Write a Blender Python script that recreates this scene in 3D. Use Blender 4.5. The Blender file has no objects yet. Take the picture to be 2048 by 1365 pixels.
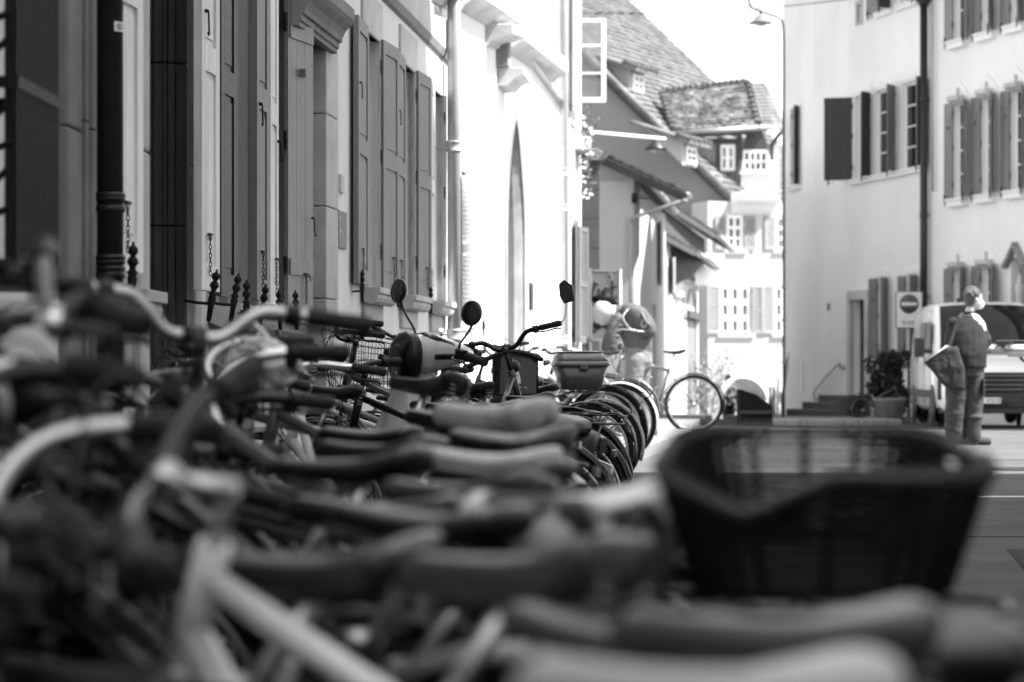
import bpy, bmesh, math, random
from math import radians, sin, cos, tan, pi, sqrt, atan2
from mathutils import Vector, Matrix, Euler, noise

# ------------------------------------------------------------------ camera, world, sun, exposure
scene = bpy.context.scene
COL = scene.collection
FPX, CX, HY, CAMH = 4836.0, 1024.0, 735.0, 1.0
cam_data = bpy.data.cameras.new('camera')
cam = bpy.data.objects.new('camera', cam_data)
COL.objects.link(cam)
cam.location = (0, 0, CAMH)
cam.rotation_euler = (radians(90), 0, 0)
cam_data.sensor_width = 36.0
cam_data.lens = 36.0 * FPX / 2048.0
cam_data.shift_y = (HY - 682.5) / 2048.0
cam_data.clip_start = 0.1
cam_data.clip_end = 3000
cam_data.dof.use_dof = True
cam_data.dof.focus_distance = 13.2
cam_data.dof.aperture_fstop = 3.3
cam_data.dof.aperture_blades = 9
scene.camera = cam

SUN_EL = radians(55)
SUN_DIR = Vector((.968 * cos(SUN_EL), -.25 * cos(SUN_EL), sin(SUN_EL))).normalized()
world = bpy.data.worlds.new('World')
scene.world = world
world.use_nodes = True
wn = world.node_tree
wn.nodes.clear()
w_out = wn.nodes.new('ShaderNodeOutputWorld')
w_bg = wn.nodes.new('ShaderNodeBackground')
w_sky = wn.nodes.new('ShaderNodeTexSky')
w_sky.sky_type = 'NISHITA'
w_sky.sun_disc = False
w_sky.sun_elevation = SUN_EL
w_sky.sun_rotation = atan2(SUN_DIR.x, SUN_DIR.y)
w_sky.air_density = 1.0
w_sky.dust_density = 0.6
w_bw = wn.nodes.new('ShaderNodeRGBToBW')          # the photograph is black and white
wn.links.new(w_sky.outputs[0], w_bw.inputs[0])
wn.links.new(w_bw.outputs[0], w_bg.inputs[0])
w_bg.inputs[1].default_value = 0.15
wn.links.new(w_bg.outputs[0], w_out.inputs[0])
sun_data = bpy.data.lights.new('sun', 'SUN')
sun_data.energy = 4.8
sun_data.angle = radians(0.53)
sun_data.color = (1, 1, 1)
sun = bpy.data.objects.new('sun', sun_data)
COL.objects.link(sun)
sun.location = (20, -20, 40)
sun.rotation_euler = SUN_DIR.to_track_quat('Z', 'Y').to_euler()
vs = scene.view_settings
vs.view_transform = 'Standard'
vs.look = 'None'
vs.exposure = 1.85
vs.gamma = 1
vs.use_curve_mapping = False
scene.display_settings.display_device = 'sRGB'
scene.cycles.use_denoising = True
scene.cycles.max_bounces = 8
scene.cycles.sample_clamp_indirect = 6.0

rnd = random.Random(7)

def P(px, py, Y):
    """point of the place at distance Y that the photograph shows at pixel px, py"""
    return Vector(((px - CX) * Y / FPX, Y, CAMH - (py - HY) * Y / FPX))

GP = [(-40, 0), (12, 0), (28, .07), (36, .05), (45, -.07), (60, -.28), (80, -.72), (120, -1.3), (700, -3)]
def gz(y):
    if y <= GP[0][0]: return GP[0][1]
    for (a, za), (b, zb) in zip(GP, GP[1:]):
        if y <= b:
            t = (y - a) / (b - a)
            return za + (zb - za) * t
    return GP[-1][1]

# ------------------------------------------------------------------ materials (all neutral greys)
MATS = {}
def mat(name, v, rough=.6, metal=0.0, var=.12, scale=6.0, bump=.0, bscale=40.0, streak=0.0, coat=0.0, spec=None, trans=0.0, alpha=None, dirt=0.0):
    if name in MATS: return MATS[name]
    if v < .06: v *= .5
    elif v < .14: v *= .75
    m = bpy.data.materials.new(name)
    m.use_nodes = True
    nt = m.node_tree
    b = nt.nodes['Principled BSDF']
    b.inputs['Roughness'].default_value = rough
    b.inputs['Metallic'].default_value = metal
    if coat: 
        b.inputs['Coat Weight'].default_value = coat
        b.inputs['Coat Roughness'].default_value = .06
    if spec is not None: b.inputs['Specular IOR Level'].default_value = spec
    if trans: b.inputs['Transmission Weight'].default_value = trans
    tc = nt.nodes.new('ShaderNodeTexCoord')
    def noise_tex(sc, det=5, vec=None):
        n = nt.nodes.new('ShaderNodeTexNoise')
        n.inputs['Scale'].default_value = sc
        n.inputs['Detail'].default_value = det
        n.inputs['Roughness'].default_value = .62
        nt.links.new(vec or tc.outputs['Object'], n.inputs['Vector'])
        return n
    base = noise_tex(scale)
    def mixv(a, fac_socket, amt, lo, hi):
        mr = nt.nodes.new('ShaderNodeMapRange')
        mr.inputs['From Min'].default_value = lo
        mr.inputs['From Max'].default_value = hi
        mr.inputs['To Min'].default_value = 1 - amt
        mr.inputs['To Max'].default_value = 1 + amt
        nt.links.new(fac_socket, mr.inputs['Value'])
        mu = nt.nodes.new('ShaderNodeMath'); mu.operation = 'MULTIPLY'
        if a is None: mu.inputs[0].default_value = v
        else: nt.links.new(a, mu.inputs[0])
        nt.links.new(mr.outputs[0], mu.inputs[1])
        return mu.outputs[0]
    sock = mixv(None, base.outputs['Fac'], var, .3, .7)
    if streak:
        mp = nt.nodes.new('ShaderNodeMapping')
        mp.inputs['Scale'].default_value = (1, 1, .06)
        nt.links.new(tc.outputs['Object'], mp.inputs['Vector'])
        st = noise_tex(scale * 3.5, 4, mp.outputs[0])
        sock = mixv(sock, st.outputs['Fac'], streak, .35, .65)
    if dirt:
        dn = noise_tex(scale * .35, 8)
        sock = mixv(sock, dn.outputs['Fac'], dirt, .4, .6)
    cl = nt.nodes.new('ShaderNodeClamp')
    nt.links.new(sock, cl.inputs[0])
    cl.inputs[1].default_value = .002; cl.inputs[2].default_value = .92
    nt.links.new(cl.outputs[0], b.inputs['Base Color'])
    if bump:
        bn = noise_tex(bscale, 6)
        bp = nt.nodes.new('ShaderNodeBump')
        bp.inputs['Strength'].default_value = bump
        bp.inputs['Distance'].default_value = .02
        nt.links.new(bn.outputs['Fac'], bp.inputs['Height'])
        nt.links.new(bp.outputs[0], b.inputs['Normal'])
        if rough > .3:
            rr = nt.nodes.new('ShaderNodeMapRange')
            rr.inputs['To Min'].default_value = max(0, rough - .12); rr.inputs['To Max'].default_value = min(1, rough + .12)
            nt.links.new(bn.outputs['Fac'], rr.inputs['Value'])
            nt.links.new(rr.outputs[0], b.inputs['Roughness'])
    MATS[name] = m
    return m

M_plaster = mat('plaster_pale', .70, .9, var=.05, scale=1.3, bump=.25, bscale=60, dirt=.05, streak=.03)
M_plaster_w = mat('plaster_white', .80, .9, var=.03, scale=1.2, bump=.15, bscale=50)
M_plaster_g = mat('plaster_grey', .40, .9, var=.05, scale=1.0, bump=.2, bscale=50, dirt=.05)
M_plaster_d = mat('plaster_dark', .22, .9, var=.06, scale=1.0, bump=.2, bscale=30)
M_plaster_r = mat('plaster_street', .80, .92, var=.05, scale=.5, bump=.3, bscale=30, dirt=.07, streak=.015)
M_stone = mat('sandstone_grey', .21, .85, var=.12, scale=3.5, bump=.35, bscale=45, dirt=.15, streak=.08)
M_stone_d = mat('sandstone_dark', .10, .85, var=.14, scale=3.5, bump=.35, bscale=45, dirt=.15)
M_stone_l = mat('sandstone_pale', .48, .85, var=.12, scale=3.0, bump=.35, bscale=45, dirt=.12)
M_stone_w = mat('sandstone_weathered', .34, .9, var=.35, scale=9, bump=.6, bscale=60, dirt=.3, streak=.3)
M_shut = mat('shutter_paint_grey', .17, .5, var=.08, scale=5, bump=.12, bscale=30, streak=.14)
M_shut_l = mat('shutter_paint_light_and_lit', .74, .48, var=.08, scale=5, bump=.12, bscale=30, streak=.16)  # pale paint; also stands for sky-lit leaves on the near house
M_shut_d = mat('shutter_paint_dark_and_shaded', .045, .5, var=.1, scale=5, bump=.1, bscale=30, streak=.1)  # dark paint; also stands for the shaded leaf on the near house
M_shut_m = mat('shutter_paint_mid', .14, .5, var=.08, scale=5, bump=.1, bscale=30, streak=.1)
M_white = mat('white_paint', .80, .4, var=.03, scale=3)
M_glass = mat('window_glass', .02, .06, var=.2, scale=1.5, spec=.4)
M_glass_l = mat('curtained_glass', .10, .12, var=.4, scale=1.2, spec=.3)
M_plaster_h = mat('plaster_far_white', .50, .9, var=.04, scale=.8, bump=.2, bscale=30, dirt=.05)
M_shut_h = mat('far_shutter_paint', .27, .7, var=.1, scale=3)
M_iron = mat('wrought_iron', .018, .6, var=.2, scale=20, bump=.15, bscale=80, spec=.25)
M_castiron = mat('cast_iron_pipe', .028, .42, var=.25, scale=6, bump=.1, bscale=50, streak=.3)
M_zinc = mat('zinc_pipe', .36, .45, metal=.35, var=.12, scale=3, streak=.1)
M_tile = mat('roof_tile', .15, .85, var=.35, scale=4.5, bump=.5, bscale=25, dirt=.25, spec=.15)
M_tile_d = mat('roof_tile_mossy', .12, .9, var=.45, scale=7, bump=.5, bscale=25, dirt=.35)
M_timber = mat('old_timber', .07, .8, var=.25, scale=5, bump=.3, bscale=40)
M_asphalt = mat('asphalt', .138, .95, var=.12, scale=2.5, bump=.5, bscale=220, dirt=.12, spec=.08)
M_paving = mat('paving_stone', .17, .85, var=.15, scale=3, bump=.5, bscale=90)
M_kerb = mat('kerb_granite', .30, .8, var=.18, scale=30, bump=.3, bscale=120)
M_line = mat('road_line_paint', .65, .7, var=.12, scale=8, bump=.2, bscale=90)
M_rubber = mat('tyre_rubber', .02, .8, var=.2, scale=9, bump=.3, bscale=90, spec=.25)
M_grip = mat('grip_rubber', .016, .6, var=.15, scale=15, bump=.2, bscale=120, spec=.35)
M_chrome = mat('chrome', .75, .16, metal=1, var=.04, scale=4)
M_alu = mat('brushed_alloy', .55, .34, metal=1, var=.08, scale=9)
M_alud = mat('dull_alloy', .15, .4, metal=1, var=.1, scale=9)
M_black = mat('black_enamel', .012, .25, var=.1, scale=6, spec=.35)
M_blackm = mat('black_plastic', .014, .5, var=.1, scale=6, bump=.1, bscale=120, spec=.35)
M_paint = {k: mat('frame_paint_' + k, v, .3, var=.06, scale=5, coat=.3, spec=.35) for k, v in dict(silver=.42, white=.72, grey=.2, slate=.075, pale=.5, black=.018, mid=.11).items()}
M_leather = mat('saddle_leather_black', .022, .34, var=.2, scale=12, bump=.1, bscale=110, spec=.4)
M_leather_g = mat('saddle_leather_grey', .062, .36, var=.2, scale=12, bump=.1, bscale=110, spec=.55)
M_leather_l = mat('saddle_vinyl_pale', .34, .4, var=.1, scale=12, bump=.1, bscale=110)
M_wicker = mat('dark_wicker', .02, .8, var=.5, scale=45, bump=.3, bscale=120, spec=.15)
M_wire = mat('coated_wire', .03, .4, metal=.3, var=.1)
M_rubber_cable = mat('cable_housing', .015, .4, var=.05)
M_lens = mat('clear_lens', .55, .12, var=.2, scale=30, metal=.4)
M_reflect = mat('reflector', .09, .2, var=.2, scale=60)
M_mirror = mat('mirror_back', .02, .25, var=.05, coat=.5)
M_case = mat('top_case_grey', .10, .3, var=.06, scale=4, coat=.4)
M_case_l = mat('top_case_lid', .19, .16, var=.06, scale=4, coat=.8)
M_scoot = mat('scooter_body', .40, .25, var=.04, scale=4, coat=.7)
M_skin = mat('skin', .38, .5, var=.08, scale=20, bump=.1, bscale=150)
M_hair = mat('hair_grey', .10, .6, var=.5, scale=60, bump=.8, bscale=160)
M_shirt = mat('polo_shirt', .042, .85, var=.05, scale=6, bump=.04, bscale=60, spec=.2)
M_lit_shoulder = mat('shirt_sunlit_shoulder', .42, .8, var=.06, scale=6)  # shirt cloth with sunlight on the shoulder put into the colour
M_trouser = mat('work_trousers', .062, .85, var=.06, scale=6, bump=.05, bscale=50, spec=.2)
M_jeans = mat('faded_jeans', .15, .85, var=.18, scale=5, bump=.05, bscale=50)
M_jacket = mat('padded_jacket', .085, .7, var=.08, scale=7, bump=.05, bscale=50)
M_hood = mat('white_hood', .36, .8, var=.05, scale=6)
M_pack = mat('backpack_cloth', .085, .75, var=.12, scale=9, bump=.03)
M_shoe = mat('shoe_leather', .03, .8, var=.1)
M_bag = mat('satchel_canvas', .058, .85, var=.15, scale=8, bump=.04, spec=.2)
M_dark_cloth = mat('dark_cloth', .008, .95, var=.15, scale=8, spec=.05)
M_van = mat('van_white_paint', .78, .22, var=.02, coat=.6)
M_van_d = mat('van_dark_plastic', .035, .5, var=.1)
M_autoglass = mat('vehicle_glass', .03, .05, var=.5, scale=2.0, spec=.3)
M_leaf = mat('leaf_dark', .05, .6, var=.5, scale=9)
M_leaf_l = mat('leaf_pale', .22, .7, var=.4, scale=9)
M_bark = mat('bark', .06, .9, var=.3, scale=8, bump=.5)
M_petal = mat('petal_white', .7, .6, var=.1)
M_sign = mat('sign_white', .72, .45, var=.04)
M_sign_g = mat('sign_red_as_grey', .12, .45, var=.05)
M_sign_d = mat('poster_grey', .14, .5, var=.15, scale=3)
M_steel = mat('galvanised_steel', .32, .4, metal=.5, var=.1)
M_sticker = mat('sticker_print', .5, .4, var=.15, scale=60)
M_brass = mat('plaque_metal', .16, .4, metal=.3, var=.08)

def mat_floral():
    m = mat('floral_saddle_cover', .03, .5, var=.1)
    nt = m.node_tree; b = nt.nodes['Principled BSDF']
    tc = nt.nodes.new('ShaderNodeTexCoord')
    n = nt.nodes.new('ShaderNodeTexNoise'); n.inputs['Scale'].default_value = 12; n.inputs['Detail'].default_value = 2
    nt.links.new(tc.outputs['Object'], n.inputs['Vector'])
    r = nt.nodes.new('ShaderNodeValToRGB')
    r.color_ramp.elements[0].position = .48; r.color_ramp.elements[0].color = (.008, .008, .008, 1)
    r.color_ramp.elements[1].position = .56; r.color_ramp.elements[1].color = (.75, .75, .75, 1)
    nt.links.new(n.outputs['Fac'], r.inputs[0]); nt.links.new(r.outputs[0], b.inputs['Base Color'])
    return m
M_floral = mat_floral()

def courses(m, w, h, amt=.5, strength=.6):
    """add coursed joints (brick pattern in object X/Z) to a stone or tile material"""
    nt = m.node_tree; b = nt.nodes['Principled BSDF']
    return m

# ------------------------------------------------------------------ mesh helpers
class MB:
    def __init__(s): s.v = []; s.f = []; s.sm = []
    def add(s, verts, faces, smooth=False, M=None):
        o = len(s.v)
        if M is not None: verts = [M @ Vector(p) for p in verts]
        s.v.extend([tuple(p) for p in verts])
        for f in faces: s.f.append([i + o for i in f]); s.sm.append(smooth)
        return s
    def box(s, x0, x1, y0, y1, z0, z1, M=None):
        v = [(x0, y0, z0), (x1, y0, z0), (x1, y1, z0), (x0, y1, z0), (x0, y0, z1), (x1, y0, z1), (x1, y1, z1), (x0, y1, z1)]
        return s.add(v, [(0, 3, 2, 1), (4, 5, 6, 7), (0, 1, 5, 4), (1, 2, 6, 5), (2, 3, 7, 6), (3, 0, 4, 7)], False, M)
    def tube(s, pts, r, seg=8, caps=True, closed=False, M=None, flat=1.0, ends=False):
        pts = [Vector(p) for p in pts]
        n = len(pts)
        rs = [r] * n if isinstance(r, (int, float)) else list(r)
        if ends:      # hemispherical ends
            a, b = pts[0], pts[1]; c, d = pts[-1], pts[-2]
            ua = (a - b).normalized(); uc = (c - d).normalized()
            pre = []; post = []
            for k in (1.25, .95, .5):
                pre.append((a + ua * rs[0] * sin(k), rs[0] * cos(k)))
            for k in (.5, .95, 1.25):
                post.append((c + uc * rs[-1] * sin(k), rs[-1] * cos(k)))
            pts = [p for p, q in pre] + pts + [p for p, q in post]
            rs = [q for p, q in pre] + rs + [q for p, q in post]
            n = len(pts)
        T = []
        for i in range(n):
            if closed: t = pts[(i + 1) % n] - pts[i - 1]
            elif i == 0: t = pts[1] - pts[0]
            elif i == n - 1: t = pts[-1] - pts[-2]
            else: t = (pts[i + 1] - pts[i]).normalized() + (pts[i] - pts[i - 1]).normalized()
            T.append(t.normalized() if t.length > 1e-9 else Vector((0, 0, 1)))
        ref = Vector((0, 0, 1)) if abs(T[0].z) < .9 else Vector((1, 0, 0))
        u = T[0].cross(ref).normalized()
        verts = []
        for i in range(n):
            u = (u - T[i] * u.dot(T[i]))
            u = u.normalized() if u.length > 1e-6 else T[i].orthogonal().normalized()
            w = T[i].cross(u)
            for k in range(seg):
                a = 2 * pi * k / seg
                verts.append(pts[i] + (u * cos(a) + w * sin(a) * flat) * rs[i])
        faces = []
        m = n if closed else n - 1
        for i in range(m):
            for k in range(seg):
                a = i * seg + k; b = i * seg + (k + 1) % seg
                c = ((i + 1) % n) * seg + (k + 1) % seg; d = ((i + 1) % n) * seg + k
                faces.append((a, b, c, d))
        s.add(verts, faces, seg > 4, M)
        if caps and not closed:
            o = len(s.v) - len(verts)
            s.f.append([o + k for k in range(seg)][::-1]); s.sm.append(False)
            s.f.append([o + (n - 1) * seg + k for k in range(seg)]); s.sm.append(False)
        return s
    def bar(s, a, b, w, h=None, M=None, up=(0, 0, 1)):
        """rectangular bar from a to b, width w across, height h along up"""
        h = h or w
        a = Vector(a); b = Vector(b); t = (b - a).normalized(); up = Vector(up)
        if abs(t.dot(up)) > .98: up = Vector((0, 1, 0)) if abs(t.y) < .9 else Vector((1, 0, 0))
        x = t.cross(up).normalized(); z = x.cross(t)
        v = []
        for p in (a, b):
            for sx, sz in ((-1, -1), (1, -1), (1, 1), (-1, 1)):
                v.append(p + x * sx * w / 2 + z * sz * h / 2)
        return s.add(v, [(0, 1, 2, 3), (7, 6, 5, 4), (0, 4, 5, 1), (1, 5, 6, 2), (2, 6, 7, 3), (3, 7, 4, 0)], False, M)
    def lathe(s, prof, seg=16, axis='z', M=None, caps=True):
        v = []
        for r, h in prof:
            for k in range(seg):
                a = 2 * pi * k / seg
                c, d = r * cos(a), r * sin(a)
                v.append((c, d, h) if axis == 'z' else ((h, c, d) if axis == 'x' else (d, h, c)))
        f = []
        for i in range(len(prof) - 1):
            for k in range(seg):
                f.append((i * seg + k, i * seg + (k + 1) % seg, (i + 1) * seg + (k + 1) % seg, (i + 1) * seg + k))
        if caps:
            f.append(tuple(range(seg))[::-1]); n = len(prof) - 1
            f.append(tuple(n * seg + k for k in range(seg)))
        return s.add(v, f, True, M)
    def ball(s, c, r, seg=12, rings=8, scale=(1, 1, 1), M=None):
        c = Vector(c); v = []; f = []
        for i in range(1, rings):
            t = pi * i / rings
            for k in range(seg):
                a = 2 * pi * k / seg
                v.append(c + Vector((sin(t) * cos(a) * scale[0], sin(t) * sin(a) * scale[1], cos(t) * scale[2])) * r)
        v.append(c + Vector((0, 0, r * scale[2]))); v.append(c - Vector((0, 0, r * scale[2])))
        n = len(v)
        for i in range(rings - 2):
            for k in range(seg):
                f.append((i * seg + k, (i + 1) * seg + k, (i + 1) * seg + (k + 1) % seg, i * seg + (k + 1) % seg))
        for k in range(seg):
            f.append((n - 2, k, (k + 1) % seg)); f.append((n - 1, (rings - 2) * seg + (k + 1) % seg, (rings - 2) * seg + k))
        return s.add(v, f, True, M)
    def prism(s, poly, h0, h1, plane='xz', M=None, smooth=False):
        """extrude a 2D outline: plane xz -> along y; xy -> along z; yz -> along x"""
        n = len(poly)
        def mk(p, h):
            return {'xz': (p[0], h, p[1]), 'xy': (p[0], p[1], h), 'yz': (h, p[0], p[1])}[plane]
        v = [mk(p, h0) for p in poly] + [mk(p, h1) for p in poly]
        f = [tuple(range(n)), tuple(range(2 * n - 1, n - 1, -1))]
        for i in range(n): f.append((i, i + n, (i + 1) % n + n, (i + 1) % n))
        return s.add(v, f, smooth, M)
    def loft(s, rings, closed_ring=True, caps=True, smooth=True, M=None):
        n = len(rings[0]); v = [p for r in rings for p in r]; f = []
        for i in range(len(rings) - 1):
            for k in range(n if closed_ring else n - 1):
                f.append((i * n + k, i * n + (k + 1) % n, (i + 1) * n + (k + 1) % n, (i + 1) * n + k))
        if caps and closed_ring:
            f.append(tuple(range(n))[::-1]); m = len(rings) - 1
            f.append(tuple(m * n + k for k in range(n)))
        return s.add(v, f, smooth, M)
    def quad(s, a, b, c, d): return s.add([a, b, c, d], [(0, 1, 2, 3)])
    def mesh(s, name, recalc=True):
        me = bpy.data.meshes.new(name)
        me.from_pydata(s.v, [], s.f)
        me.polygons.foreach_set('use_smooth', s.sm)
        if recalc:
            bm = bmesh.new(); bm.from_mesh(me)
            bmesh.ops.recalc_face_normals(bm, faces=bm.faces)
            bm.to_mesh(me); bm.free()
        me.update()
        return me
    def build(s, name, material, parent=None, M=None, bevel=0, kind=None, recalc=True):
        me = s.mesh(name, recalc)
        return link(name, me, material, parent, M, bevel, kind)

def link(name, me, material, parent=None, M=None, bevel=0, kind=None):
    if not me.materials: me.materials.append(material)
    o = bpy.data.objects.new(name, me)
    COL.objects.link(o)
    if material is not None and me.materials[0] != material:
        o.material_slots[0].link = 'OBJECT'; o.material_slots[0].material = material
    if parent: o.parent = parent
    if M is not None: o.matrix_local = M
    if bevel:
        b = o.modifiers.new('bevel', 'BEVEL'); b.width = bevel; b.segments = 2; b.limit_method = 'ANGLE'
        b.angle_limit = radians(40)
    if kind: o['kind'] = kind
    return o

def tag(o, label=None, cat=None, group=None, kind=None):
    if label: o['label'] = label
    if cat: o['category'] = cat
    if group: o['group'] = group
    if kind: o['kind'] = kind
    return o

def thing(name, label, cat, loc=(0, 0, 0), rz=0, group=None, lean=0):
    o = bpy.data.objects.new(name, None)
    COL.objects.link(o)
    o.empty_display_size = .2
    o.location = loc
    o.rotation_mode = 'ZYX' if False else 'XYZ'
    o.matrix_basis = Matrix.Translation(Vector(loc)) @ Matrix.Rotation(rz, 4, 'Z') @ Matrix.Rotation(lean, 4, 'X')
    return tag(o, label, cat, group)

def T(x, y, z): return Matrix.Translation((x, y, z))
def R(a, ax): return Matrix.Rotation(a, 4, ax)
def smooth_path(pts, n=6):
    """Catmull-Rom through the points"""
    pts = [Vector(p) for p in pts]
    out = []
    for i in range(len(pts) - 1):
        p0 = pts[max(i - 1, 0)]; p1 = pts[i]; p2 = pts[i + 1]; p3 = pts[min(i + 2, len(pts) - 1)]
        for k in range(n):
            t = k / n
            out.append(.5 * ((2 * p1) + (p2 - p0) * t + (2 * p0 - 5 * p1 + 4 * p2 - p3) * t * t + (3 * p1 - p0 - 3 * p2 + p3) * t ** 3))
    out.append(pts[-1])
    return out
# ------------------------------------------------------------------ facades
class Fac:
    """a vertical facade line from A to B on the plan; local x runs screen left to right, y into the building, z up"""
    def __init__(s, ax, ay, bx, by, root=None):
        s.A = Vector((ax, ay)); s.B = Vector((bx, by)); s.L = (s.B - s.A).length
        s.d = (s.B - s.A).normalized(); s.n = Vector((-s.d.y, s.d.x)); s.rz = atan2(s.d.y, s.d.x)
        s.M = Matrix.Translation((ax, ay, 0)) @ Matrix.Rotation(s.rz, 4, 'Z')
    def hit(s, px, py=None, n=0.0):
        kx = (px - CX) / FPX
        a = s.A + s.n * n
        # (a + d*t).x = kx*(a + d*t).y
        t = (kx * a.y - a.x) / (s.d.x - kx * s.d.y)
        Y = a.y + s.d.y * t
        z = CAMH - ((py if py is not None else HY) - HY) * Y / FPX
        return t, z, Y
    def s(s_, px, n=0.0): return s_.hit(px, None, n)[0]
    def z(s_, px, py, n=0.0): return s_.hit(px, py, n)[1]

def fac_thing(name, F, label, cat, group=None):
    o = bpy.data.objects.new(name, None); COL.objects.link(o); o.matrix_basis = F.M
    return tag(o, label, cat, group)

def wall_mesh(x0, x1, z0, z1, holes, depth=.25, thick=.35):
    """front sheet with openings and their reveals, closed at the back"""
    xs = sorted(set([x0, x1] + [h[0] for h in holes] + [h[1] for h in holes]))
    zs = sorted(set([z0, z1] + [h[2] for h in holes] + [h[3] for h in holes]))
    xs = [x for x in xs if x0 - 1e-6 <= x <= x1 + 1e-6]; zs = [z for z in zs if z0 - 1e-6 <= z <= z1 + 1e-6]
    mb = MB()
    for i in range(len(xs) - 1):
        for j in range(len(zs) - 1):
            cx = (xs[i] + xs[i + 1]) / 2; cz = (zs[j] + zs[j + 1]) / 2
            if any(h[0] < cx < h[1] and h[2] < cz < h[3] for h in holes): continue
            mb.quad((xs[i], 0, zs[j]), (xs[i + 1], 0, zs[j]), (xs[i + 1], 0, zs[j + 1]), (xs[i], 0, zs[j + 1]))
    for a, b, c, d in [h[:4] for h in holes]:
        mb.quad((a, 0, c), (a, depth, c), (a, depth, d), (a, 0, d))
        mb.quad((b, 0, c), (b, 0, d), (b, depth, d), (b, depth, c))
        mb.quad((a, 0, d), (a, depth, d), (b, depth, d), (b, 0, d))
        mb.quad((a, 0, c), (b, 0, c), (b, depth, c), (a, depth, c))
    # ends, top, back
    mb.quad((x0, 0, z0), (x0, 0, z1), (x0, thick, z1), (x0, thick, z0))
    mb.quad((x1, 0, z0), (x1, thick, z0), (x1, thick, z1), (x1, 0, z1))
    mb.quad((x0, 0, z1), (x1, 0, z1), (x1, thick, z1), (x0, thick, z1))
    mb.quad((x0, thick, z0), (x0, thick, z1), (x1, thick, z1), (x1, thick, z0))
    return mb

PANE = None
def pane_mesh():
    global PANE
    if PANE is None:
        PANE = MB().box(0, 1, -.5, .5, 0, 1).mesh('pane')
        PANE.materials.append(M_glass)
    return PANE

def window(root, x0, x1, z0, z1, y=.14, nx=2, nz=3, fr=.06, mun=.028, m=None, glass=None, casements=2, name='window', label=None):
    m = m or M_white; glass = glass or M_glass
    mb = MB()
    t = .05
    mb.box(x0, x1, y, y + t, z0, z0 + fr); mb.box(x0, x1, y, y + t, z1 - fr, z1)
    mb.box(x0, x0 + fr, y, y + t, z0 + fr, z1 - fr); mb.box(x1 - fr, x1, y, y + t, z0 + fr, z1 - fr)
    w = x1 - x0
    xs = [x0 + fr]
    cw = (w - 2 * fr)
    for i in range(1, nx):
        c = x0 + fr + cw * i / nx if casements == 2 else x0 + fr + (cw - (nx - 1) * mun) / nx * i + mun * (i - .5)
        b = fr * .75 if (casements == 2 and i * 2 == nx) else mun / 2
        mb.box(c - b, c + b, y + .004, y + t - .004, z0 + fr, z1 - fr)
        xs += [c - b, c + b]
    xs.append(x1 - fr)
    zs = [z0 + fr]
    for j in range(1, nz):
        c = z0 + fr + (z1 - z0 - 2 * fr - (nz - 1) * mun) / nz * j + mun * (j - .5)
        mb.box(x0 + fr, x1 - fr, y + .008, y + t - .008, c - mun / 2, c + mun / 2)
        zs += [c - mun / 2, c + mun / 2]
    zs.append(z1 - fr)
    o = mb.build(name, m, root)
    if label: o['label'] = label
    for i in range(nx):
        for j in range(nz):
            a, b = xs[2 * i], xs[2 * i + 1]; c, d = zs[2 * j], zs[2 * j + 1]
            link('pane', pane_mesh(), glass, o, T(a, y + t / 2, c) @ Matrix.Diagonal((b - a, .008, d - c, 1)))
    return o

SHUT = {}
def shutter_mesh(kind, w, h, m):
    """leaf in local x 0..w (hinge at 0), y -t..0, z 0..h"""
    key = (kind, round(w, 2), round(h, 2), m.name)
    if key in SHUT: return SHUT[key]
    mb = MB(); t = .038; st = .075
    if kind == 'panel':
        mb.box(0, st, -t, 0, 0, h); mb.box(w - st, w, -t, 0, 0, h)
        zs = [0, .11, h * .52 - .06, h * .52 + .06, h - .1, h]
        mb.box(st, w - st, -t, 0, zs[0], zs[1]); mb.box(st, w - st, -t, 0, zs[2], zs[3]); mb.box(st, w - st, -t, 0, zs[4], zs[5])
        for a, b in ((zs[1], zs[2]), (zs[3], zs[4])):
            mb.box(st, w - st, -t + .013, -.013, a, b)
            mb.box(st + .03, w - st - .03, -t + .006, -.006, a + .035, b - .035)
    elif kind == 'louvre':
        mb.box(0, st, -t, 0, 0, h); mb.box(w - st, w, -t, 0, 0, h)
        mb.box(st, w - st, -t, 0, 0, .1); mb.box(st, w - st, -t, 0, h - .08, h); mb.box(st, w - st, -t, 0, h * .5 - .04, h * .5 + .04)
        z = .1
        while z < h - .12:
            if abs(z + .02 - h * .5) > .06:
                mb.add([(st, -t + .004, z), (w - st, -t + .004, z), (w - st, -.004, z + .035), (st, -.004, z + .035),
                        (st, -t + .004, z + .008), (w - st, -t + .004, z + .008), (w - st, -.004, z + .043), (st, -.004, z + .043)],
                       [(0, 1, 2, 3), (7, 6, 5, 4), (0, 4, 5, 1), (2, 6, 7, 3)])
            z += .045
    else:   # boards with ledges
        n = max(2, round(w / .14)); bw = w / n
        for i in range(n): mb.box(i * bw + .0015, (i + 1) * bw - .0015, -t * .7, 0, 0, h)
        mb.box(.02, w - .02, -t, -t * .7 + .001, h * .12, h * .12 + .1); mb.box(.02, w - .02, -t, -t * .7 + .001, h * .84, h * .84 + .1); mb.box(w / 2 - .02, w / 2 + .02, -t - .03, -t * .7, h * .73, h * .73 + .05)
    me = mb.mesh('shutter'); me.materials.append(m)
    SHUT[key] = me
    return me

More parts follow.
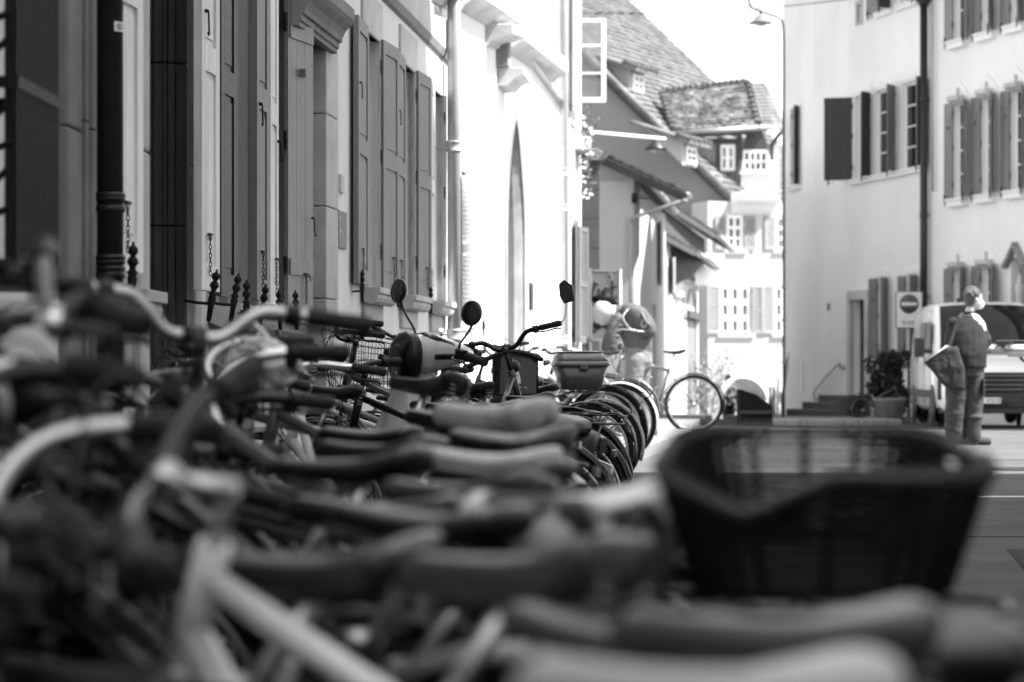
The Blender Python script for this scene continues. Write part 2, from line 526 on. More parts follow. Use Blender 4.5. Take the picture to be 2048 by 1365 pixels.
HINGE = None; HOOK = None; DOG = None; CHAIN = None
def ironware():
    global HINGE, HOOK, DOG, CHAIN
    HINGE = MB().lathe([(.011, 0), (.015, .004), (.011, .01), (.013, .05), (.016, .055), (.013, .06), (.013, .1), (.015, .106), (.008, .112)], 10).mesh('hinge'); HINGE.materials.append(M_iron)
    HOOK = MB().tube(smooth_path([(0, 0, 0), (0, -.012, .004), (.004, -.016, -.02), (.006, -.018, -.075), (.012, -.02, -.1), (.024, -.02, -.112), (.034, -.02, -.1)], 4), .0045, 6).ball((0, -.004, .002), .009).mesh('hook'); HOOK.materials.append(M_iron)
    prof = [(.004, -.125), (.011, -.12), (.013, -.06), (.019, -.02), (.014, -.012), (.021, 0), (.012, .008), (.012, .02), (.022, .034), (.016, .05), (.009, .058), (.017, .068), (.019, .078), (.015, .09), (.005, .097), (.006, .104), (.002, .11)]
    DOG = MB().lathe(prof, 12)
    DOG.tube([(0, 0, -.045), (0, .06, -.05), (0, .12, -.05)], .008, 6)
    DOG = DOG.mesh('shutter_stay'); DOG.materials.append(M_iron)
    mb = MB()
    for k in range(9):
        c = Vector((0, 0, -.02 * k))
        pts = [c + (Vector((cos(a) * .006, 0, sin(a) * .013)) if k % 2 else Vector((0, cos(a) * .006, sin(a) * .013))) for a in [2 * pi * q / 8 for q in range(8)]]
        mb.tube(pts, .0022, 5, closed=True)
    mb.box(-.03, .03, -.006, .006, .01, .022); mb.tube([(.03, 0, .016), (.04, -.01, .0), (.045, -.01, -.03)], .003, 5)
    CHAIN = mb.mesh('chain'); CHAIN.materials.append(M_iron)
ironware()

def shutter(root, hx, z0, w, h, side, ang, m, kind='panel', hook=False, chain=False, stay=True, label=None, y=-.006):
    """side -1: leaf opens to screen left, +1: to the right; ang is the angle it stands off the wall"""
    me = shutter_mesh(kind, w, h, m)
    if side > 0: M = T(hx, y, z0) @ R(-ang, 'Z')
    else: M = T(hx, y, z0) @ R(ang, 'Z') @ Matrix.Diagonal((-1, 1, 1, 1))
    o = link('shutter', me, m, root, M)
    if label: o['label'] = label
    for f in (.12, .5, .86):
        link('hinge', HINGE, M_iron, o, T(-.004, -.012, h * f))
    if hook: link('hook', HOOK, M_iron, o, T(w - .06, -.04, h * hook if hook is not True else h * .4))
    if chain: link('chain', CHAIN, M_iron, o, T(w * .62, -.045, .24))
    if stay:
        link('shutter_stay', DOG, M_iron, root, T(hx + side * (w * .8 * cos(ang)), -w * .8 * sin(ang) - .055, z0 - .005) @ R(rnd.uniform(-.2, .12), 'Y'))
    return o

def sill(root, x0, x1, z, d=.13, m=None, h=.11, box=False):
    m = m or M_stone
    if box: prof = [(0, 0), (-d, 0), (-d, -.035), (-d + .03, -.05), (-d + .03, -h), (0, -h)]
    else: prof = [(0, 0), (-d - .02, 0), (-d - .02, -.045), (-d + .005, -.05), (-d - .002, -.075), (-d + .012, -.105), (-d + .05, -.125), (-d + .09, -.115), (0, -.09)]
    mb = MB(); mb.prism([(y, z + zz) for y, zz in prof], x0, x1, 'yz')
    return mb.build('sill', m, root, bevel=.004)

def surround(root, x0, x1, z0, z1, w=.13, proud=.02, m=None, top=None, sillstone=True, name='window_surround'):
    m = m or M_stone
    top = top or w; mb = MB()
    mb.box(x0 - w, x0, -proud, .05, z0, z1); mb.box(x1, x1 + w, -proud, .05, z0, z1)
    mb.box(x0 - w, x1 + w, -proud, .05, z1, z1 + top)
    if sillstone: mb.box(x0 - w, x1 + w, -proud, .05, z0 - w * .7, z0)
    return mb.build(name, m, root, bevel=.005)

def tile_sheet(o, u, v, nu, nv, m, root, name='roof_tiles', up=None, th=.03, jit=.01, seed=1, lap=1.25, wedge=None, kind='stuff', w4=None):
    """rows of plain tiles over the parallelogram o + u*a + v*b (v runs up the slope)"""
    r = random.Random(seed)
    o = Vector(o); u = Vector(u); v = Vector(v)
    n = u.cross(v).normalized()
    if n.z < 0: n = -n
    mb = MB(); du = u / nu; dv = v / nv
    tw_ = (Vector(w4) - o - u - v) if w4 is not None else Vector((0, 0, 0))
    def pp(a, b): return o + du * a + dv * b + tw_ * (a / nu) * (b / nv)
    for j in range(nv):
        off = .5 if j % 2 else 0
        for i in range(nu + (1 if off else 0)):
            a0 = max(0, i - off); a1 = min(nu, i + 1 - off)
            if wedge and not wedge((a0 + a1) / 2 / nu, (j + .5) / nv): continue
            g = .06
            e = r.uniform(-jit, jit); e2 = r.uniform(-jit, jit) * .5
            p = pp(a0 + g, j + e); q = pp(a1 - g, j + e)
            p2 = pp(a0 + g, min(nv, j + lap)); q2 = pp(a1 - g, min(nv, j + lap))
            lo = n * (th * 1.9 + e2); hi = n * th * .3
            mb.add([p + lo - n * th, q + lo - n * th, q2 + hi - n * th, p2 + hi - n * th, p + lo, q + lo, q2 + hi, p2 + hi],
                   [(4, 5, 6, 7), (0, 1, 5, 4), (0, 4, 7, 3), (1, 2, 6, 5)])
    return mb.build(name, m, root, kind=kind, recalc=False)

def drainpipe(root, x, y, z0, z1, r, m, rings=(), name='drainpipe', seg=16, label=None):
    mb = MB(); mb.tube([(x, y, z0), (x, y, z1)], r, seg)
    o = mb.build(name, m, root)
    if label: o['label'] = label
    for z, hh in rings:
        c = MB(); c.lathe([(r, -hh), (r * 1.14, -hh), (r * 1.2, -hh + .012), (r * 1.1, -hh + .02), (r * 1.1, hh - .02), (r * 1.2, hh - .012), (r * 1.14, hh), (r, hh)], seg)
        c.box(-.012, .012, r, r + abs(y) if abs(y) > r else r + .05, -.01, .01)
        c.build('pipe_collar', m, o, T(x, y, z))
    return o
# ------------------------------------------------------------------ ground
def sheet(name, pts_fn, m, kind='structure', label=None):
    pass
mb = MB()
ys = [-40, -10, 0, 6, 12, 16, 20, 24, 28, 32, 36, 40, 45, 50, 55, 60, 70, 80, 100, 120, 160, 300, 700]
xs = [-400, -60, -12, -4, -2, 0, 2, 4, 8, 14, 60, 400]
for y in ys:
    for x in xs: mb.v.append((x, y, gz(y)))
for j in range(len(ys) - 1):
    for i in range(len(xs) - 1):
        a = j * len(xs) + i; mb.f.append([a, a + 1, a + 1 + len(xs), a + len(xs)]); mb.sm.append(True)
tag(mb.build('road', M_asphalt, recalc=False), kind='structure')

def strip(name, pts, m, h, kind='structure', sub=4):
    """slab with outline pts (x, y) standing h above the ground"""
    out = []
    for i in range(len(pts)):
        a = pts[i]; b = pts[(i + 1) % len(pts)]
        for k in range(sub): out.append((a[0] + (b[0] - a[0]) * k / sub, a[1] + (b[1] - a[1]) * k / sub))
    n = len(out)
    mb = MB()
    mb.add([(x, y, gz(y) + h) for x, y in out] + [(x, y, gz(y) - .25) for x, y in out],
           [tuple(range(n))] + [(i, i + n, (i + 1) % n + n, (i + 1) % n) for i in range(n)])
    bm = bmesh.new(); me = mb.mesh(name); bm.from_mesh(me); bmesh.ops.triangulate(bm, faces=bm.faces); bm.to_mesh(me); bm.free()
    return tag(link(name, me, m), kind=kind)

# raised pavement on the left from the scooter bays on, and round the right-hand houses
WL = lambda y: -2.89 + .1 * y
strip('pavement', [(WL(24) - .2, 24), (WL(24) + 1.7, 24), (WL(30) + 2.1, 30), (WL(40) + 1.95, 40), (4.2, 52), (6.0, 70), (4.8, 78), (2.4, 60), (1.9, 50), (WL(40) - .2, 40)], M_paving, .12)
R0 = P(1540, HY, 42.2); R1 = P(1800, HY, 42.2)
strip('pavement', [(R0.x, R0.y), (R1.x, R1.y), (R1.x + .1, 44.5), (8.2, 50), (7.2, 54), (6.6, 60), (4.9, 56)], M_paving, .12)
# kerb stones along the near edge of the right-hand pavement, one by one
kroot = thing('kerb', 'row of pale granite kerb stones edging the pavement before the right-hand house', 'kerb')
kroot['kind'] = 'structure'
n = 9
for i in range(n):
    a = R0.lerp(R1, i / n); b = R0.lerp(R1, (i + 1) / n)
    k = MB().box(a.x + .004, b.x - .004, 41.98, 42.19, gz(42) - .1, gz(42) + .125 + rnd.uniform(-.003, .003)).build('kerb_stone', M_kerb, kroot, bevel=.012)
# thin white line and joint across the road
mb = MB(); L0 = P(1880, 1000, 18.25); 
mb.box(2.9, 9.0, 18.05, 18.17, gz(18) + .003, gz(18) + .007)
tag(mb.build('road_marking', M_line), kind='structure')
# patch seams and a drain cover
mb = MB()
for y, x0, x1 in ((24.5, 3.4, 8), (14.1, 2.2, 6.5)):
    mb.box(x0, x1, y, y + .03, gz(y) + .002, gz(y) + .005)
tag(mb.build('road_seam', mat('tar_seam', .02, .6), None), kind='structure')

dc = thing('manhole_cover', 'round iron manhole cover set in the sunlit road near the standing person', 'manhole cover', (4.75, 22.6, gz(22.6)))
MB().lathe([(.34, 0), (.34, .008), (.31, .009), (.305, .004), (.0, .006)], 28).build('cover_plate', M_castiron, dc)
mb = MB(); pts_ = [(2.2, 9.5), (3.3, 9.2), (3.6, 12.6), (2.7, 13.2)]
mb.add([(x, y, gz(y) + .004) for x, y in pts_], [(0, 1, 2, 3)]); tag(mb.build('road_patch', mat('asphalt_patch', .07, .95, var=.2, scale=8, bump=.4, bscale=160, spec=.08)), kind='structure')

# ------------------------------------------------------------------ the house out of frame on the right whose shade lies over the bicycles
F0 = Fac(6.9, 18.8, 6.9, -20)
h0 = fac_thing('street_house', F0, 'tall pale street house shading the bicycles from outside the picture', 'house')
holes = []
for k in range(6):
    for lv in (1.3, 4.7, 8.0, 11.4):
        holes.append((2.0 + 4.4 * k, 3.2 + 4.4 * k, lv, lv + 1.9))
wall_mesh(0, F0.L, -.3, 16.6, holes, .2, 9).build('wall', M_plaster, h0)
for h in holes: window(h0, *h, y=.12, nx=2, nz=3)
MB().prism([(-.4, 16.6), (4.5, 20.0), (9.4, 16.6)], 0, F0.L, 'yz').build('roof', M_tile, h0)

Fz = Fac(9, -21, -7, -21)  # unseen house added to darken surfaces that face the camera
hz_ = fac_thing('added_end_house', Fz, 'pale house added unseen behind the camera to block open sky', 'house')
wall_mesh(0, Fz.L, -.3, 12, [(3, 4.2, 1.3, 3.2), (7, 8.2, 1.3, 3.2), (11, 12.2, 1.3, 3.2), (3, 4.2, 5, 7), (7, 8.2, 5, 7), (11, 12.2, 5, 7)], .2, 8).build('wall', M_plaster, hz_)
for q in (3, 7, 11): window(hz_, q, q + 1.2, 1.3, 3.2); window(hz_, q, q + 1.2, 5, 7)
MB().prism([(-.4, 12), (4, 15.5), (8.4, 12)], 0, Fz.L, 'yz').build('roof', M_tile, hz_)

# ------------------------------------------------------------------ near left house (stone portal, three shuttered windows)
def X1(y): return -1.68 + .016 * y
F1 = Fac(X1(4.0), 4.0, X1(15.55), 15.55)
h1 = fac_thing('stone_trimmed_house', F1, 'shaded near house with black downpipe, dark stone portal and three tightly set shuttered windows', 'house')
s = F1.s
TOP = 9.5
win_px = [(418, 455), (470, 511), (524, 569)]
W1 = [(s(a), s(b), 1.32, 3.38) for a, b in win_px]
pa, pb = s(290), s(375)                      # portal
g0 = F1.s(30, -.28); g1 = F1.s(112, -.28)
grille_win = (g0 - 1.6, g1 - .03, 1.2, 3.6)
w2 = (s(256) - .28, s(256), 1.32, 3.4)
holes = [grille_win, w2, (pa, pb, -.3, 3.9)] + W1
wall_mesh(-25, F1.L, -.4, TOP, holes, .3, 5).build('wall', M_plaster, h1)
window(h1, *grille_win, y=.2, nx=3, nz=3, glass=M_glass_l, mun=.04)
window(h1, *w2, y=.2, nx=2, nz=4)
for w in W1: window(h1, *w, y=.17, nx=2, nz=4, fr=.055)
# stone members of the facade: plan profile strips
def stone_strip(px0, px1, proud, z0=-.3, z1=TOP, m=None, name='stone_moulding', bev=.012):
    a, b = s(px0), s(px1)
    n = int((z1 - z0) / 1.05); zz = z0
    p = None
    for k in range(n):
        zt = z0 + (z1 - z0) * (k + 1) / n + rnd.uniform(-.06, .06)
        if k == n - 1: zt = z1
        MB().box(a, b, -proud, .04, zz + .002, zt - .002).build(name, m or M_stone, h1, bevel=bev)
        zz = zt
stone_strip(117, 145, .035)
for a, b, pr in ((145, 150, .05), (150, 156, .065), (156, 163, .05), (163, 169, .035), (169, 188, .022)):
    stone_strip(a, b, pr, bev=.006)
stone_strip(272, 291, .02, m=M_stone_l)
stone_strip(377, 384, .03, m=M_stone_l, bev=.006)
stone_strip(384, 399, .012, m=M_stone_l)
MB().box(grille_win[0], g1 + .02, -.02, .06, -.3, 1.18).build('window_apron', M_stone, h1, bevel=.01)
# portal jamb seen face on: stepped mouldings and the door deep in it
jx = pb
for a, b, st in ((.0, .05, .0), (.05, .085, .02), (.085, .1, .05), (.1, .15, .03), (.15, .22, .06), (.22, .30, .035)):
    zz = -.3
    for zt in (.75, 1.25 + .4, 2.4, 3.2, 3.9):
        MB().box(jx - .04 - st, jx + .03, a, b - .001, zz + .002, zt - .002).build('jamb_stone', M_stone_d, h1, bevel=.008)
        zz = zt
dr = MB(); dr.box(pa, pb - .05, .3, .36, -.3, 3.88)
door = dr.build('door', M_timber, h1)
for k in range(4):
    MB().box(pa + .08, pb - .14, .285, .3, -.1 + .95 * k, .68 + .95 * k).build('door_panel', M_timber, door, bevel=.01)
MB().box(pa - .1, pb + .1, -.12, .05, 3.9, 4.25).build('lintel', M_stone, h1, bevel=.02)
# aprons of weathered stone below each sill
for (a, b, c, d) in W1:
    sill(h1, a - .05, b + .06, 1.315, .14, M_stone_l)
    MB().box(a - .02, b - .05, -.012, .05, .88, 1.14).build('apron_stone', M_stone_w, h1, bevel=.006)
    surround(h1, a, b, c, d, .10, .022, M_stone_l, sillstone=False)
surround(h1, w2[0], w2[1], w2[2], w2[3], .10, .02, M_stone_l, sillstone=False)
sill(h1, w2[0] - .1, w2[1] + .12, 1.3, .12, M_stone_l)
MB().box(s(242), s(268), -.014, .05, .88, 1.16).build('apron_stone', M_stone_w, h1, bevel=.006)
# shutters: how the sky lights each leaf is put into its paint tone
A = radians(24)
shutter(h1, s(415, -.08), 1.35, .36, 2.04, -1, radians(-5), M_shut_l, hook=.62, chain=True, y=-.10, stay=False)
shutter(h1, s(440, -.06), 1.35, .36, 2.04, 1, radians(5), M_shut_d, y=-.03, stay=False)
shutter(h1, s(510, -.10), 1.35, .38, 2.04, -1, radians(-3), M_shut, hook=.5, chain=True, y=-.14, stay=False)
shutter(h1, s(524, -.09), 1.35, .34, 2.04, 1, radians(1), M_shut_l, hook=.45, chain=True, y=-.10, stay=False)
shutter(h1, s(568, -.03), 1.33, .44, 2.04, 1, radians(15), M_shut, kind='board', hook=.3, chain=True, label='widest plain board shutter standing open at the far end', y=-.03, stay=False)
shutter(h1, s(252, -.05), 1.36, .36, 2.05, -1, radians(-7), M_shut_l, hook=.6, chain=True, y=-.08, stay=False)
for px_s, py_s in ((426, 588), (470, 592), (493, 604), (526, 610), (559, 618), (592, 618), (265, 545)):
    q = F1.hit(px_s, py_s, -.19)
    link('shutter_stay', DOG, M_iron, h1, T(q[0], -.19, q[1]) @ R(rnd.uniform(-.18, .15), 'Y') @ R(rnd.uniform(-.1, .2), 'X'))
# lower cellar opening under the last shutter
MB().box(s(577), s(584), -.05, .2, -.3, 1.25).build('cable_duct', M_castiron, h1)
# black cast iron downpipe
u0 = s(220, -.1)
pipe = drainpipe(h1, u0, -.10, -.2, TOP, .0475, M_castiron, [(F1.z(220, 415), .016), (F1.z(220, 437), .012), (F1.z(220, 533), .018), (F1.z(220, 556), .022), (F1.z(220, 590), .012)], label='black cast iron downpipe with ribbed collars and a small sticker')
stk = MB()
zs = F1.z(225, 100)
for k in range(5):
    a0 = radians(-128 + 11 * k - 24); a1 = radians(-128 + 11 * (k + 1) - 24); r = .0485
    stk.quad((u0 + cos(a0) * r, -.10 + sin(a0) * r, zs - .018), (u0 + cos(a1) * r, -.10 + sin(a1) * r, zs - .018), (u0 + cos(a1) * r, -.10 + sin(a1) * r, zs + .018), (u0 + cos(a0) * r, -.10 + sin(a0) * r, zs + .018))
so = stk.build('sticker', M_sign, pipe)
sw = MB(); r = .0495
DA = -46
def onpipe(a_deg, dz): a = radians(a_deg + DA); return (u0 + cos(a) * r, -.10 + sin(a) * r, zs + dz)
sw.tube([onpipe(-80 + 9 * cos(t), .009 * sin(t)) for t in [radians(40 + 28 * q) for q in range(11)]], .0015, 5)
sw.tube([onpipe(-84, -.003), onpipe(-75, .004)], .0012, 5)
for q in range(3): sw.tube([onpipe(-66, .006 - .006 * q), onpipe(-57, .006 - .006 * q)], .0011, 5)
sw.build('sticker_print', M_black, so)
# wrought iron window basket with scrolls
gz0 = F1.z(70, 552, -.28); gz1 = 3.8
gr = bpy.data.objects.new('window_grille', None); COL.objects.link(gr); gr.parent = h1
gr['label'] = 'black wrought iron window basket with scrollwork ends'
d = -.28
mb = MB()
for z in (gz0 + .02, F1.z(112, 208, d), gz1):
    rl = MB(); rl.box(g0 - .012, g1 + .012, d - .012, d + .012, z - .016, z + .016); rl.box(g0 - .012, g0 + .012, d + .012, -.005, z - .0155, z + .0155); rl.box(g1 - .012, g1 + .012, d + .012, -.005, z - .0155, z + .0155)
    rl.build('grille_rail', M_iron, gr)
nb = 13
barme = MB().box(-.008, .008, -.008, .008, 0, gz1 - gz0).mesh('grille_bar')
for k in range(nb):
    link('grille_bar', barme, M_iron, gr, T(g0 + (g1 - g0) * k / (nb - 1), d, gz0))
MB().box(g0 - .02, g1 + .03, d - .03, 0, gz0 - .035, gz0).build('grille_ledge', M_iron, gr)
MB().box(g0 + .03, g1 - .005, d + .03, d + .035, gz0, gz1).build('grille_backing', mat('dark_mesh_screen', .02, .7), gr)
def scroll(cx, cz, r, turns, flip, y0):
    pts = []
    for q in range(22):
        t = q / 21; a = turns * 2 * pi * t; rr = r * (1 - .8 * t)
        pts.append((g0 - 0.0, y0 + flip * rr * cos(a), cz + rr * sin(a)))
    return pts
z = gz0 + .1
k = 0
while z < gz1 - .1:
    m2 = MB()
    m2.tube(scroll(0, z, .07, 1.3, 1 if k % 2 else -1, d * .52), .011, 6)
    m2.tube(smooth_path([(g0, d + .01, z + .07), (g0, d * .6, z + .04), (g0, d * .3, z + .1), (g0, -.02, z + .16)], 5), .010, 6)
    m2.tube(smooth_path([(g0, -.02, z - .02), (g0, d * .4, z + .03), (g0, d * .75, z + .12), (g0, d + .02, z + .17)], 5), .009, 6)
    if k % 3 == 1:
        for q in range(9):
            a = q * .7; m2.ball((g0 - .01, d * .45 + .03 * cos(a), z + .08 + .035 * sin(a)), .016, 6, 4)
    m2.build('grille_scroll', M_iron, gr)
    z += .17; k += 1

# ------------------------------------------------------------------ second left house: pale plaster, three panelled window pairs
F2 = Fac(WL(16.25), 16.25, WL(23.2), 23.2)
h2 = fac_thing('plaster_house', F2, 'pale plastered house with three pairs of grey panelled shutters under a stone band', 'house')
s = F2.s
WN = [(s(727), s(750)), (s(803), s(818)), (s(863), s(872))]
WN = [(s(727), s(727) + .68), (s(802), s(802) + .72), (s(861), s(861) + .78)]
holes = [(a, b, 1.60, 3.5) for a, b in WN]
wall_mesh(0, F2.L, -.4, 8.5, holes, .28, 6).build('wall', M_plaster, h2)
zsill = 1.56
for i, (a, b) in enumerate(WN):
    window(h2, a, b, 1.6, 3.5, y=.16, nx=2, nz=4, fr=.05)
    surround(h2, a, b, 1.6, 3.5, .13, .02, M_stone_l, top=.3, sillstone=False)
    sill(h2, a - .15, b + .15, zsill + .03, .13, M_stone_l)
    MB().box(a - .10, b + .10, -.03, .05, zsill - .24, zsill - .08).build('apron_stone', M_stone_l, h2, bevel=.01)
    shutter(h2, a - .02, 1.6, .60, 1.92, -1, radians(2), M_shut if i < 2 else M_shut_l, hook=.75 if i < 2 else False, chain=True)
    shutter(h2, b + .02, 1.6, .56, 1.92, 1, radians(4), M_shut if i < 2 else M_shut_l, chain=True)
# string course
z0 = F2.z(835, 62); 
MB().box(-.1, F2.L, -.05, .05, 3.93, 4.22).build('stone_band', M_stone_l, h2, bevel=.01)
MB().prism([(0, 3.93), (-.05, 3.93), (-.03, 3.87), (0, 3.85)], -.1, F2.L, 'yz').build('stone_band_moulding', M_stone, h2)
# near corner pilaster and door hood
for k in range(8):
    MB().box(-.06, s(668), -.03, .25, -.4 + .62 * k + .003, -.4 + .62 * (k + 1) - .003).build('corner_stone', M_stone_l, h2, bevel=.008)
hx0 = -.16
prof = [(0, 3.12), (-.05, 3.12), (-.05, 3.15), (-.065, 3.155), (-.065, 3.19), (-.085, 3.195), (-.09, 3.23), (-.11, 3.27), (-.15, 3.31), (-.17, 3.34), (-.17, 3.42), (0, 3.42)]
hood = MB(); 
hood.prism([(p[0] - .02, p[1]) for p in prof], -1.25, .12, 'yz')
hood.build('door_hood', M_stone, h2, bevel=.004)
# recessed entrance between the two houses (its far jamb faces the camera)
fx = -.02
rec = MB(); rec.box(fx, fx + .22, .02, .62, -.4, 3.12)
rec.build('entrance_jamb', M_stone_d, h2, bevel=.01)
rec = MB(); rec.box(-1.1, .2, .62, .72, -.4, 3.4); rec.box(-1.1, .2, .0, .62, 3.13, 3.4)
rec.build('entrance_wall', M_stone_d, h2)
# intercom on the jamb
ic = MB(); ip = F2.hit(633, 560, .12)
icx = fx - .012
yc = .055; zc = 1 + 175 * 16.2 / FPX
ic.box(icx, fx, yc - .035, yc + .035, zc - .11, zc + .11)
ico = ic.build('intercom', M_stone_l, h2, bevel=.003)
for q in range(6):
    MB().box(icx - .003, icx, yc - .02, yc - .006, zc - .08 + .022 * q, zc - .066 + .022 * q).build('call_button', M_black, ico)
MB().lathe([(.013, -.003), (.013, 0)], 12, 'x').build('speaker_grille', M_brass, ico, T(icx, yc, zc + .07))
# plaques
a, b = s(673), s(689)
pq = MB().box(a, b, -.018, 0, 1.83, 2.09).build('plaque', M_brass, h2, bevel=.002)
pl = MB()
for q, (zz, w) in enumerate(((2.04, .04), (2.02, .03), (1.95, .05), (1.94, .09))): pl.box(a + .03, a + .03 + w, -.0205, -.018, zz, zz + .005)
pl.build('plaque_lettering', M_line, pq)
MB().box(s(677), s(684), -.018, 0, F2.z(680, 386), F2.z(680, 350)).build('plaque', M_stone_l, h2, bevel=.002)

# ------------------------------------------------------------------ chapel: white wall, lancet window, stepped stone gutters
F3 = Fac(WL(23.2), 23.2, WL(37.6), 37.6)
h3 = fac_thing('chapel', F3, 'sunlit white chapel wall with pointed lancet window and stepped stone eaves', 'chapel')
s = F3.s
sw0 = (s(917), s(917) + .62, 1.45, 2.93)
la, lb = s(1013), s(1046)
lz0, lzs, lzt = .55, 2.45, 4.0
# wall with a pointed opening
def lancet(cx, hw, z0, zs, zt, n=9):
    """outline of a pointed arch from lower left round to lower right"""
    pts = [(cx - hw, z0), (cx - hw, zs)]
    for k in range(1, n): 
        t = radians(60) * k / n; pts.append((cx + hw - 2 * hw * cos(t), zs + (zt - zs) * sin(t) / sin(radians(60))))
    pts.append((cx, zt))
    right = [(2 * cx - x, z) for x, z in pts[:-1]][::-1]
    return pts + right
cxl = (la + lb) / 2; hwl = (lb - la) / 2
wall_mesh(0, la - .12, -.4, 4.75, [sw0], .25, 6).build('wall', M_plaster_w, h3)
L = lancet(cxl, hwl, lz0, lzs, lzt)
mb = MB()
x0, x1 = la - .12, lb + .12
mb.quad((x0, 0, -.4), (x1, 0, -.4), (x1, 0, lz0), (x0, 0, lz0))
half = L[:len(L) // 2 + 1]
for i in range(len(half) - 1):
    (ax, az), (bx, bz) = half[i], half[i + 1]
    mb.quad((x0, 0, az), (ax, 0, az), (bx, 0, bz), (x0, 0, bz))
    mb.quad((2 * cxl - ax, 0, az), (x1, 0, az), (x1, 0, bz), (2 * cxl - bx, 0, bz))
mb.quad((x0, 0, lzt), (x1, 0, lzt), (x1, 0, 5.0), (x0, 0, 5.0))
mb.build('wall', M_plaster_w, h3)
wall_mesh(lb + .12, F3.L, -.4, 5.1, [], .25, 6).build('wall', M_plaster_w, h3)
# splayed reveal in three orders
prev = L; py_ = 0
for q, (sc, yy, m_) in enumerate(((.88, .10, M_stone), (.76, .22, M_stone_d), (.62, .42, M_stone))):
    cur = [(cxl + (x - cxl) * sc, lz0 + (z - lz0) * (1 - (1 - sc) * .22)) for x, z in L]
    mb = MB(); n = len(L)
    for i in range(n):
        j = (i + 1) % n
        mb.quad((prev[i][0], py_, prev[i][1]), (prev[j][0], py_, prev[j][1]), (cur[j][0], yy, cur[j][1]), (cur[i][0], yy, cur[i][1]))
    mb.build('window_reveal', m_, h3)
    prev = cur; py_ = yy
fr_ = MB(); outer = [(cxl + (x - cxl) * 1.3, lz0 + (z - lz0) * 1.06 - .02) for x, z in L]
for i in range(len(L) - 1):
    fr_.add([(L[i][0], -.02, L[i][1]), (L[i + 1][0], -.02, L[i + 1][1]), (outer[i + 1][0], -.02, outer[i + 1][1]), (outer[i][0], -.02, outer[i][1]), (L[i][0], .02, L[i][1]), (L[i + 1][0], .02, L[i + 1][1]), (outer[i + 1][0], .02, outer[i + 1][1]), (outer[i][0], .02, outer[i][1])], [(0, 1, 2, 3), (0, 4, 5, 1), (3, 2, 6, 7)])
fr_.build('window_surround', M_stone, h3)
mb = MB(); mb.add([(x, .42, z) for x, z in prev], [tuple(range(len(prev)))])
lg = mb.build('leaded_glass', M_glass, h3)
mb = MB(); mb.box(cxl - .04, cxl + .04, .36, .43, lz0, lzs + .55)
for z in (1.2, 1.8, 2.4, 3.0): mb.box(cxl - hwl * .6, cxl + hwl * .6, .4, .42, z, z + .03)
mb.build('mullion', M_stone_l, h3)
# eaves: three stepped stone copings
def coping(a_px, a_py, b_px, b_py, hgt, proud=.22, m=None, name='stone_coping'):
    sa, za, _ = F3.hit(a_px, a_py, -proud); sb, zb, _ = F3.hit(b_px, b_py, -proud)
    mb = MB()
    def ring(x, z): return [(x, .3, z), (x, -.03, z), (x, -.06, z + .05), (x, -proud + .06, z + .11), (x, -proud, z + .13), (x, -proud, z + hgt), (x, .3, z + hgt)]
    mb.loft([ring(sa, za), ring(sb, zb)], smooth=False)
    return mb.build(name, m or M_stone_l, h3, bevel=.01)
coping(905, 3, 945, 20, .3)
coping(962, 20, 1041, 70, .32)
coping(1026, 92, 1050, 100, .24, .3)
coping(1050, 103, 1136, 166, .33)
kx, kz, _ = F3.hit(1036, 160, -.2)
MB().prism([(0, kz + .1), (-.3, kz + .1), (-.3, kz + .02), (-.2, kz - .02), (-.12, kz - .1), (0, kz - .1)], kx - .35, kx + .5, 'yz').build('corbel', M_stone_l, h3, bevel=.01)
MB().box(kx - .5, kx - .2, -.14, .1, kz + .1, kz + .75).build('corbel_post', M_stone, h3, bevel=.01)
# higher sandstone wall set back over the eaves, joint by joint
cw = bpy.data.objects.new('upper_wall', None); COL.objects.link(cw); cw.parent = h3
MB().box(4.6, F3.L + .4, .7, 5, 4.4, 11).build('wall_core', M_stone, cw)
for j in range(9):
    zz = 5.0 + j * .42; xx = 4.6 - (0 if j % 2 else .5)
    while xx < F3.L + .4:
        w = rnd.uniform(.8, 1.35); a = max(xx, 4.6); b = min(xx + w, F3.L + .4)
        if b - a > .1: MB().box(a + .006, b - .006, .66 + rnd.uniform(-.012, .008), .72, zz + .006, zz + .414).build('ashlar_block', M_stone_l if rnd.random() < .3 else M_stone, cw)
        xx += w
MB().prism([(-.1, 4.9), (.7, 5.3), (.7, 4.9)], 0, F3.L, 'yz').build('eaves_filling', M_stone_l, h3)
# small window with pale shutter
window(h3, *sw0, y=.14, nx=2, nz=3)
surround(h3, *sw0, .12, .03, M_stone_l, top=.22)
shutter(h3, sw0[1] + .05, sw0[2], .52, 1.42, 1, radians(10), M_plaster_w if False else M_white, kind='louvre')
shutter(h3, sw0[0] - .02, sw0[2], .45, 1.42, -1, radians(35), M_white, kind='louvre', stay=False)
a, b = s(1057), s(1063)
MB().box(a, b, -.03, 0, F3.z(1060, 621), F3.z(1060, 566)).build('notice_board', M_black, h3, bevel=.004)
# door band beside the lancet and downpipes
drainpipe(h3, s(908, -.12), -.12, -.3, 8.5, .062, M_zinc, [(F3.z(908, 312), .05), (1.3, .05)], label='pale zinc downpipe between plaster house and chapel')
drainpipe(h3, s(1129, -.12), -.12, -.3, 12, .06, M_zinc, [(F3.z(1130, 362), .06), (F3.z(1130, 430), .05), (1.4, .06)], label='pale zinc downpipe at the far end of the chapel')
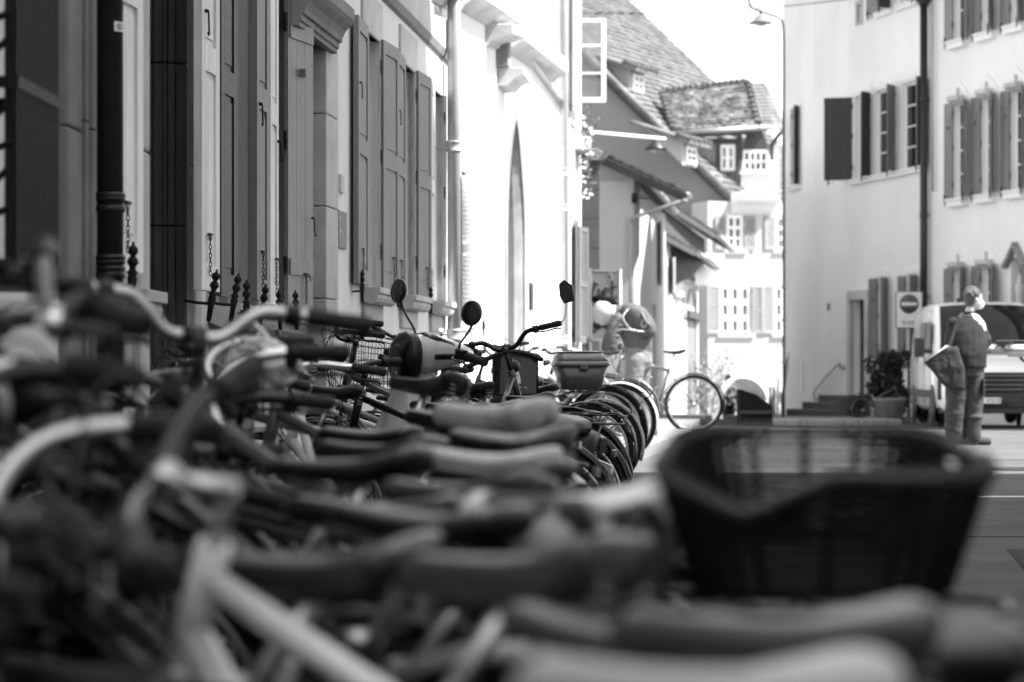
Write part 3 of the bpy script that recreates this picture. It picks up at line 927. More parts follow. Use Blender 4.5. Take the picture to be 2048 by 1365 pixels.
# ------------------------------------------------------------------ beyond the chapel: narrow house with open casement
F4 = Fac(WL(37.7), 37.7, WL(40.5), 40.5)
h4 = fac_thing('narrow_house', F4, 'narrow house past the chapel with an open white casement above a flower box', 'house')
s = F4.s
cwz0, cwz1 = 4.9, 7.0
ws = (.35, 1.25, cwz0, cwz1)
lo_w = (1.0, 1.75, 1.4, 3.3)
wall_mesh(0, F4.L, -.4, 10, [ws, lo_w], .2, 5).build('wall', M_plaster, h4)
window(h4, *ws, y=.15, nx=2, nz=3)
surround(h4, *ws, .1, .03, M_stone_l)
surround(h4, *lo_w, .1, .03, M_stone)
window(h4, *lo_w)
shutter(h4, lo_w[0], 1.4, .5, 1.9, -1, radians(8), M_shut_m, kind='louvre')
shutter(h4, lo_w[1], 1.4, .5, 1.9, 1, radians(14), M_shut_m, kind='louvre')
shutter(h4, ws[0], cwz0 + .1, .45, 2.0, -1, radians(10), M_white, kind='louvre', stay=False)
# the casement stands out square to the street; x runs out from the wall
cp = F4.hit(1146, 205); cs = cp[0]
Yc = 38.6
ca = P(1146, 205, Yc); cb = P(1212, 38, Yc)
cas = bpy.data.objects.new('casement', None); COL.objects.link(cas); cas.parent = h4
cas.matrix_local = F4.M.inverted() @ Matrix.Translation((ca.x, Yc, 0))
w = cb.x - ca.x
mb = MB(); f = .055
zb, zt = ca.z, cb.z
mb.box(0, w, -.025, .025, zb, zb + f * 1.4); mb.box(0, w, -.025, .025, zt - f, zt)
mb.box(0, f, -.025, .025, zb + f * 1.4, zt - f); mb.box(w - f * 1.3, w, -.025, .025, zb + f * 1.4, zt - f)
for k in (1, 2): zz = zb + (zt - zb) * k / 3 + .02; mb.box(f, w - f * 1.3, -.02, .02, zz - .016, zz + .016)
mb.build('casement_frame', M_white, cas)
gl = mat('thin_window_glass', .75, .03, trans=.92)
for k in range(3):
    a = zb + (zt - zb) * k / 3 + .05; b = zb + (zt - zb) * (k + 1) / 3 - .03
    MB().box(f, w - f * 1.3, -.003, .003, a, b).build('pane', gl, cas)
# wrought balcony box with flowers
bx = bpy.data.objects.new('flower_box', None); COL.objects.link(bx)
bp = P(1160, 262, 39.5)
bx.location = (bp.x, bp.y, bp.z - .35)
tag(bx, 'flower box with trailing white blossoms below the open casement', 'flower box')
MB().box(-.14, .16, -.55, .55, 0, .2).build('trough', M_stone_l, bx, bevel=.01)
mb = MB(); mf = MB(); r = random.Random(3)
for k in range(420):
    c = Vector((r.gauss(.03, .11), r.uniform(-.6, .6), r.gauss(.22, .22)))
    if k < 200: c.z = r.uniform(-.75, .2); c.x = r.gauss(.1, .05)
    a = r.uniform(0, 6.3); u = Vector((cos(a), sin(a), r.uniform(-.5, .5))).normalized() * r.uniform(.03, .05); v = u.orthogonal().normalized() * .025
    (mf if k % 4 == 0 else mb).add([c - u, c + v, c + u, c - v], [(0, 1, 2, 3)])
mb.build('foliage', M_leaf, bx); mf.build('blossom', M_petal, bx)

# dark stone pillar with its cap
pc = P(1181, 720, 44.0)
pil = thing('stone_pillar', 'tall dark stone gate pillar with a flared cap before the grey gable', 'pillar', (pc.x, 44.2, gz(44)))
pw = .17; ph = P(0, 322, 44).z - gz(44)
zz = 0
for k in range(9):
    MB().box(-pw - (.06 if k == 0 else 0), pw + (.06 if k == 0 else 0), -.2, .25, zz + .002, zz + ph / 9 - .002).build('pillar_stone', M_stone_d, pil, bevel=.012); zz += ph / 9
MB().prism([(-.2, ph), (.2, ph), (.3, ph + .06), (.3, ph + .1), (.12, ph + .22), (-.12, ph + .22), (-.3, ph + .1), (-.3, ph + .06)], -.3, .35, 'xz').build('cap', M_stone, pil, bevel=.01)
MB().box(-.5, -.19, .05, .22, 0, ph * .93).build('side_wall', M_plaster_d, pil)
# framed poster with handwriting
pp = P(1211, 678, 42.0)
po = thing('poster_stand', 'framed grey poster on two posts with handwritten lettering behind the hooded person', 'sign', (pp.x, 42.0, gz(42) + .12))
hw = .26; pz0 = P(0, 682, 42).z - gz(42) - .12; pz1 = P(0, 540, 42).z - gz(42) - .12
for q in (-1, 1): MB().tube([(q * hw, 0, 0), (q * hw, 0, pz1 + .01)], .018, 8).build('post', M_steel, po)
mb = MB(); mb.box(-hw, hw, -.02, .02, pz0, pz0 + .03); mb.box(-hw, hw, -.02, .02, pz1 - .03, pz1); mb.box(-hw, -hw + .03, -.02, .02, pz0, pz1); mb.box(hw - .03, hw, -.02, .02, pz0, pz1)
mb.build('frame', M_steel, po)
pst = MB().box(-hw + .03, hw - .03, -.012, .012, pz0 + .03, pz1 - .03).build('poster', M_sign_d, po)
H_ = pz1 - pz0
def stroke(pts, r, m, name='handwriting'):
    b = MB(); b.tube(smooth_path([(x * hw, -.016, pz0 + z * H_) for x, z in pts], 5), r, 6); return b.build(name, m, pst)
stroke([(-.5, .78), (-.72, .82), (-.86, .68), (-.8, .56), (-.6, .55)], .016, M_black)            # C
stroke([(-.42, .74), (-.44, .63), (-.3, .6), (-.2, .72), (-.2, .6)], .014, M_black)              # u
stroke([(-.05, .58), (-.02, .74), (.1, .74), (.2, .70)], .014, M_black)                          # r
stroke([(.5, .86), (.46, .64), (.6, .58), (.75, .64)], .014, M_black)                            # t
stroke([(.28, .73), (.8, .78)], .014, M_black)
stroke([(.1, .92), (.3, .95), (.4, .88), (.2, .84)], .01, M_paint['grey'])
mb = MB(); 
for x, z, r_ in ((-.55, .22, .08), (-.15, .27, .1), (.3, .2, .09), (.6, .3, .06), (-.8, .15, .05)): mb.lathe([(r_, -.018), (r_, -.0125)], 16, 'y', T(x * hw, 0, pz0 + z * H_))
mb.build('printed_shape', M_blackm, pst, kind=None)

# ------------------------------------------------------------------ grey gable house
YG = 48.0
g = P(1190, 720, YG); gc = P(1268, 720, YG); ge = P(1331, 720, 58.5)
F5 = Fac(g.x - .9, YG + .8, gc.x, YG)
h5 = fac_thing('gable_house', F5, 'low grey gabled house with projecting tiled verge and slanting rain pipe', 'house')
LG = F5.L
az = P(1190, 292, YG).z; ez = P(1382, 388, YG).z
slope = .9 * (az - ez) / ((1382 - 1190) * YG / FPX)
def roofz(x): return az - slope * (x - .9)
ex = LG + 1.22                                             # verge ends beyond the corner: deep eaves
mb = MB()
mb.prism([(0, -.6), (LG, -.6), (LG, roofz(LG) - .12), (0, roofz(0) - .12)], 0, .3, 'xz')
mb.build('gable_wall', M_plaster_g, h5)
# side wall facing the street
F5b = Fac(gc.x, YG, ge.x, ge.y)
def sub(F): return F5.M.inverted() @ F.M
h5s = bpy.data.objects.new('side_front', None); COL.objects.link(h5s); h5s.parent = h5; h5s.matrix_local = sub(F5b)
sw = F5b.s
wh = [(sw(1317), sw(1317) + 1.3, 2.9, 4.35), (5.8, 6.9, .3, 2.4)]
wall_mesh(0, F5b.L, -.8, ez + .25, wh, .2, 3).build('wall', M_plaster_h, h5s)
for w in wh[:1]:
    window(h5s, *w)
    shutter(h5s, w[0], w[2], .6, w[3] - w[2], -1, radians(8), M_shut_l, stay=False)
MB().box(wh[1][0], wh[1][1], .15, .2, wh[1][2], wh[1][3]).build('garage_door', M_shut_l, h5s)
# roof slab, verge board, tiles, gutter
dn = F5.M.inverted().to_3x3() @ (F5b.d.to_3d())
L5 = 11
def along(x, z, k): return Vector((x, -.25, z)) + dn * k
th = .1
a0, a1 = along(-.4, roofz(-.4), 0), along(ex, roofz(ex), 0)
b0, b1 = along(-.4, roofz(-.4), 2.2), along(LG + .3, roofz(LG + .3), 2.2)
c0, c1 = along(-.4, roofz(-.4), L5), along(LG + .3, roofz(LG + .3), L5)
mb = MB(); mb.add([a0, a1, b1, b0] + [p - Vector((0, 0, th)) for p in (a0, a1, b1, b0)], [(0, 1, 2, 3), (7, 6, 5, 4), (0, 4, 5, 1), (1, 5, 6, 2), (2, 6, 7, 3), (3, 7, 4, 0)])
mb.build('roof', M_timber, h5)
mb = MB(); mb.add([b0, b1, c1, c0] + [p - Vector((0, 0, th)) for p in (b0, b1, c1, c0)], [(0, 1, 2, 3), (7, 6, 5, 4), (1, 5, 6, 2), (2, 6, 7, 3), (3, 7, 4, 0)]); mb.build('roof', M_timber, h5)
up_ = Vector((0, 0, .02))
tile_sheet(a1 + up_, b1 - a1, a0 - a1, 14, 16, M_tile, h5, seed=4, w4=b0 + up_)
tile_sheet(b1 + up_, c1 - b1, b0 - b1, 46, 15, M_tile, h5, seed=4, w4=c0 + up_)
mb = MB(); mb.bar(a0 + Vector((0, -.03, -.12)), a1 + Vector((0, -.03, -.12)), .05, .16); mb.build('verge_board', M_timber, h5)
mb = MB()
gp = [a1 + Vector((.05, .02, -.08)), b1 + Vector((.05, .0, -.08)), c1 + Vector((.05, .0, -.08))]
mb.tube(gp, .065, 10); mb.build('gutter', M_zinc, h5)
mb = MB(); q = F5.M.inverted() @ P(1258, 438, YG - .15)
mb.tube([a1 + Vector((0, -.02, -.14)), Vector((q.x, -.12, q.z)), Vector((q.x + .02, -.12, q.z - .15)), Vector((q.x + .02, -.12, -.5))], .045, 10)
mb.build('rain_pipe', M_zinc, h5)
# lantern bracket on the gable
mb = MB(); q = F5.M.inverted() @ P(1272, 397, YG); q2 = F5.M.inverted() @ P(1330, 402, YG)
mb.tube([(q.x, -.02, q.z), (q.x + .05, -.3, q.z + .02), (q2.x, -.5, q2.z)], .02, 6); mb.box(q.x - .06, q.x + .04, -.06, 0, q.z - .1, q.z + .1)
mb.build('wall_bracket', M_iron, h5)

# ------------------------------------------------------------------ row of small timber houses on the same street line
def small_house(name, label, pxa, Ya, pxb, Yb, zr_px, depth=3, **k):
    a = P(pxa, 720, Ya); b = P(pxb, 720, Yb)
    F = Fac(a.x, Ya, b.x, Yb)
    return F, fac_thing(name, F, label, 'house')
F6, h6 = small_house('timber_house', 'small white timber house whose tiled roof slopes over dark upper beams', 1333, 59, 1397, 71, 0)
s6 = F6.s
e6 = F6.z(1335, 452)
z6 = lambda px, py: F6.z(px, py)
dw = (s6(1373), s6(1395), -1.0, z6(1385, 640)); uw = (s6(1372), s6(1388), z6(1380, 566), z6(1380, 500)); u2 = (s6(1340), s6(1347), z6(1343, 590), z6(1343, 520))
wall_mesh(0, F6.L, -1.2, z6(1360, 498), [dw, uw, u2], .2, 3).build('wall', M_plaster_h, h6)
window(h6, *uw, nx=2, nz=3); window(h6, *u2, nx=1, nz=3)
shutter(h6, uw[1], uw[2], 1.6, uw[3] - uw[2], 1, radians(28), M_shut_l, kind='board', stay=False)
shutter(h6, u2[0], u2[2], .9, u2[3] - u2[2], -1, radians(10), M_plaster_r, stay=False); shutter(h6, u2[1], u2[2], .9, u2[3] - u2[2], 1, radians(10), M_plaster_r, stay=False)
d6 = MB().box(dw[0], dw[1], .1, .15, dw[2], dw[3]).build('door', M_shut_m, h6)
nn = 6
for k in range(nn): MB().box(dw[0] + (dw[1] - dw[0]) * k / nn + .02, dw[0] + (dw[1] - dw[0]) * (k + 1) / nn - .02, .07, .1, dw[2], dw[3] - .05).build('door_board', M_shut, d6)
MB().box(dw[0] - .3, dw[1] + .3, -.1, .1, dw[3] + .02, dw[3] + .22).build('door_lintel', M_timber, h6)
for px in (1366, 1392, 1400):
    x = s6(px); MB().box(x - .08, x + .08, -.03, .1, z6(px, 640), z6(px, 500)).build('timber_post', M_shut, h6)
for py in (574, 640):
    MB().box(s6(1366), F6.L, -.03, .1, z6(1385, py), z6(1385, py) + .12).build('timber_beam', M_shut, h6)
MB().bar((s6(1368), -.02, z6(1368, 638)), (s6(1378), -.02, z6(1378, 580)), .1, .06, up=(0, 1, 0)).build('timber_brace', M_shut, h6); mb = MB(); mb.bar((s6(1392), -.02, z6(1392, 638)), (s6(1384), -.02, z6(1384, 580)), .1, .06, up=(0, 1, 0)); mb.build('timber_brace', M_shut, h6)
# its roof: a slope towards the street seen edge-on, near verge visible with dark boarding beneath
def lean_roof(root, F, near_top, near_bot, L, nu, nv, seed, ovh=.0, m=None, dark=True, name='roof'):
    """roof slope through two picture points on its near verge, running L metres away along the street line"""
    Mi = F.M.inverted()
    a = Mi @ near_top; b = Mi @ near_bot
    u = Vector((L, 0, 0))
    mb = MB(); t = Vector((0, 0, -.14))
    mb.add([a, b, b + u, a + u, a + t, b + t, b + u + t, a + u + t], [(0, 1, 2, 3), (7, 6, 5, 4), (0, 4, 5, 1), (1, 5, 6, 2), (2, 6, 7, 3), (3, 7, 4, 0)])
    rf = mb.build(name, M_timber, root)
    tile_sheet(b + Vector((0, 0, .02)), u, a - b, nu, nv, m or M_tile, root, seed=seed)
    mb = MB(); mb.tube([b + Vector((-.05, -.08, -.08)), b + u + Vector((0, -.08, -.08))], .07, 8); mb.build('gutter', M_zinc, root)
    if dark:
        mb = MB(); c = Vector((a.x + .1, a.y + .0, b.z - .9)); d_ = Vector((b.x + .1, b.y + .9, b.z - .9))
        mb.add([a + t + Vector((.1, .1, 0)), b + t + Vector((.1, .3, 0)), Vector((b.x + .1, b.y + .3, b.z - .9)), Vector((a.x + .1, a.y, b.z - 1.6))], [(0, 1, 2, 3)])
        mb.build('gable_boarding', M_timber, root)
    return rf
lean_roof(h6, F6, P(1325, 400, 59.6), P(1432, 468, 62.5), 7.5, 40, 14, 11)
lean_roof(h6, F6, P(1330, 470, 58.6), P(1392, 503, 60.5), 9, 44, 9, 12, dark=False, name='lower_roof')

# ------------------------------------------------------------------ the white house closing the street
A7 = P(1416, 720, 74.3); B7 = P(1640, 720, 75.6)
F7 = Fac(A7.x, A7.y, B7.x, B7.y)
h7 = fac_thing('white_house', F7, 'bright white house closing the street with nine-pane windows and louvred shutters', 'house')
s = F7.s; z = F7.z
wins = [(s(1440), s(1502), z(1470, 670), z(1470, 571), 3, 3), (s(1548), s(1606), z(1570, 670), z(1570, 571), 3, 3),
        (s(1453), s(1487), z(1470, 502), z(1470, 430), 2, 3), (s(1551), s(1585), z(1570, 502), z(1570, 432), 2, 3)]
eave7 = z(1470, 404)
wall_mesh(0, F7.L, -1.6, eave7, [w[:4] for w in wins], .18, 1.2).build('wall', M_plaster_h, h7)
for i, w in enumerate(wins):
    window(h7, w[0], w[1], w[2], w[3], y=.03, nx=w[4], nz=w[5], fr=.11, mun=.17 if i < 2 else .09, casements=1, glass=M_glass_l)
    lw = .45 if i < 2 else .38
    hh = w[3] - w[2] - .05
    shutter(h7, w[0] - .02, w[2] + .03, lw, hh, -1, radians(4), M_shut_h, kind='louvre', stay=False)
    shutter(h7, w[1] + .02, w[2] + .03, lw, hh, 1, radians(4), M_shut_h, kind='louvre', stay=False)
    sill(h7, w[0] - .1, w[1] + .1, w[2], .1, M_plaster_w, box=True)
mb = MB(); mb.prism([(0, eave7 - .35), (-.25, eave7 - .1), (-.45, eave7), (-.5, eave7 + .12), (0, eave7 + .2)], s(1462), s(1546), 'yz'); mb.build('cornice', M_plaster_w, h7)
mb = MB(); mb.box(s(1472), s(1538), -.42, .3, eave7 + .2, eave7 + .3); mb.build('cornice_cap', M_white, h7)

# ------------------------------------------------------------------ big roofed house with dormers behind
pit = .95
P1 = Vector((6.9, 76.0, 6.25))
nh = Vector((.9, -.436, 0)); rd = Vector((.436, .9, 0))
F8 = Fac(P1.x - nh.x * 20, P1.y - nh.y * 20, P1.x, P1.y)      # gable front
h8 = fac_thing('steep_roofed_house', F8, 'large house with grey gable and very long steep tiled roof with two small dormers', 'house')
Mi8 = F8.M.inverted()
E8 = 20.0
def R8(k, l, up=0.0):
    """point on the street slope: k metres in from the eave, l metres along the ridge direction"""
    return Mi8 @ (P1 - nh * k + rd * l + Vector((0, 0, pit * k))) + Vector((0, 0, up))
mb = MB(); mb.prism([(0, 6.25), (10, 6.25 + pit * 10 - .2), (20, 6.05), (20, -2), (0, -2)], .3, .7, 'xz')
mb.build('gable_wall', M_plaster_d if False else mat('gable_plaster', .235, .9, var=.06, scale=.6, bump=.2, bscale=20), h8)
LR = 13.2
a0, a1, b0, b1 = R8(-.5, 0), R8(10, 0), R8(-.5, LR), R8(10, LR)
mb = MB(); t = Vector((0, 0, -.25))
mb.add([a0, b0, b1, a1] + [p + t for p in (a0, b0, b1, a1)], [(0, 1, 2, 3), (7, 6, 5, 4), (0, 4, 5, 1), (1, 5, 6, 2), (2, 6, 7, 3), (3, 7, 4, 0)])
mb.build('roof', M_timber, h8)
back = MB(); back.add([a1, b1, b1 + Vector((-10, 0, -9.5)), a1 + Vector((-10, 0, -9.5))], [(0, 1, 2, 3)]); back.build('roof_back', M_tile, h8)
tile_sheet(a0, b0 - a0, a1 - a0, 66, 46, M_tile, h8, seed=21, th=.045, jit=.03)
mb = MB(); mb.tube([R8(-.6, 0, .1), R8(10, 0, .1)], .13, 6); mb.build('verge', M_tile, h8)
mb = MB(); 
for k in range(26): mb.tube([R8(10, LR * k / 26, .08), R8(10, LR * (k + .98) / 26, .08)], [.17, .14], 6)
mb.build('ridge_tiles', M_tile_d, h8, kind='stuff')
# dormers: placed where the slope shows them
def slope_at(px, py):
    """where a sight line meets the big slope"""
    o = Vector((0, 0, CAMH)); d = (P(px, py, 10) - o)
    n = (rd.cross(-nh + Vector((0, 0, pit)))).normalized()
    t = (P1 - o).dot(n) / d.dot(n); return o + d * t
def dormer(px, py, w, hgt, ln, label, px_w=None):
    w0 = slope_at(px, py)
    dm = bpy.data.objects.new('dormer', None); COL.objects.link(dm); dm.parent = h8
    X = Matrix.Translation(Mi8 @ w0)
    dm.matrix_local = X @ Matrix.Rotation(radians(90), 4, 'Z')
    # local: x across front, y back into the roof
    mb = MB(); lm_ = hgt / .53; mb.prism([(0, -.02), (0, hgt), (lm_, hgt + .42 * lm_ - .02)], -w / 2, w / 2, 'yz'); mb.build('dormer_wall', M_plaster_g, dm)
    f = .09
    window(dm, -w * .34, w * .34, .06, hgt - .12, y=-.07, nx=2, nz=2, fr=.1, mun=.08, casements=1)
    rf = MB(); rf.add([(-w / 2 - .35, -.35, hgt), (w / 2 + .35, -.35, hgt), (w / 2 + .35, ln, hgt + ln * .42), (-w / 2 - .35, ln, hgt + ln * .42)] + [(-w / 2 - .35, -.35, hgt - .12), (w / 2 + .35, -.35, hgt - .12), (w / 2 + .35, ln, hgt + ln * .42 - .12), (-w / 2 - .35, ln, hgt + ln * .42 - .12)],
           [(0, 1, 2, 3), (7, 6, 5, 4), (0, 4, 5, 1), (1, 5, 6, 2), (2, 6, 7, 3), (3, 7, 4, 0)])
    rf.build('dormer_roof', M_tile, dm)
    for k in range(5): MB().tube([(-w / 2 - .3 + k * (w + .6) / 4.2, -.4, hgt + .03), (-w / 2 - .3 + k * (w + .6) / 4.2, .1, hgt + .2)], .08, 6).build('eave_tile', M_tile_d, dm)
    dm['label'] = label
    return dm
dormer(1274, 188, 1.25, .75, 1.7, 'upper small dormer with white window')
dormer(1380, 332, 1.25, .72, 1.7, 'lower small dormer with white window')

# ------------------------------------------------------------------ tower bay with mossy hipped roof
YT = 77.8
ta = P(1345, 262, YT); tb = P(1516, 252, YT)
rta = P(1322, 186, YT + 1.7); rtb = P(1494, 165, YT + 1.7)
tw = thing('bay_tower', 'jettied bay tower with mossy dark tiled hip roof and white oriel window', 'tower', (P(1440, 735, YT).x, YT, 0))
O = tw.matrix_basis.inverted()
ta, tb, rta, rtb = [O @ p for p in (ta, tb, rta, rtb)]
rr = O @ P(1566, 250, YT + 2.2)
rb = MB(); t = Vector((0, 0, -.12))
rb.add([p + t * 1.2 for p in (ta, tb, rtb, rta)] + [p + t * 2.2 for p in (ta, tb, rtb, rta)], [(0, 1, 2, 3), (7, 6, 5, 4), (0, 4, 5, 1), (1, 5, 6, 2), (3, 7, 4, 0)])
rb.build('roof', M_timber, tw)
mossy = mat('roof_tile_mossy_edges', .17, .9, var=.5, scale=6, bump=.5, bscale=25, dirt=.45)
tile_sheet(ta, tb - ta, rta - ta, 26, 13, mossy, tw, seed=5, th=.05, jit=.06, w4=rtb)
for k in range(15):
    p, q = rta.lerp(rtb, k / 15), rta.lerp(rtb, (k + .96) / 15)
    MB().tube([p + Vector((0, 0, .06)), q + Vector((0, 0, .03))], [.13, .10], 6).build('ridge_tile', M_tile_d, tw)
for k in range(9):
    p, q = rtb.lerp(tb, k / 9), rtb.lerp(tb, (k + .96) / 9)
    MB().tube([p + Vector((0, 0, .03)), q + Vector((0, 0, .07))], [.10, .14], 6).build('hip_tile', M_tile_d, tw)
    p, q = rta.lerp(ta, k / 9), rta.lerp(ta, (k + .96) / 9)
    MB().tube([p + Vector((0, 0, .03)), q + Vector((0, 0, .07))], [.09, .12], 6).build('hip_tile', M_tile_d, tw)
tile_sheet(tb, rr - tb, rtb - tb, 14, 12, M_tile, tw, seed=6, th=.045, wedge=lambda a, b: a + b * .35 < 1.02)
MB().add([tb - Vector((0, 0, .05)), rr - Vector((0, 0, .05)), rtb - Vector((0, 0, .05))], [(0, 1, 2)]).build('hip_underside', M_timber, tw)
mb = MB(); mb.tube([ta + Vector((0, -.1, -.08)), tb + Vector((0, -.1, -.08))], .09, 8); mb.tube([tb + Vector((0, -.1, -.08)), rr + Vector((0, -.1, -.08))], .09, 8); mb.build('gutter', M_steel, tw)
ez_ = ta.z - .2
def TX(px): return (P(px, 735, YT + .4).x - tw.location.x)
def TZ(py): return P(0, py, YT + .4).z
fw = (TX(1440), TX(1470), TZ(342), TZ(290))
mb = wall_mesh(TX(1350), TX(1478), 3.0, ez_, [fw], .15, 3)
mb.build('front_wall', mat('tower_plaster', .20, .9, var=.15, scale=2, dirt=.2), tw, T(0, .4, 0))
window(tw, *fw, y=.37, nx=2, nz=2, fr=.1, mun=.07, m=M_white)
for px in (1437, 1475):
    MB().box(TX(px) - .06, TX(px) + .06, .33, .42, 4.0, ez_).build('timber_post', M_timber, tw)
for py in (268, 284, 350):
    MB().box(TX(1400), TX(1478), .34, .42, TZ(py) - .06, TZ(py) + .06).build('timber_beam', M_timber, tw)
# right hand face with the oriel
rf_ = MB(); rf_.add([(TX(1478), .7, TZ(392)), (TX(1575), 2.6, TZ(392)), (TX(1575), 2.6, ez_), (TX(1478), .7, ez_)], [(0, 1, 2, 3)]); rf_.build('side_wall', M_stone, tw)
o0, o1 = TX(1482), TX(1541)
ow = (o0 + .06, o1 - .06, TZ(345), TZ(300))
mb = MB(); mb.box(o0, o1, .5, 1.6, TZ(385), TZ(347)); mb.build('oriel_base', M_white, tw)
window(tw, *ow, y=.5, nx=4, nz=2, fr=.1, mun=.08, casements=1, m=M_white)
for k in range(8): MB().box(o0 + (o1 - o0) * (k + .2) / 8, o0 + (o1 - o0) * (k + .75) / 8, .47, .5, TZ(382), TZ(350)).build('baluster', M_white, tw)
MB().box(o0 - .06, o1 + .06, .42, 1.6, TZ(348), TZ(344)).build('oriel_sill', M_white, tw)
mb = MB(); n = 9; cxo = (o0 + o1) / 2
arc = [(o0 + .1, TZ(298))] + [(cxo - (cxo - o0 - .1) * cos(pi * k / n), TZ(298) + .75 * sin(pi * k / n)) for k in range(1, n)] + [(o1 - .1, TZ(298))]
mb.prism(arc, .55, .62, 'xz'); mb.build('arched_glass', M_lens if False else M_glass_l, tw)
for px in (1482, 1545):
    mb = MB(); mb.tube(smooth_path([(TX(px), .5, TZ(320)), (TX(px), .42, TZ(290)), (TX(px) + (.3 if px > 1500 else -.1), .1, TZ(262))], 4), .07, 6); mb.build('bracket', M_timber, tw)
MB().box(TX(1542), TX(1556), 1.4, 1.5, TZ(345), TZ(305)).build('side_window', M_white, tw)

# ------------------------------------------------------------------ shrubs and pale stalks before the white house
def leaf_bush(root, c, rx, ry, rz, n, size, m, seed, name='foliage', up=.3):
    r = random.Random(seed); mb = MB()
    cl = [(Vector((r.gauss(0, .42) * rx, r.gauss(0, .42) * ry, r.uniform(-.8, .8) * rz))) for _ in range(42)]
    for k in range(n):
        b = r.choice(cl); v = Vector((r.gauss(0, 1), r.gauss(0, 1), r.gauss(0, 1))).normalized() * r.uniform(.15, .5) ** .6
        p = Vector(c) + b + Vector((v.x * rx * .5, v.y * ry * .5, v.z * rz * .5))
        if p.z < c[2] - rz: p.z = c[2] - rz * r.uniform(.3, 1)
        u = Vector((r.uniform(-1, 1), r.uniform(-1, 1), r.uniform(-.3, 1))).normalized() * size * r.uniform(.6, 1.3)
        w = u.cross(Vector((r.uniform(-1, 1), r.uniform(-1, 1), r.uniform(-1, 1)))).normalized() * size * .4
        mb.add([p, p + u * .5 + w, p + u, p + u * .5 - w], [(0, 1, 2, 3)])
    return mb.build(name, m, root, recalc=False)
def shrub(name, label, px, Y, w, h, n, m, seed, group=None, size=.07):
    b = P(px, 735, Y); g0_ = gz(Y)
    t = thing(name, label, 'shrub', (b.x, Y, g0_), group=group)
    mb = MB(); r = random.Random(seed)
    for k in range(5): mb.tube(smooth_path([(r.uniform(-.05, .05), 0, 0), (r.uniform(-.2, .2) * w, r.uniform(-.1, .1), h * .4), (r.uniform(-.4, .4) * w, r.uniform(-.2, .2), h * .85)], 3), [.02 * (1 - q / 8) for q in range(7)], 5)
    mb.build('stem', M_bark, t)
    leaf_bush(t, (0, 0, h * .58), w / 2, w / 2 * .8, h * .45, n, size, m, seed)
    return t
shrub('garden_shrub', 'pale airy shrub beside the boarded door of the timber house', 1418, 68, 2.0, 1.9, 1500, M_leaf_l, 5)
shrub('garden_shrub', 'low pale shrub under the nine-pane window of the white house', 1462, 74, 1.3, 1.2, 700, M_leaf_l, 8)
t = thing('pampas_grass', 'thin pale stalks against the white house beside the corner pipe', 'plant', (P(1552, 735, 52).x, 52, gz(52)))
mb = MB(); r = random.Random(2)
for k in range(14):
    x = r.uniform(-.12, .12); hh = r.uniform(.8, 1.55); mb.tube(smooth_path([(x, r.uniform(-.1, .1), 0), (x * 1.5, 0, hh * .5), (x * 2.6 - .02, 0, hh)], 4), [.012, .012, .011, .01, .01, .009, .008, .008, .004], 5)
mb.build('stalk', M_leaf_l, t, kind=None)
mb = MB()
for k in range(8):
    x = r.uniform(-.15, .12); mb.ball((x, r.uniform(-.1, .1), r.uniform(.1, .6)), .06, 7, 5, (.5, .5, 2.4))
mb.build('seed_head', M_petal, t)

# far backdrop of houses closing the view low down between the known ones
F9 = Fac(-9, 97, 26, 99)
h9 = fac_thing('far_house', F9, 'pale far house behind the dark canopy at the street end', 'house')
wall_mesh(0, F9.L, -3, 5.2, [], .2, 5).build('wall', M_plaster_w, h9)
MB().prism([(-.5, 5.2), (3.5, 8.5), (7, 5.2)], 0, F9.L, 'yz').build('roof', M_tile, h9)
# ------------------------------------------------------------------ right-hand houses
PA = P(1566, 735, 57.0); PB = P(1626, 735, 54.4); PC = P(1697, 735, 52.0)
dA = Vector((.255, -1)).normalized()
pd = Vector((PC.x, PC.y)) + dA * 4.25
PD = Vector((pd.x, pd.y, 0))
dB = Vector((.31, -1)).normalized()
pe = pd + dB * 13
FA0 = Fac(PA.x, PA.y, PB.x, PB.y); FA1 = Fac(PB.x, PB.y, PC.x, PC.y); FA2 = Fac(PC.x, PC.y, PD.x, PD.y); FB = Fac(PD.x, PD.y, pe.x, pe.y)
HT = 9.8
hA = fac_thing('corner_house', FA2, 'tall pale corner house with one dark shutter, doorway with handrail and grouped windows', 'house')
MiA = FA2.M.inverted()
def holder(name, F, parent, Mi):
    o = bpy.data.objects.new(name, None); COL.objects.link(o); o.parent = parent; o.matrix_local = Mi @ F.M; return o
# rounded bend left of the doorway
bend = holder('bent_front', FA0, hA, MiA)
w0 = (FA0.s(1584), FA0.s(1598), FA0.z(1590, 372), FA0.z(1590, 215))
bmb = wall_mesh(0, FA0.L, -.6, HT, [w0], .2, .3); bmb.build('wall', M_plaster_r, bend)
window(bend, *w0, nx=2, nz=4); sill(bend, w0[0] - .15, w0[1] + .15, w0[2], .15, M_plaster_w, box=True)
shutter(bend, w0[0], w0[2], .35, w0[3] - w0[2], -1, radians(20), M_shut_l, stay=False)
shutter(bend, w0[1], w0[2], .2, w0[3] - w0[2], 1, radians(40), M_shut_d, stay=False)
mid = holder('middle_front', FA1, hA, MiA)
sl = (FA1.s(1600) if False else FA1.s(1634), FA1.s(1634) + .12, .2, .8)
wall_mesh(0, FA1.L, -.6, HT, [], .2, .3).build('wall', M_plaster_r, mid)
q = FA0.hit(1604, 750)
MB().box(q[0] - .05, q[0] + .05, -.012, .03, FA0.z(1604, 782), FA0.z(1604, 722)).build('slit_window', M_black, bend)
a_ = FA1.s(1656); MB().box(a_, a_ + .12, -.02, 0, FA1.z(1660, 621), FA1.z(1660, 607)).build('house_number_plate', M_shut_d, mid)
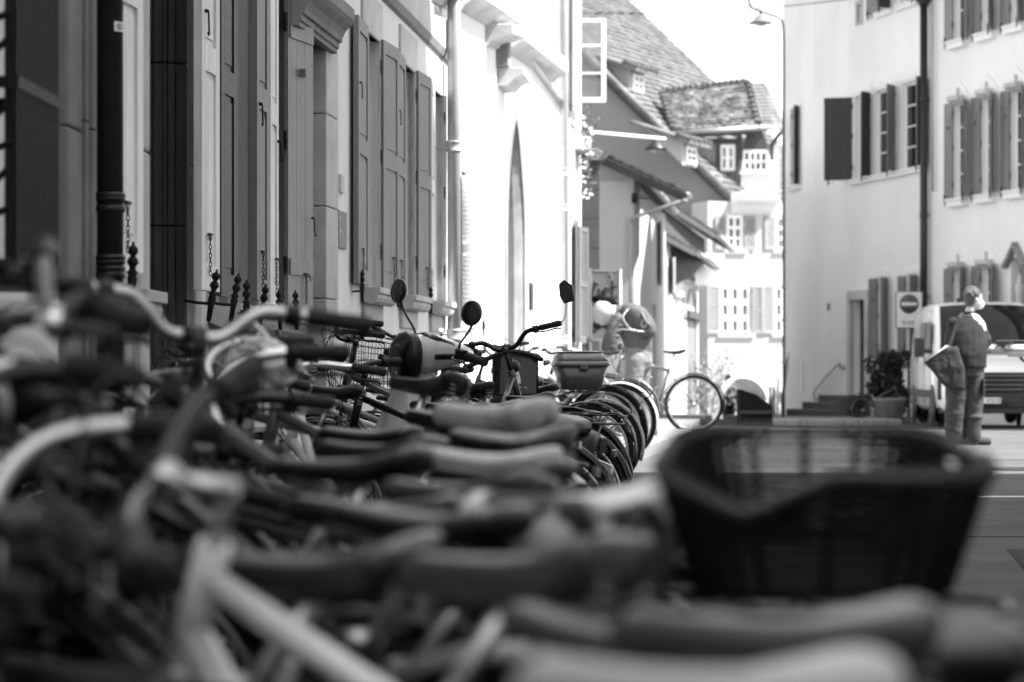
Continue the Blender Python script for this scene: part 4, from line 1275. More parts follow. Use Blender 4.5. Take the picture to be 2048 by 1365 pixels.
# dark shutter in front of the bend
zs0, zs1 = FA1.z(1680, 360), FA1.z(1680, 194)
# main flat front
s, z = FA2.s, FA2.z
zt1, zb1 = z(1725, 190), z(1725, 357)
wA = [(s(1709), s(1741), zb1, zt1), (s(1749), s(1791), zb1, zt1), (s(1802), s(1848), zb1, zt1)]
dz1 = z(1715, 600); dz0 = z(1715, 790)
door = (s(1703), s(1703) + .80, dz0, dz1)
zg1, zg0 = z(1770, 556), z(1770, 717)
gA = [(s(1757), s(1757) + .5, zg0, zg1), (s(1812), s(1812) + .6, zg0, zg1)]
zu0 = z(1770, 22)
uA = [(s(1715), s(1715) + .22, z(1717, 45), z(1717, 10)), (s(1758) , s(1758) + .62, zu0, zu0 + 1.7), (s(1800), s(1800) + .8, zu0, zu0 + 1.7)]
allA = wA + [door] + gA + uA
wall_mesh(0, FA2.L, -.6, HT, [h[:4] for h in allA], .22, .3).build('wall', M_plaster_r, hA)
# body behind, kept shallow
body = MB(); pts = [MiA @ Vector((p.x, p.y, 0)) for p in (PA, PB, PC, PD)]
far = [MiA @ Vector((PD.x + 6, PD.y + 2.5, 0)), MiA @ Vector((PA.x + 5.5, PA.y - .6, 0))]
body.prism([(p.x + 0, p.y + .3) for p in pts] + [(p.x, p.y) for p in far], -.6, HT, 'xy'); body.build('body', M_plaster_r, hA)
for h in wA:
    window(hA, *h, y=.10, nx=2, nz=4, fr=.055); sill(hA, h[0] - .12, h[1] + .12, h[2], .13, M_plaster_w, box=True)
    MB().box(h[0] - .14, h[1] + .14, -.02, .03, h[3] + .05, h[3] + .22).build('window_lintel', M_plaster_w, hA, bevel=.008)
for h in gA:
    window(hA, *h, y=.12, nx=2, nz=4, fr=.05); sill(hA, h[0] - .1, h[1] + .1, h[2], .1, M_plaster_w, box=True)
    MB().box(h[0] - .12, h[1] + .14, -.02, .03, h[3] + .04, h[3] + .2).build('window_lintel', M_plaster_w, hA, bevel=.008)
for h in uA[1:]: window(hA, *h, y=.12, nx=2, nz=4); sill(hA, h[0] - .1, h[1] + .1, h[2], .1, M_plaster_w, box=True)
window(hA, *uA[0], y=.08, nx=1, nz=1, fr=.04); surround(hA, *uA[0], .09, .02, M_plaster_g)
hh = zt1 - zb1
# dark leaf swung over the bend, and the half-open ones
shutter(hA, s(1706), zb1 + .0, .60, hh, -1, radians(62), M_shut_d, kind='board', label='very dark board shutter standing square off the wall', y=-.02)
for x, ang, m_, sd, w_ in ((wA[0][1], 55, M_shut_d, 1, .34), (wA[1][0], 100, M_shut_m, -1, .0), (wA[1][1], 50, M_shut_m, 1, .36), (wA[2][0], 100, M_shut_m, -1, .0), (wA[2][1], 50, M_shut_m, 1, .32)):
    if w_: shutter(hA, x + .02, zb1, w_, hh, sd, radians(ang), m_, kind='board', stay=True)
hg = zg1 - zg0
for x, ang, sd, w_ in ((gA[0][0], 8, -1, .36), (gA[0][1], 45, 1, .34), (gA[1][0], 6, -1, .3), (gA[1][1], 50, 1, .34)):
    shutter(hA, x, zg0, w_, hg, sd, radians(ang), M_shut, kind='board')
shutter(hA, uA[1][0], zu0, .5, 1.7, -1, radians(6), M_shut_m, kind='board'); shutter(hA, uA[1][1], zu0, .4, 1.7, 1, radians(60), M_shut_d, kind='board'); shutter(hA, uA[2][1], zu0, .4, 1.7, 1, radians(30), M_shut_m, kind='board')
# door, frame, steps, rail
MB().box(door[0], door[1], .2, .25, door[2], door[3]).build('door', M_shut_d, hA)
surround(hA, door[0], door[1], door[2], door[3], .16, .05, M_stone_l, top=.2, sillstone=False, name='door_frame')
steps = thing('door_steps', 'dark stone steps below the doorway of the corner house', 'steps', group=None); steps.matrix_basis = FA2.M
g0_ = gz(52)
for k in range(3):
    st = MB(); st.box(door[0] - .9 + k * .1, door[1] + .35 - .05 * k, -1.15 + .33 * k, -.052, g0_ + .12 + .15 * k * .95 - .2, g0_ + .12 + .15 * (k + 1)); st.build('step', M_stone_d, steps, bevel=.012)
rail = bpy.data.objects.new('handrail', None); COL.objects.link(rail); rail.parent = mid
ra = FA1.hit(1680, 733, -.1); rb_ = FA1.hit(1630, 790, -.1)
mb = MB(); mb.tube(smooth_path([(ra[0] + .0, -.0, ra[1] - .05), (ra[0], -.1, ra[1] - .02), (ra[0] - .08, -.12, ra[1] + .04), (rb_[0] + .1, -.12, rb_[1] + .12), (rb_[0], -.12, rb_[1] - .0), (rb_[0] + .02, -.12, rb_[1] - .1), (rb_[0] + .1, -.08, rb_[1] - .1), (rb_[0] + .1, 0, rb_[1] - .1)], 5), .022, 8)
mb.build('rail', M_steel, rail)
MB().lathe([(.06, -.03), (.06, 0)], 12, 'y').build('rail_mount', M_steel, rail, T(ra[0], 0, ra[1] - .03))
# plinth line
MB().box(0, FA2.L, -.03, .02, -.6, gz(52) + .35).build('plinth', M_plaster_g, hA)
MB().box(.0, FA1.L, -.03, .02, -.6, gz(53) + .22).build('plinth', M_plaster_g, mid)
# eaves overhead and roofs
rb2 = MB(); rb2.box(-.3, FA2.L, -.5, 6, HT, HT + .2); rb2.build('eaves', M_timber, hA)
# black rainwater pipe with hopper at the joint of the two houses
px_ = FA2.L - .03
zh = FA2.z(1858, 8)
dp = drainpipe(hA, px_, -.13, -.3, zh, .075, M_castiron, [(zh - 1.9, .05), (zh - 4.2, .05), (2.4, .05)], label='thick dark rainwater pipe between the two right-hand houses')
MB().lathe([(.09, 0), (.10, .05), (.16, .12), (.17, .4), (.1, .4)], 12).build('rain_hopper', M_castiron, hA, T(px_, -.13, zh - .06))
drainpipe(hA, px_, -.13, zh + .3, HT, .06, M_castiron)

hB = fac_thing('shuttered_house', FB, 'light plastered house behind the van with rows of grey shutters and carved hoods', 'house')
s, z = FB.s, FB.z
mids = [(1910.5, 396, 1912, 207), ]
s0 = s(1908)
sp = (s(1966) - s(1910))
zm0 = z(1912, 398); zm1 = z(1912, 205); zu0b = z(1914, 82); zg1b = z(1914, 536); zg0b = zg1b - 2.0
opn = []
rows = [(zm0, zm1), (zu0b, zu0b + 2.3), (zg0b, zg1b)]
for r_, (a, b) in enumerate(rows):
    for k in range(7):
        if r_ == 2 and k in (2,): continue
        opn.append((s0 + sp * k, s0 + sp * k + .50, a, b, r_, k))
niche = (s0 + sp * 2 - .02, s0 + sp * 2 + .5, zg0b + 1.0, zg1b + .1)
wall_mesh(0, FB.L, -.6, HT, [o[:4] for o in opn] + [niche], .2, 7).build('wall', M_plaster_r, hB)
for a, b, c, d, r_, k in opn:
    window(hB, a, b, c, d, y=.10, nx=2, nz=4, fr=.05)
    sill(hB, a - .1, b + .1, c, .16, M_plaster_w, box=True, h=.16)
    h_ = d - c
    shutter(hB, a - .01, c, .30, h_, -1, radians(4 + 5 * rnd.random()), M_shut, kind='board')
    shutter(hB, b - .01, c, .42, h_, 1, radians(rnd.uniform(30, 50)), M_shut, kind='board')
    if r_ != 1:
        mb = MB(); n = 8; cxh = (a + b) / 2
        arc = [(cxh - .38, d + .02)] + [(cxh - .38 * cos(pi * q / n), d + .02 + .30 * sin(pi * q / n) + (.1 if q == n // 2 else 0)) for q in range(1, n)] + [(cxh + .38, d + .02)]
        mb.prism(arc, -.03, .03, 'xz'); mb.build('arched_lintel', M_plaster_w, hB)
        mb = MB(); mb.box(cxh - .025, cxh + .025, -.07, -.03, d + .06, d + .26); mb.prism([(-.0, d + .1), (-.2, d + .1), (-.2, d + .02), (-.08, d - .06), (0, d - .06)], cxh - .18, cxh + .26, 'yz'); mb.build('lintel_corbel', M_stone_l, hB)
# madonna-like niche ornament kept plain: a small carved figure behind glass
MB().box(niche[0] + .05, niche[1] - .05, .16, .18, niche[2], niche[3]).build('niche_back', M_stone, hB)
mb = MB(); cxn = (niche[0] + niche[1]) / 2
mb.lathe([(.12, 0), (.11, .1), (.08, .3), (.1, .45), (.05, .55), (.06, .62), (.03, .7)], 10, 'z', T(cxn, .05, niche[2] + .1)); mb.build('niche_figure', M_stone_l, hB)
mb = MB(); mb.prism([(cxn - .42, niche[3] - .15), (cxn, niche[3] + .28), (cxn + .42, niche[3] - .15), (cxn + .36, niche[3] - .2), (cxn, niche[3] + .18), (cxn - .36, niche[3] - .2)], -.12, .0, 'xz'); mb.build('niche_hood', M_stone, hB)
MB().box(0, FB.L, -.5, 6, HT, HT + .2).build('eaves', M_timber, hB)
drainpipe(hB, .25, -.08, zm0 + .2, zm0 + 5, .02, M_zinc)

# ------------------------------------------------------------------ street lamp: thin pole at the corner with a swan-neck arm
lp = P(1567.5, 843, 50.0)
lamp = thing('street_lamp', 'thin dark street lamp post whose curved arm hangs a bell shade at the corner', 'street lamp', (lp.x, 50, gz(50)))
g_ = gz(50)
def LQ(px, py): p = P(px, py, 50.0); return (p.x - lp.x, 0, p.z - g_)
mb = MB(); mb.tube([(0, 0, 0), (0, 0, LQ(0, 70)[2])] + [LQ(*q) for q in smooth_path([(1567, 60, 0), (1564, 42, 0), (1553, 34, 0), (1530, 26, 0), (1508, 18, 0), (1499, 8, 0), (1497, -6, 0), (1497, -14, 0)], 3) for q in [(q[0], q[1])]], .026, 8)
mb.build('post', M_castiron, lamp)
for py in (440, 500, 575, 640, 690, 725): MB().lathe([(.03, -.04), (.045, -.03), (.045, .03), (.03, .04)], 10).build('post_clip', M_steel, lamp, T(0, 0, LQ(0, py)[2]))
c = LQ(1521, 28)
MB().lathe([(.03, 0), (.05, -.02), (.1, -.06), (.16, -.13), (.21, -.17), (.25, -.18), (.25, -.2), (.2, -.2), (.02, -.19)], 20, 'z').build('lamp_shade', M_shut_m, lamp, T(c[0], 0, c[2]))
MB().ball((0, 0, 0), .16, 14, 8, (1, 1, .45)).build('lamp_glass', M_lens, lamp, T(c[0], 0, c[2] - .19))
MB().lathe([(.0, .1), (.03, .08), (.03, 0)], 8).build('lamp_cap', M_castiron, lamp, T(c[0], 0, c[2]))
# overhead wires and the small hanging lamp over the gable
def wire(label, a, b, sag, r=.012, name='overhead_wire', m=None):
    a = Vector(a); b = Vector(b); mb = MB()
    mb.tube([a.lerp(b, k / 12) - Vector((0, 0, 4 * sag * (k / 12) * (1 - k / 12))) for k in range(13)], r, 5)
    return tag(mb.build(name, m or M_castiron), label, 'wire')
wire('long thin overhead wire crossing the street above the big roof', P(1150, 26, 41), P(1700, -2, 52), .1, .012)
wire('short overhead wire running up to the lamp arm', P(1440, -8, 50), P(1500, 14, 50), .02, .012)
hl = thing('hanging_lamp', 'small dark bell lamp hung on a stout pale cable before the grey gable', 'street lamp', tuple(P(1311, 290, 45)))
MB().lathe([(.02, .1), (.05, .08), (.12, .02), (.2, -.06), (.22, -.1), (.2, -.1), (.02, -.08)], 16).build('lamp_shade', M_castiron, hl)
MB().ball((0, 0, -.1), .13, 12, 6, (1, 1, .4)).build('lamp_glass', M_lens, hl)
wire('stout pale cable carrying the small bell lamp', P(1178, 265, 43), P(1330, 279, 45.3), .0, .035, 'lamp_cable', M_plaster)

# ------------------------------------------------------------------ no-entry sign
sg = thing('no_entry_sign', 'square white no entry sign with round disc standing left of the van', 'road sign', (P(1818, 735, 47.5).x, 47.5, gz(47)))
sz1 = P(0, 583, 47.5).z - gz(47); sz0 = P(0, 657, 47.5).z - gz(47)
MB().tube([(0, .03, 0), (0, .03, sz1)], .03, 10).build('post', M_steel, sg)
bd = MB().box(-.27, .27, -.01, .01, sz0, sz1).build('sign_board', M_shut_m, sg, bevel=.003)
MB().box(-.245, .245, -.014, -.0105, sz0 + .02, sz1 - .02).build('sign_face', M_sign, bd)
MB().lathe([(.19, -.017), (.19, -.0145)], 32, 'y').build('sign_disc', M_sign_g, bd, T(0, 0, sz1 - .25))
MB().box(-.15, .15, -.020, -.0175, sz1 - .28, sz1 - .22).build('sign_bar', M_sign, bd)
mb = MB()
for q, (x0_, w_, zz) in enumerate(((-.15, .09, .12), (-.04, .17, .12), (-.12, .08, .07), (-.02, .12, .07))): mb.box(x0_, x0_ + w_, -.0165, -.0145, sz0 + zz, sz0 + zz + .022)
mb.build('sign_small_text', M_shut_m, bd)

# bushes and pots before the right house
shrub('round_bush', 'dark round leafy bush between the ground-floor shutters and the van', 1784, 47.3, .85, 1.35, 7000, M_leaf, 31, size=.075)
shrub('round_bush', 'small dark bush left of the parked child bicycle', 1716, 46.6, .55, .55, 900, M_leaf, 33, size=.04)
pt_ = thing('plant_tub', 'mid grey plant tub at the foot of the dark round bush', 'planter', (P(1778, 735, 46.4).x, 46.4, gz(46.4)))
MB().lathe([(.24, 0), (.3, .42), (.33, .44), (.33, .5), (.28, .5), (.26, .4)], 20).build('tub', M_stone, pt_)
MB().lathe([(.0, .44), (.27, .44)], 20, caps=False).build('soil', M_bark, pt_)
# ------------------------------------------------------------------ bicycles
MC = {}
def cached(key, fn, m):
    k = (key, m.name)
    if k not in MC:
        me = fn().mesh(key.split('|')[0]); me.materials.append(m); MC[k] = me
    return MC[k]
RW = .335
def tyre_mb(r=RW, w=.02):
    mb = MB(); mb.tube([(r * cos(a) - w * 0, 0, r * sin(a)) for a in [2 * pi * k / 40 for k in range(40)]], w, 8, closed=True); return mb
def rim_mb(r=RW):
    mb = MB(); mb.tube([((r - .028) * cos(a), 0, (r - .028) * sin(a)) for a in [2 * pi * k / 40 for k in range(40)]], .012, 6, closed=True)
    mb.lathe([(.012, -.05), (.026, -.035), (.018, -.03), (.018, .03), (.026, .035), (.012, .05)], 12, 'y')
    mb.tube([(r - .03, 0, .02), (r - .07, 0, .02)], .004, 4)
    return mb
def spokes_mb(r=RW, n=28):
    mb = MB()
    for k in range(n):
        a = 2 * pi * k / n; b = a + (.5 if k % 4 < 2 else -.5); y = .03 if k % 2 else -.03
        mb.tube([(.024 * cos(b), y, .024 * sin(b)), ((r - .03) * cos(a), 0, (r - .03) * sin(a))], .0016, 3, caps=False)
    return mb
def fender_mb(r, a0, a1, w=.026):
    mb = MB(); rings = []
    n = 18
    for k in range(n + 1):
        a = radians(a0 + (a1 - a0) * k / n)
        ring = []
        for j in range(7):
            t = -1 + 2 * j / 6; rr = r + .014 * (1 - t * t)
            ring.append((rr * cos(a), t * w, rr * sin(a)))
        for j in range(6, -1, -1):
            t = -1 + 2 * j / 6; rr = r + .014 * (1 - t * t) - .004
            ring.append((rr * cos(a), t * w * .95, rr * sin(a)))
        rings.append(ring)
    mb.loft(rings)
    mb.tube([(0, .035, 0), (r * cos(radians((a0 + a1) / 2 + 25)), .024, r * sin(radians((a0 + a1) / 2 + 25)))], .0028, 4)
    mb.tube([(0, -.035, 0), (r * cos(radians((a0 + a1) / 2 + 25)), -.024, r * sin(radians((a0 + a1) / 2 + 25)))], .0028, 4)
    return mb
def saddle_mb(kind):
    L_, W_ = {'sport': (.275, .072), 'comfort': (.26, .105), 'wide': (.255, .125), 'puffy': (.27, .13), 'slim': (.27, .065)}[kind]
    mb = MB(); rings = []
    N = 26
    for k in range(N + 1):
        t = k / N                         # 0 nose, 1 rear
        x = L_ * (.52 - t)
        if t < .45: w = .019 + .014 * (t / .45)
        else:
            q = (t - .45) / .55; q = q * q * (3 - 2 * q); w = .033 + (W_ - .033) * q
        e = 1.0
        if t < .08: e = sqrt(max(.02, 1 - ((.08 - t) / .08) ** 2))
        if t > .86: e = sqrt(max(.03, 1 - ((t - .86) / .14) ** 2))
        w *= e
        ztop = -.010 * sin(pi * min(1, t * 1.05)) + (.014 * max(0, t - .6) / .4) - (.018 * (1 - t / .12) ** 2 if t < .12 else 0) - (.016 * ((t - .9) / .1) ** 2 if t > .9 else 0)
        thick = {'sport': .035, 'comfort': .05, 'wide': .06, 'puffy': .11, 'slim': .03}[kind] * (.6 + .5 * t) * max(e, .4)
        ring = []
        for j in range(20):
            a = 2 * pi * j / 20
            c_, s_ = cos(a), sin(a)
            yy = w * (abs(c_) ** .8) * (1 if c_ >= 0 else -1)
            zz = ztop - thick * .45 + (thick * .45 * s_ if s_ > 0 else thick * .9 * s_ * (1 if abs(c_) > .3 else .6))
            if s_ > .7 and kind == 'comfort': zz -= .004
            ring.append((x, yy, zz))
        rings.append(ring)
    mb.loft(rings)
    return mb
def saddle_rails_mb():
    mb = MB()
    for y in (-.02, .02): mb.tube(smooth_path([(.11, y * .5, -.03), (.05, y, -.052), (-.05, y, -.055), (-.1, y * 1.6, -.03)], 4), .0035, 5)
    mb.box(-.02, .015, -.02, .02, -.06, -.05)
    return mb
def springs_mb():
    mb = MB()
    mb.tube([(-.1 + .014 * cos(a), .014 * sin(a), -.035 - .055 * a / (8 * pi)) for a in [8 * pi * k / 40 for k in range(41)]], .003, 4)
    return mb

BARS = {
 'high': lambda s_: [(0, 0, 0), (.01, .05 * s_, .0), (.02, .13 * s_, .03), (.02, .2 * s_, .11), (-.02, .26 * s_, .155), (-.12, .29 * s_, .165), (-.22, .3 * s_, .155)],
 'flat': lambda s_: [(0, 0, 0), (.01, .05 * s_, .005), (.0, .14 * s_, .02), (-.02, .22 * s_, .025), (-.05, .31 * s_, .025)],
 'city': lambda s_: [(0, 0, 0), (.04, .06 * s_, .015), (.06, .14 * s_, .05), (.02, .24 * s_, .07), (-.08, .285 * s_, .065), (-.2, .29 * s_, .05)],
 'riser': lambda s_: [(0, 0, 0), (.0, .05 * s_, .0), (-.005, .11 * s_, .05), (-.015, .16 * s_, .06), (-.05, .32 * s_, .055)],
 'drop': lambda s_: [(0, 0, 0), (.0, .12 * s_, .0), (.02, .19 * s_, .0), (.085, .205 * s_, -.005), (.11, .208 * s_, -.05), (.085, .212 * s_, -.11), (.03, .216 * s_, -.135), (-.05, .22 * s_, -.135)],
}
def bar_mb(kind):
    mb = MB()
    L_ = smooth_path(BARS[kind](-1)[::-1] + BARS[kind](1)[1:], 5)
    mb.tube(L_, .0125, 8); return mb
def grip_mb(kind, s_):
    b = [Vector(p) for p in BARS[kind](s_)]
    a, e = b[-2], b[-1]; d = (e - a); Lg = .12
    st = e - d.normalized() * min(Lg, d.length * .95)
    mb = MB(); mb.tube([st, st + (e - st) * .08, st + (e - st) * .5, e - (e - st) * .06, e + (e - st).normalized() * .004], [.0165, .018, .0165, .0185, .012], 10); return mb
def lever_mb(kind, s_):
    b = [Vector(p) for p in BARS[kind](s_)]
    a, e = b[-2], b[-1]; d = (e - a).normalized()
    st = e - d * min(.15, (e - a).length)
    out = Vector((.8, 0, -.35)) if kind != 'city' else Vector((.1, -s_ * .5, -.8)); out = out - d * out.dot(d); out.normalize()
    mb = MB(); mb.tube([st - d * .01, st + d * .018], .019, 8)
    mb.tube(smooth_path([st, st + out * .035, st + out * .05 + d * .035, st + out * .046 + d * .10, st + out * .058 + d * .125], 3), [.008] * 6 + [.006] * 7 if False else .006, 6, flat=.6)
    mb.box(-.012, .012, -.01, .01, -.012, .012, T(*(st + out * .02)))
    return mb

def bike(label, px, py, Y, head, bars='flat', frame='diamond', pc='black', sc=None, saddle='sport', rack=False, basket=None, steer=0, lean=0, fenders=True,
         lamp=True, stemh=.05, name='bicycle', group='bicycles parked in a row at the left house fronts', detail=2, scale=1.0, bell=False, bottle=False, pcol=None, groundz=0.0, mirror=None, hb=None, tall=0.0):
    pt = P(px, py, Y); gzz = gz(Y) + groundz
    zs = (pt.z - gzz) / scale
    H = radians(head)
    sx = -.235
    off = Matrix.Rotation(H, 4, 'Z') @ Matrix.Rotation(radians(lean), 4, 'X') @ Vector((sx * scale, 0, zs * scale))
    root = thing(name, label, 'bicycle', (pt.x - off.x, pt.y - off.y, gzz), H, group, radians(lean))
    if scale != 1.0: root.matrix_basis = root.matrix_basis @ Matrix.Diagonal((scale, scale, scale, 1))
    mp = pcol or M_paint[pc]; r = RW
    RA = Vector((-.46, 0, r)); FA_ = Vector((.60, 0, r)); BB = Vector((-.02, 0, .285))
    sdir = Vector((-.29, 0, .957))
    ST = BB + sdir * min(.50, max(.3, (zs - .285) * .72))
    HT_ = Vector((.405, 0, .90 + tall)); HB_ = Vector((.455, 0, .735 + tall * .4))
    hd = (HT_ - HB_).normalized()
    rt = .016
    mb = MB()
    mb.tube([BB, ST], rt, 8); mb.tube([HB_ - hd * .02, HT_ + hd * .01], rt * 1.25, 10)
    mb.tube([BB, HB_ + hd * .02], rt * 1.15, 8)
    if frame == 'diamond': mb.tube([ST - sdir * .02, HT_ - hd * .03], rt, 8)
    elif frame == 'mixte': mb.tube([BB + sdir * .22, HT_ - hd * .03], rt, 8); 
    elif frame == 'step': mb.tube(smooth_path([BB + sdir * .14, (.12, 0, .38), (.3, 0, .56), HT_ - hd * .06], 5), rt * 1.1, 8)
    for y in (-1, 1):
        mb.tube([ST - sdir * .03 + Vector((0, y * .012, 0)), RA + Vector((0, y * .06, 0))], .0075, 6)
        mb.tube([BB + Vector((0, y * .02, 0)), RA + Vector((0, y * .06, 0))], .0085, 6)
    mb.tube([BB - Vector((0, .04, 0)), BB + Vector((0, .04, 0))], .022, 10)
    mb.build('frame', mp, root)
    # drive
    def drive():
        m = MB(); m.lathe([(.085, .042), (.088, .044), (.085, .046), (.03, .046), (.03, .042)], 24, 'y')
        m.tube([(0, .05, 0), (.12, .06, -.115)], .009, 6); m.tube([(0, -.05, 0), (-.12, -.06, .115)], .009, 6)
        for yy in (.0415, ): m.tube([(.0, yy, .088), (-.44, yy, .09)], .004, 4); m.tube([(.0, yy, -.088), (-.44, yy, .02)], .004, 4)
        return m
    if detail > 1:
        link('crankset', cached('crankset', drive, M_alud), M_alud, root, T(*BB))
        ped = cached('pedal', lambda: MB().box(-.045, .045, -.045, .045, -.012, .012), M_blackm)
        link('pedal', ped, M_blackm, root, T(BB.x + .12, .11, BB.z - .115)); link('pedal', ped, M_blackm, root, T(BB.x - .12, -.11, BB.z + .115))
    S = Matrix.Translation(HB_) @ Matrix.Rotation(radians(steer), 4, hd) @ Matrix.Translation(-HB_)
    def wheel(M):
        w = link('wheel', cached('wheel_rim', rim_mb, M_alu), M_alu, root, M)
        link('tyre', cached('tyre', tyre_mb, M_rubber), M_rubber, w)
        link('spokes', cached('spokes', spokes_mb, M_alud), M_alud, w)
    wheel(T(*RA)); wheel(S @ T(*FA_))
    mb = MB()
    for y in (-1, 1): mb.tube(smooth_path([HB_ + Vector((.01, y * .05, -.03)), HB_ + Vector((.035, y * .055, -.16)), FA_ + Vector((0, y * .055, 0))], 4), [.012] * 5 + [.009] * 4, 8)
    mb.tube([HB_ + Vector((.01, -.055, -.03)), HB_ + Vector((.01, .055, -.03))], .014, 8)
    link('fork', mb.mesh('fork'), mp if pc != 'black' else M_black, root, S)
    if fenders:
        fm = M_black if pc in ('black', 'slate', 'mid') else (M_alud if pc == 'silver' else mp)
        link('mudguard', cached('fender_rear', lambda: fender_mb(RW + .032, 20, 200), fm), fm, root, T(*RA))
        link('mudguard', cached('fender_front', lambda: fender_mb(RW + .032, 30, 175), fm), fm, root, S @ T(*FA_) @ R(0, 'Y'))
    # saddle
    sm = sc or M_leather
    sp = Vector((sx, 0, zs))
    sd = link('saddle', cached('saddle|' + saddle, lambda: saddle_mb(saddle), sm), sm, root, T(*sp) @ R(radians(rnd.uniform(-3, 4)), 'Y'))
    link('saddle_rails', cached('saddle_rails', saddle_rails_mb, M_alud), M_alud, sd)
    if saddle in ('wide', 'comfort'):
        for q_ in (-.055, .055): link('saddle_spring', cached('saddle_spring', springs_mb, M_alud), M_alud, sd, T(0, q_, 0))
    mb = MB(); mb.tube([ST - sdir * .05, Vector((sx + .01, 0, zs - .06))], .0128, 8); mb.lathe([(.02, 0), (.02, .025)], 10, 'z', T(*(ST - Vector((0, 0, .01)))))
    mb.build('seat_post', M_alu, root)
    # stem and handlebar
    sh = stemh
    top = HT_ + hd * (.03 + sh)
    mb = MB(); mb.tube([HT_, top], .012, 8)
    bc = top + Vector((.07 if bars != 'city' else .05, 0, .015)); mb.tube([top - hd * .02, top, bc], .0135, 8); mb.tube([bc - Vector((0, .022, 0)), bc + Vector((0, .022, 0))], .018, 8)
    link('stem', mb.mesh('stem'), M_alu if pc in ('silver', 'white', 'pale', 'grey') else M_blackm, root, S)
    hm = hb or (M_alu if bars in ('city', 'drop') and pc != 'black' else M_black)
    HBM = S @ T(*bc)
    hbr = link('handlebar', cached('handlebar|' + bars, lambda: bar_mb(bars), hm), hm, root, HBM)
    for s_ in (-1, 1):
        link('grip', cached('grip|%s%d' % (bars, s_), lambda: grip_mb(bars, s_), M_grip), M_grip, hbr)
        link('brake_lever', cached('brake_lever|%s%d' % (bars, s_), lambda: lever_mb(bars, s_), M_blackm), M_blackm, hbr)
    if detail > 1:
        mb = MB()
        for s_ in (-1, 1):
            e = BARS[bars](s_)[-2]
            a = bc + Vector(e) + Vector((.03, 0, -.01)); jit_ = rnd.uniform(-.03, .03)
            mb.tube(smooth_path([a, a + Vector((.09, -s_ * .03, .02 + jit_)), Vector((bc.x + .09 + jit_, s_ * .03, bc.z - .05)), HB_ + Vector((.03, s_ * .02, .03)), BB + Vector((.25, s_ * .012, .28))], 5), .0026, 5, caps=False)
        mb.tube(smooth_path([bc + Vector(BARS[bars](1)[2]), bc + Vector((.12, .05, -.02)), bc + Vector((.08, -.02, -.12)), HB_ + Vector((.03, 0, -.02))], 5), .0022, 5, caps=False)
        link('cable', mb.mesh('cable'), M_rubber_cable, root, S)
    if lamp:
        mb = MB(); mb.lathe([(.012, -.05), (.026, -.035), (.034, -.0), (.036, .01)], 14, 'x'); mb.box(-.03, -.02, -.006, .006, -.0, .05)
        lo = link('headlamp', mb.mesh('headlamp'), M_blackm, root, S @ T(bc.x + .06, 0, bc.z - .10))
        link('lamp_lens', cached('lamp_lens', lambda: MB().lathe([(.034, .0105), (.028, .016), (.01, .02)], 14, 'x'), M_lens), M_lens, lo)
        mb = MB(); mb.box(-.012, .0, -.022, .022, -.014, .014)
        link('tail_light', mb.mesh('tail_light'), M_reflect, root, T(RA.x - .33, 0, .70 if rack else .64))
    if rack or basket in ('rear_wicker', 'crate', 'case', 'rear_wire'):
        zr = .72; mb = MB()
        mb.tube(smooth_path([(-.22, -.05, zr), (-.5, -.055, zr), (-.72, -.05, zr), (-.76, 0, zr), (-.72, .05, zr), (-.5, .055, zr), (-.22, .05, zr)], 3), .006, 6)
        for k in range(4): mb.tube([(-.3 - .12 * k, -.053, zr), (-.3 - .12 * k, .053, zr)], .004, 5)
        for y in (-1, 1): mb.tube([(-.4, y * .055, zr), (RA.x, y * .07, RA.z)], .005, 5); mb.tube([(-.62, y * .055, zr), (RA.x, y * .07, RA.z)], .005, 5)
        mb.build('rack', M_alud if pc != 'black' else M_black, root)
    if bell:
        MB().lathe([(.0, .03), (.018, .026), (.027, .012), (.028, .004), (.006, 0)], 14).build('bell', M_chrome, hbr, T(.02, .1, .018))
    if basket == 'front_wire': wire_basket(root, S @ T(bc.x + .17, 0, bc.z - .28), .36, .26, .24)
    if basket == 'rear_wire': wire_basket(root, T(-.52, 0, .73), .34, .36, .24)
    if mirror is not None:
        e = Vector(BARS[bars](mirror)[-1]); mb = MB()
        mb.tube(smooth_path([e, e + Vector((.02, mirror * .03, .03)), e + Vector((.03, mirror * .05, .09))], 3), .005, 6); mb.build('mirror_arm', M_alu, hbr)
        mb = MB(); c = e + Vector((.03, mirror * .07, .15)); poly = [(-.03, -.05), (.03, -.055), (.045, -.01), (.035, .055), (.0, .07), (-.035, .03)]
        mb.prism(poly, -.008, .008, 'yz', T(*c)); mb.build('mirror', M_mirror, hbr, bevel=.004)
    return root

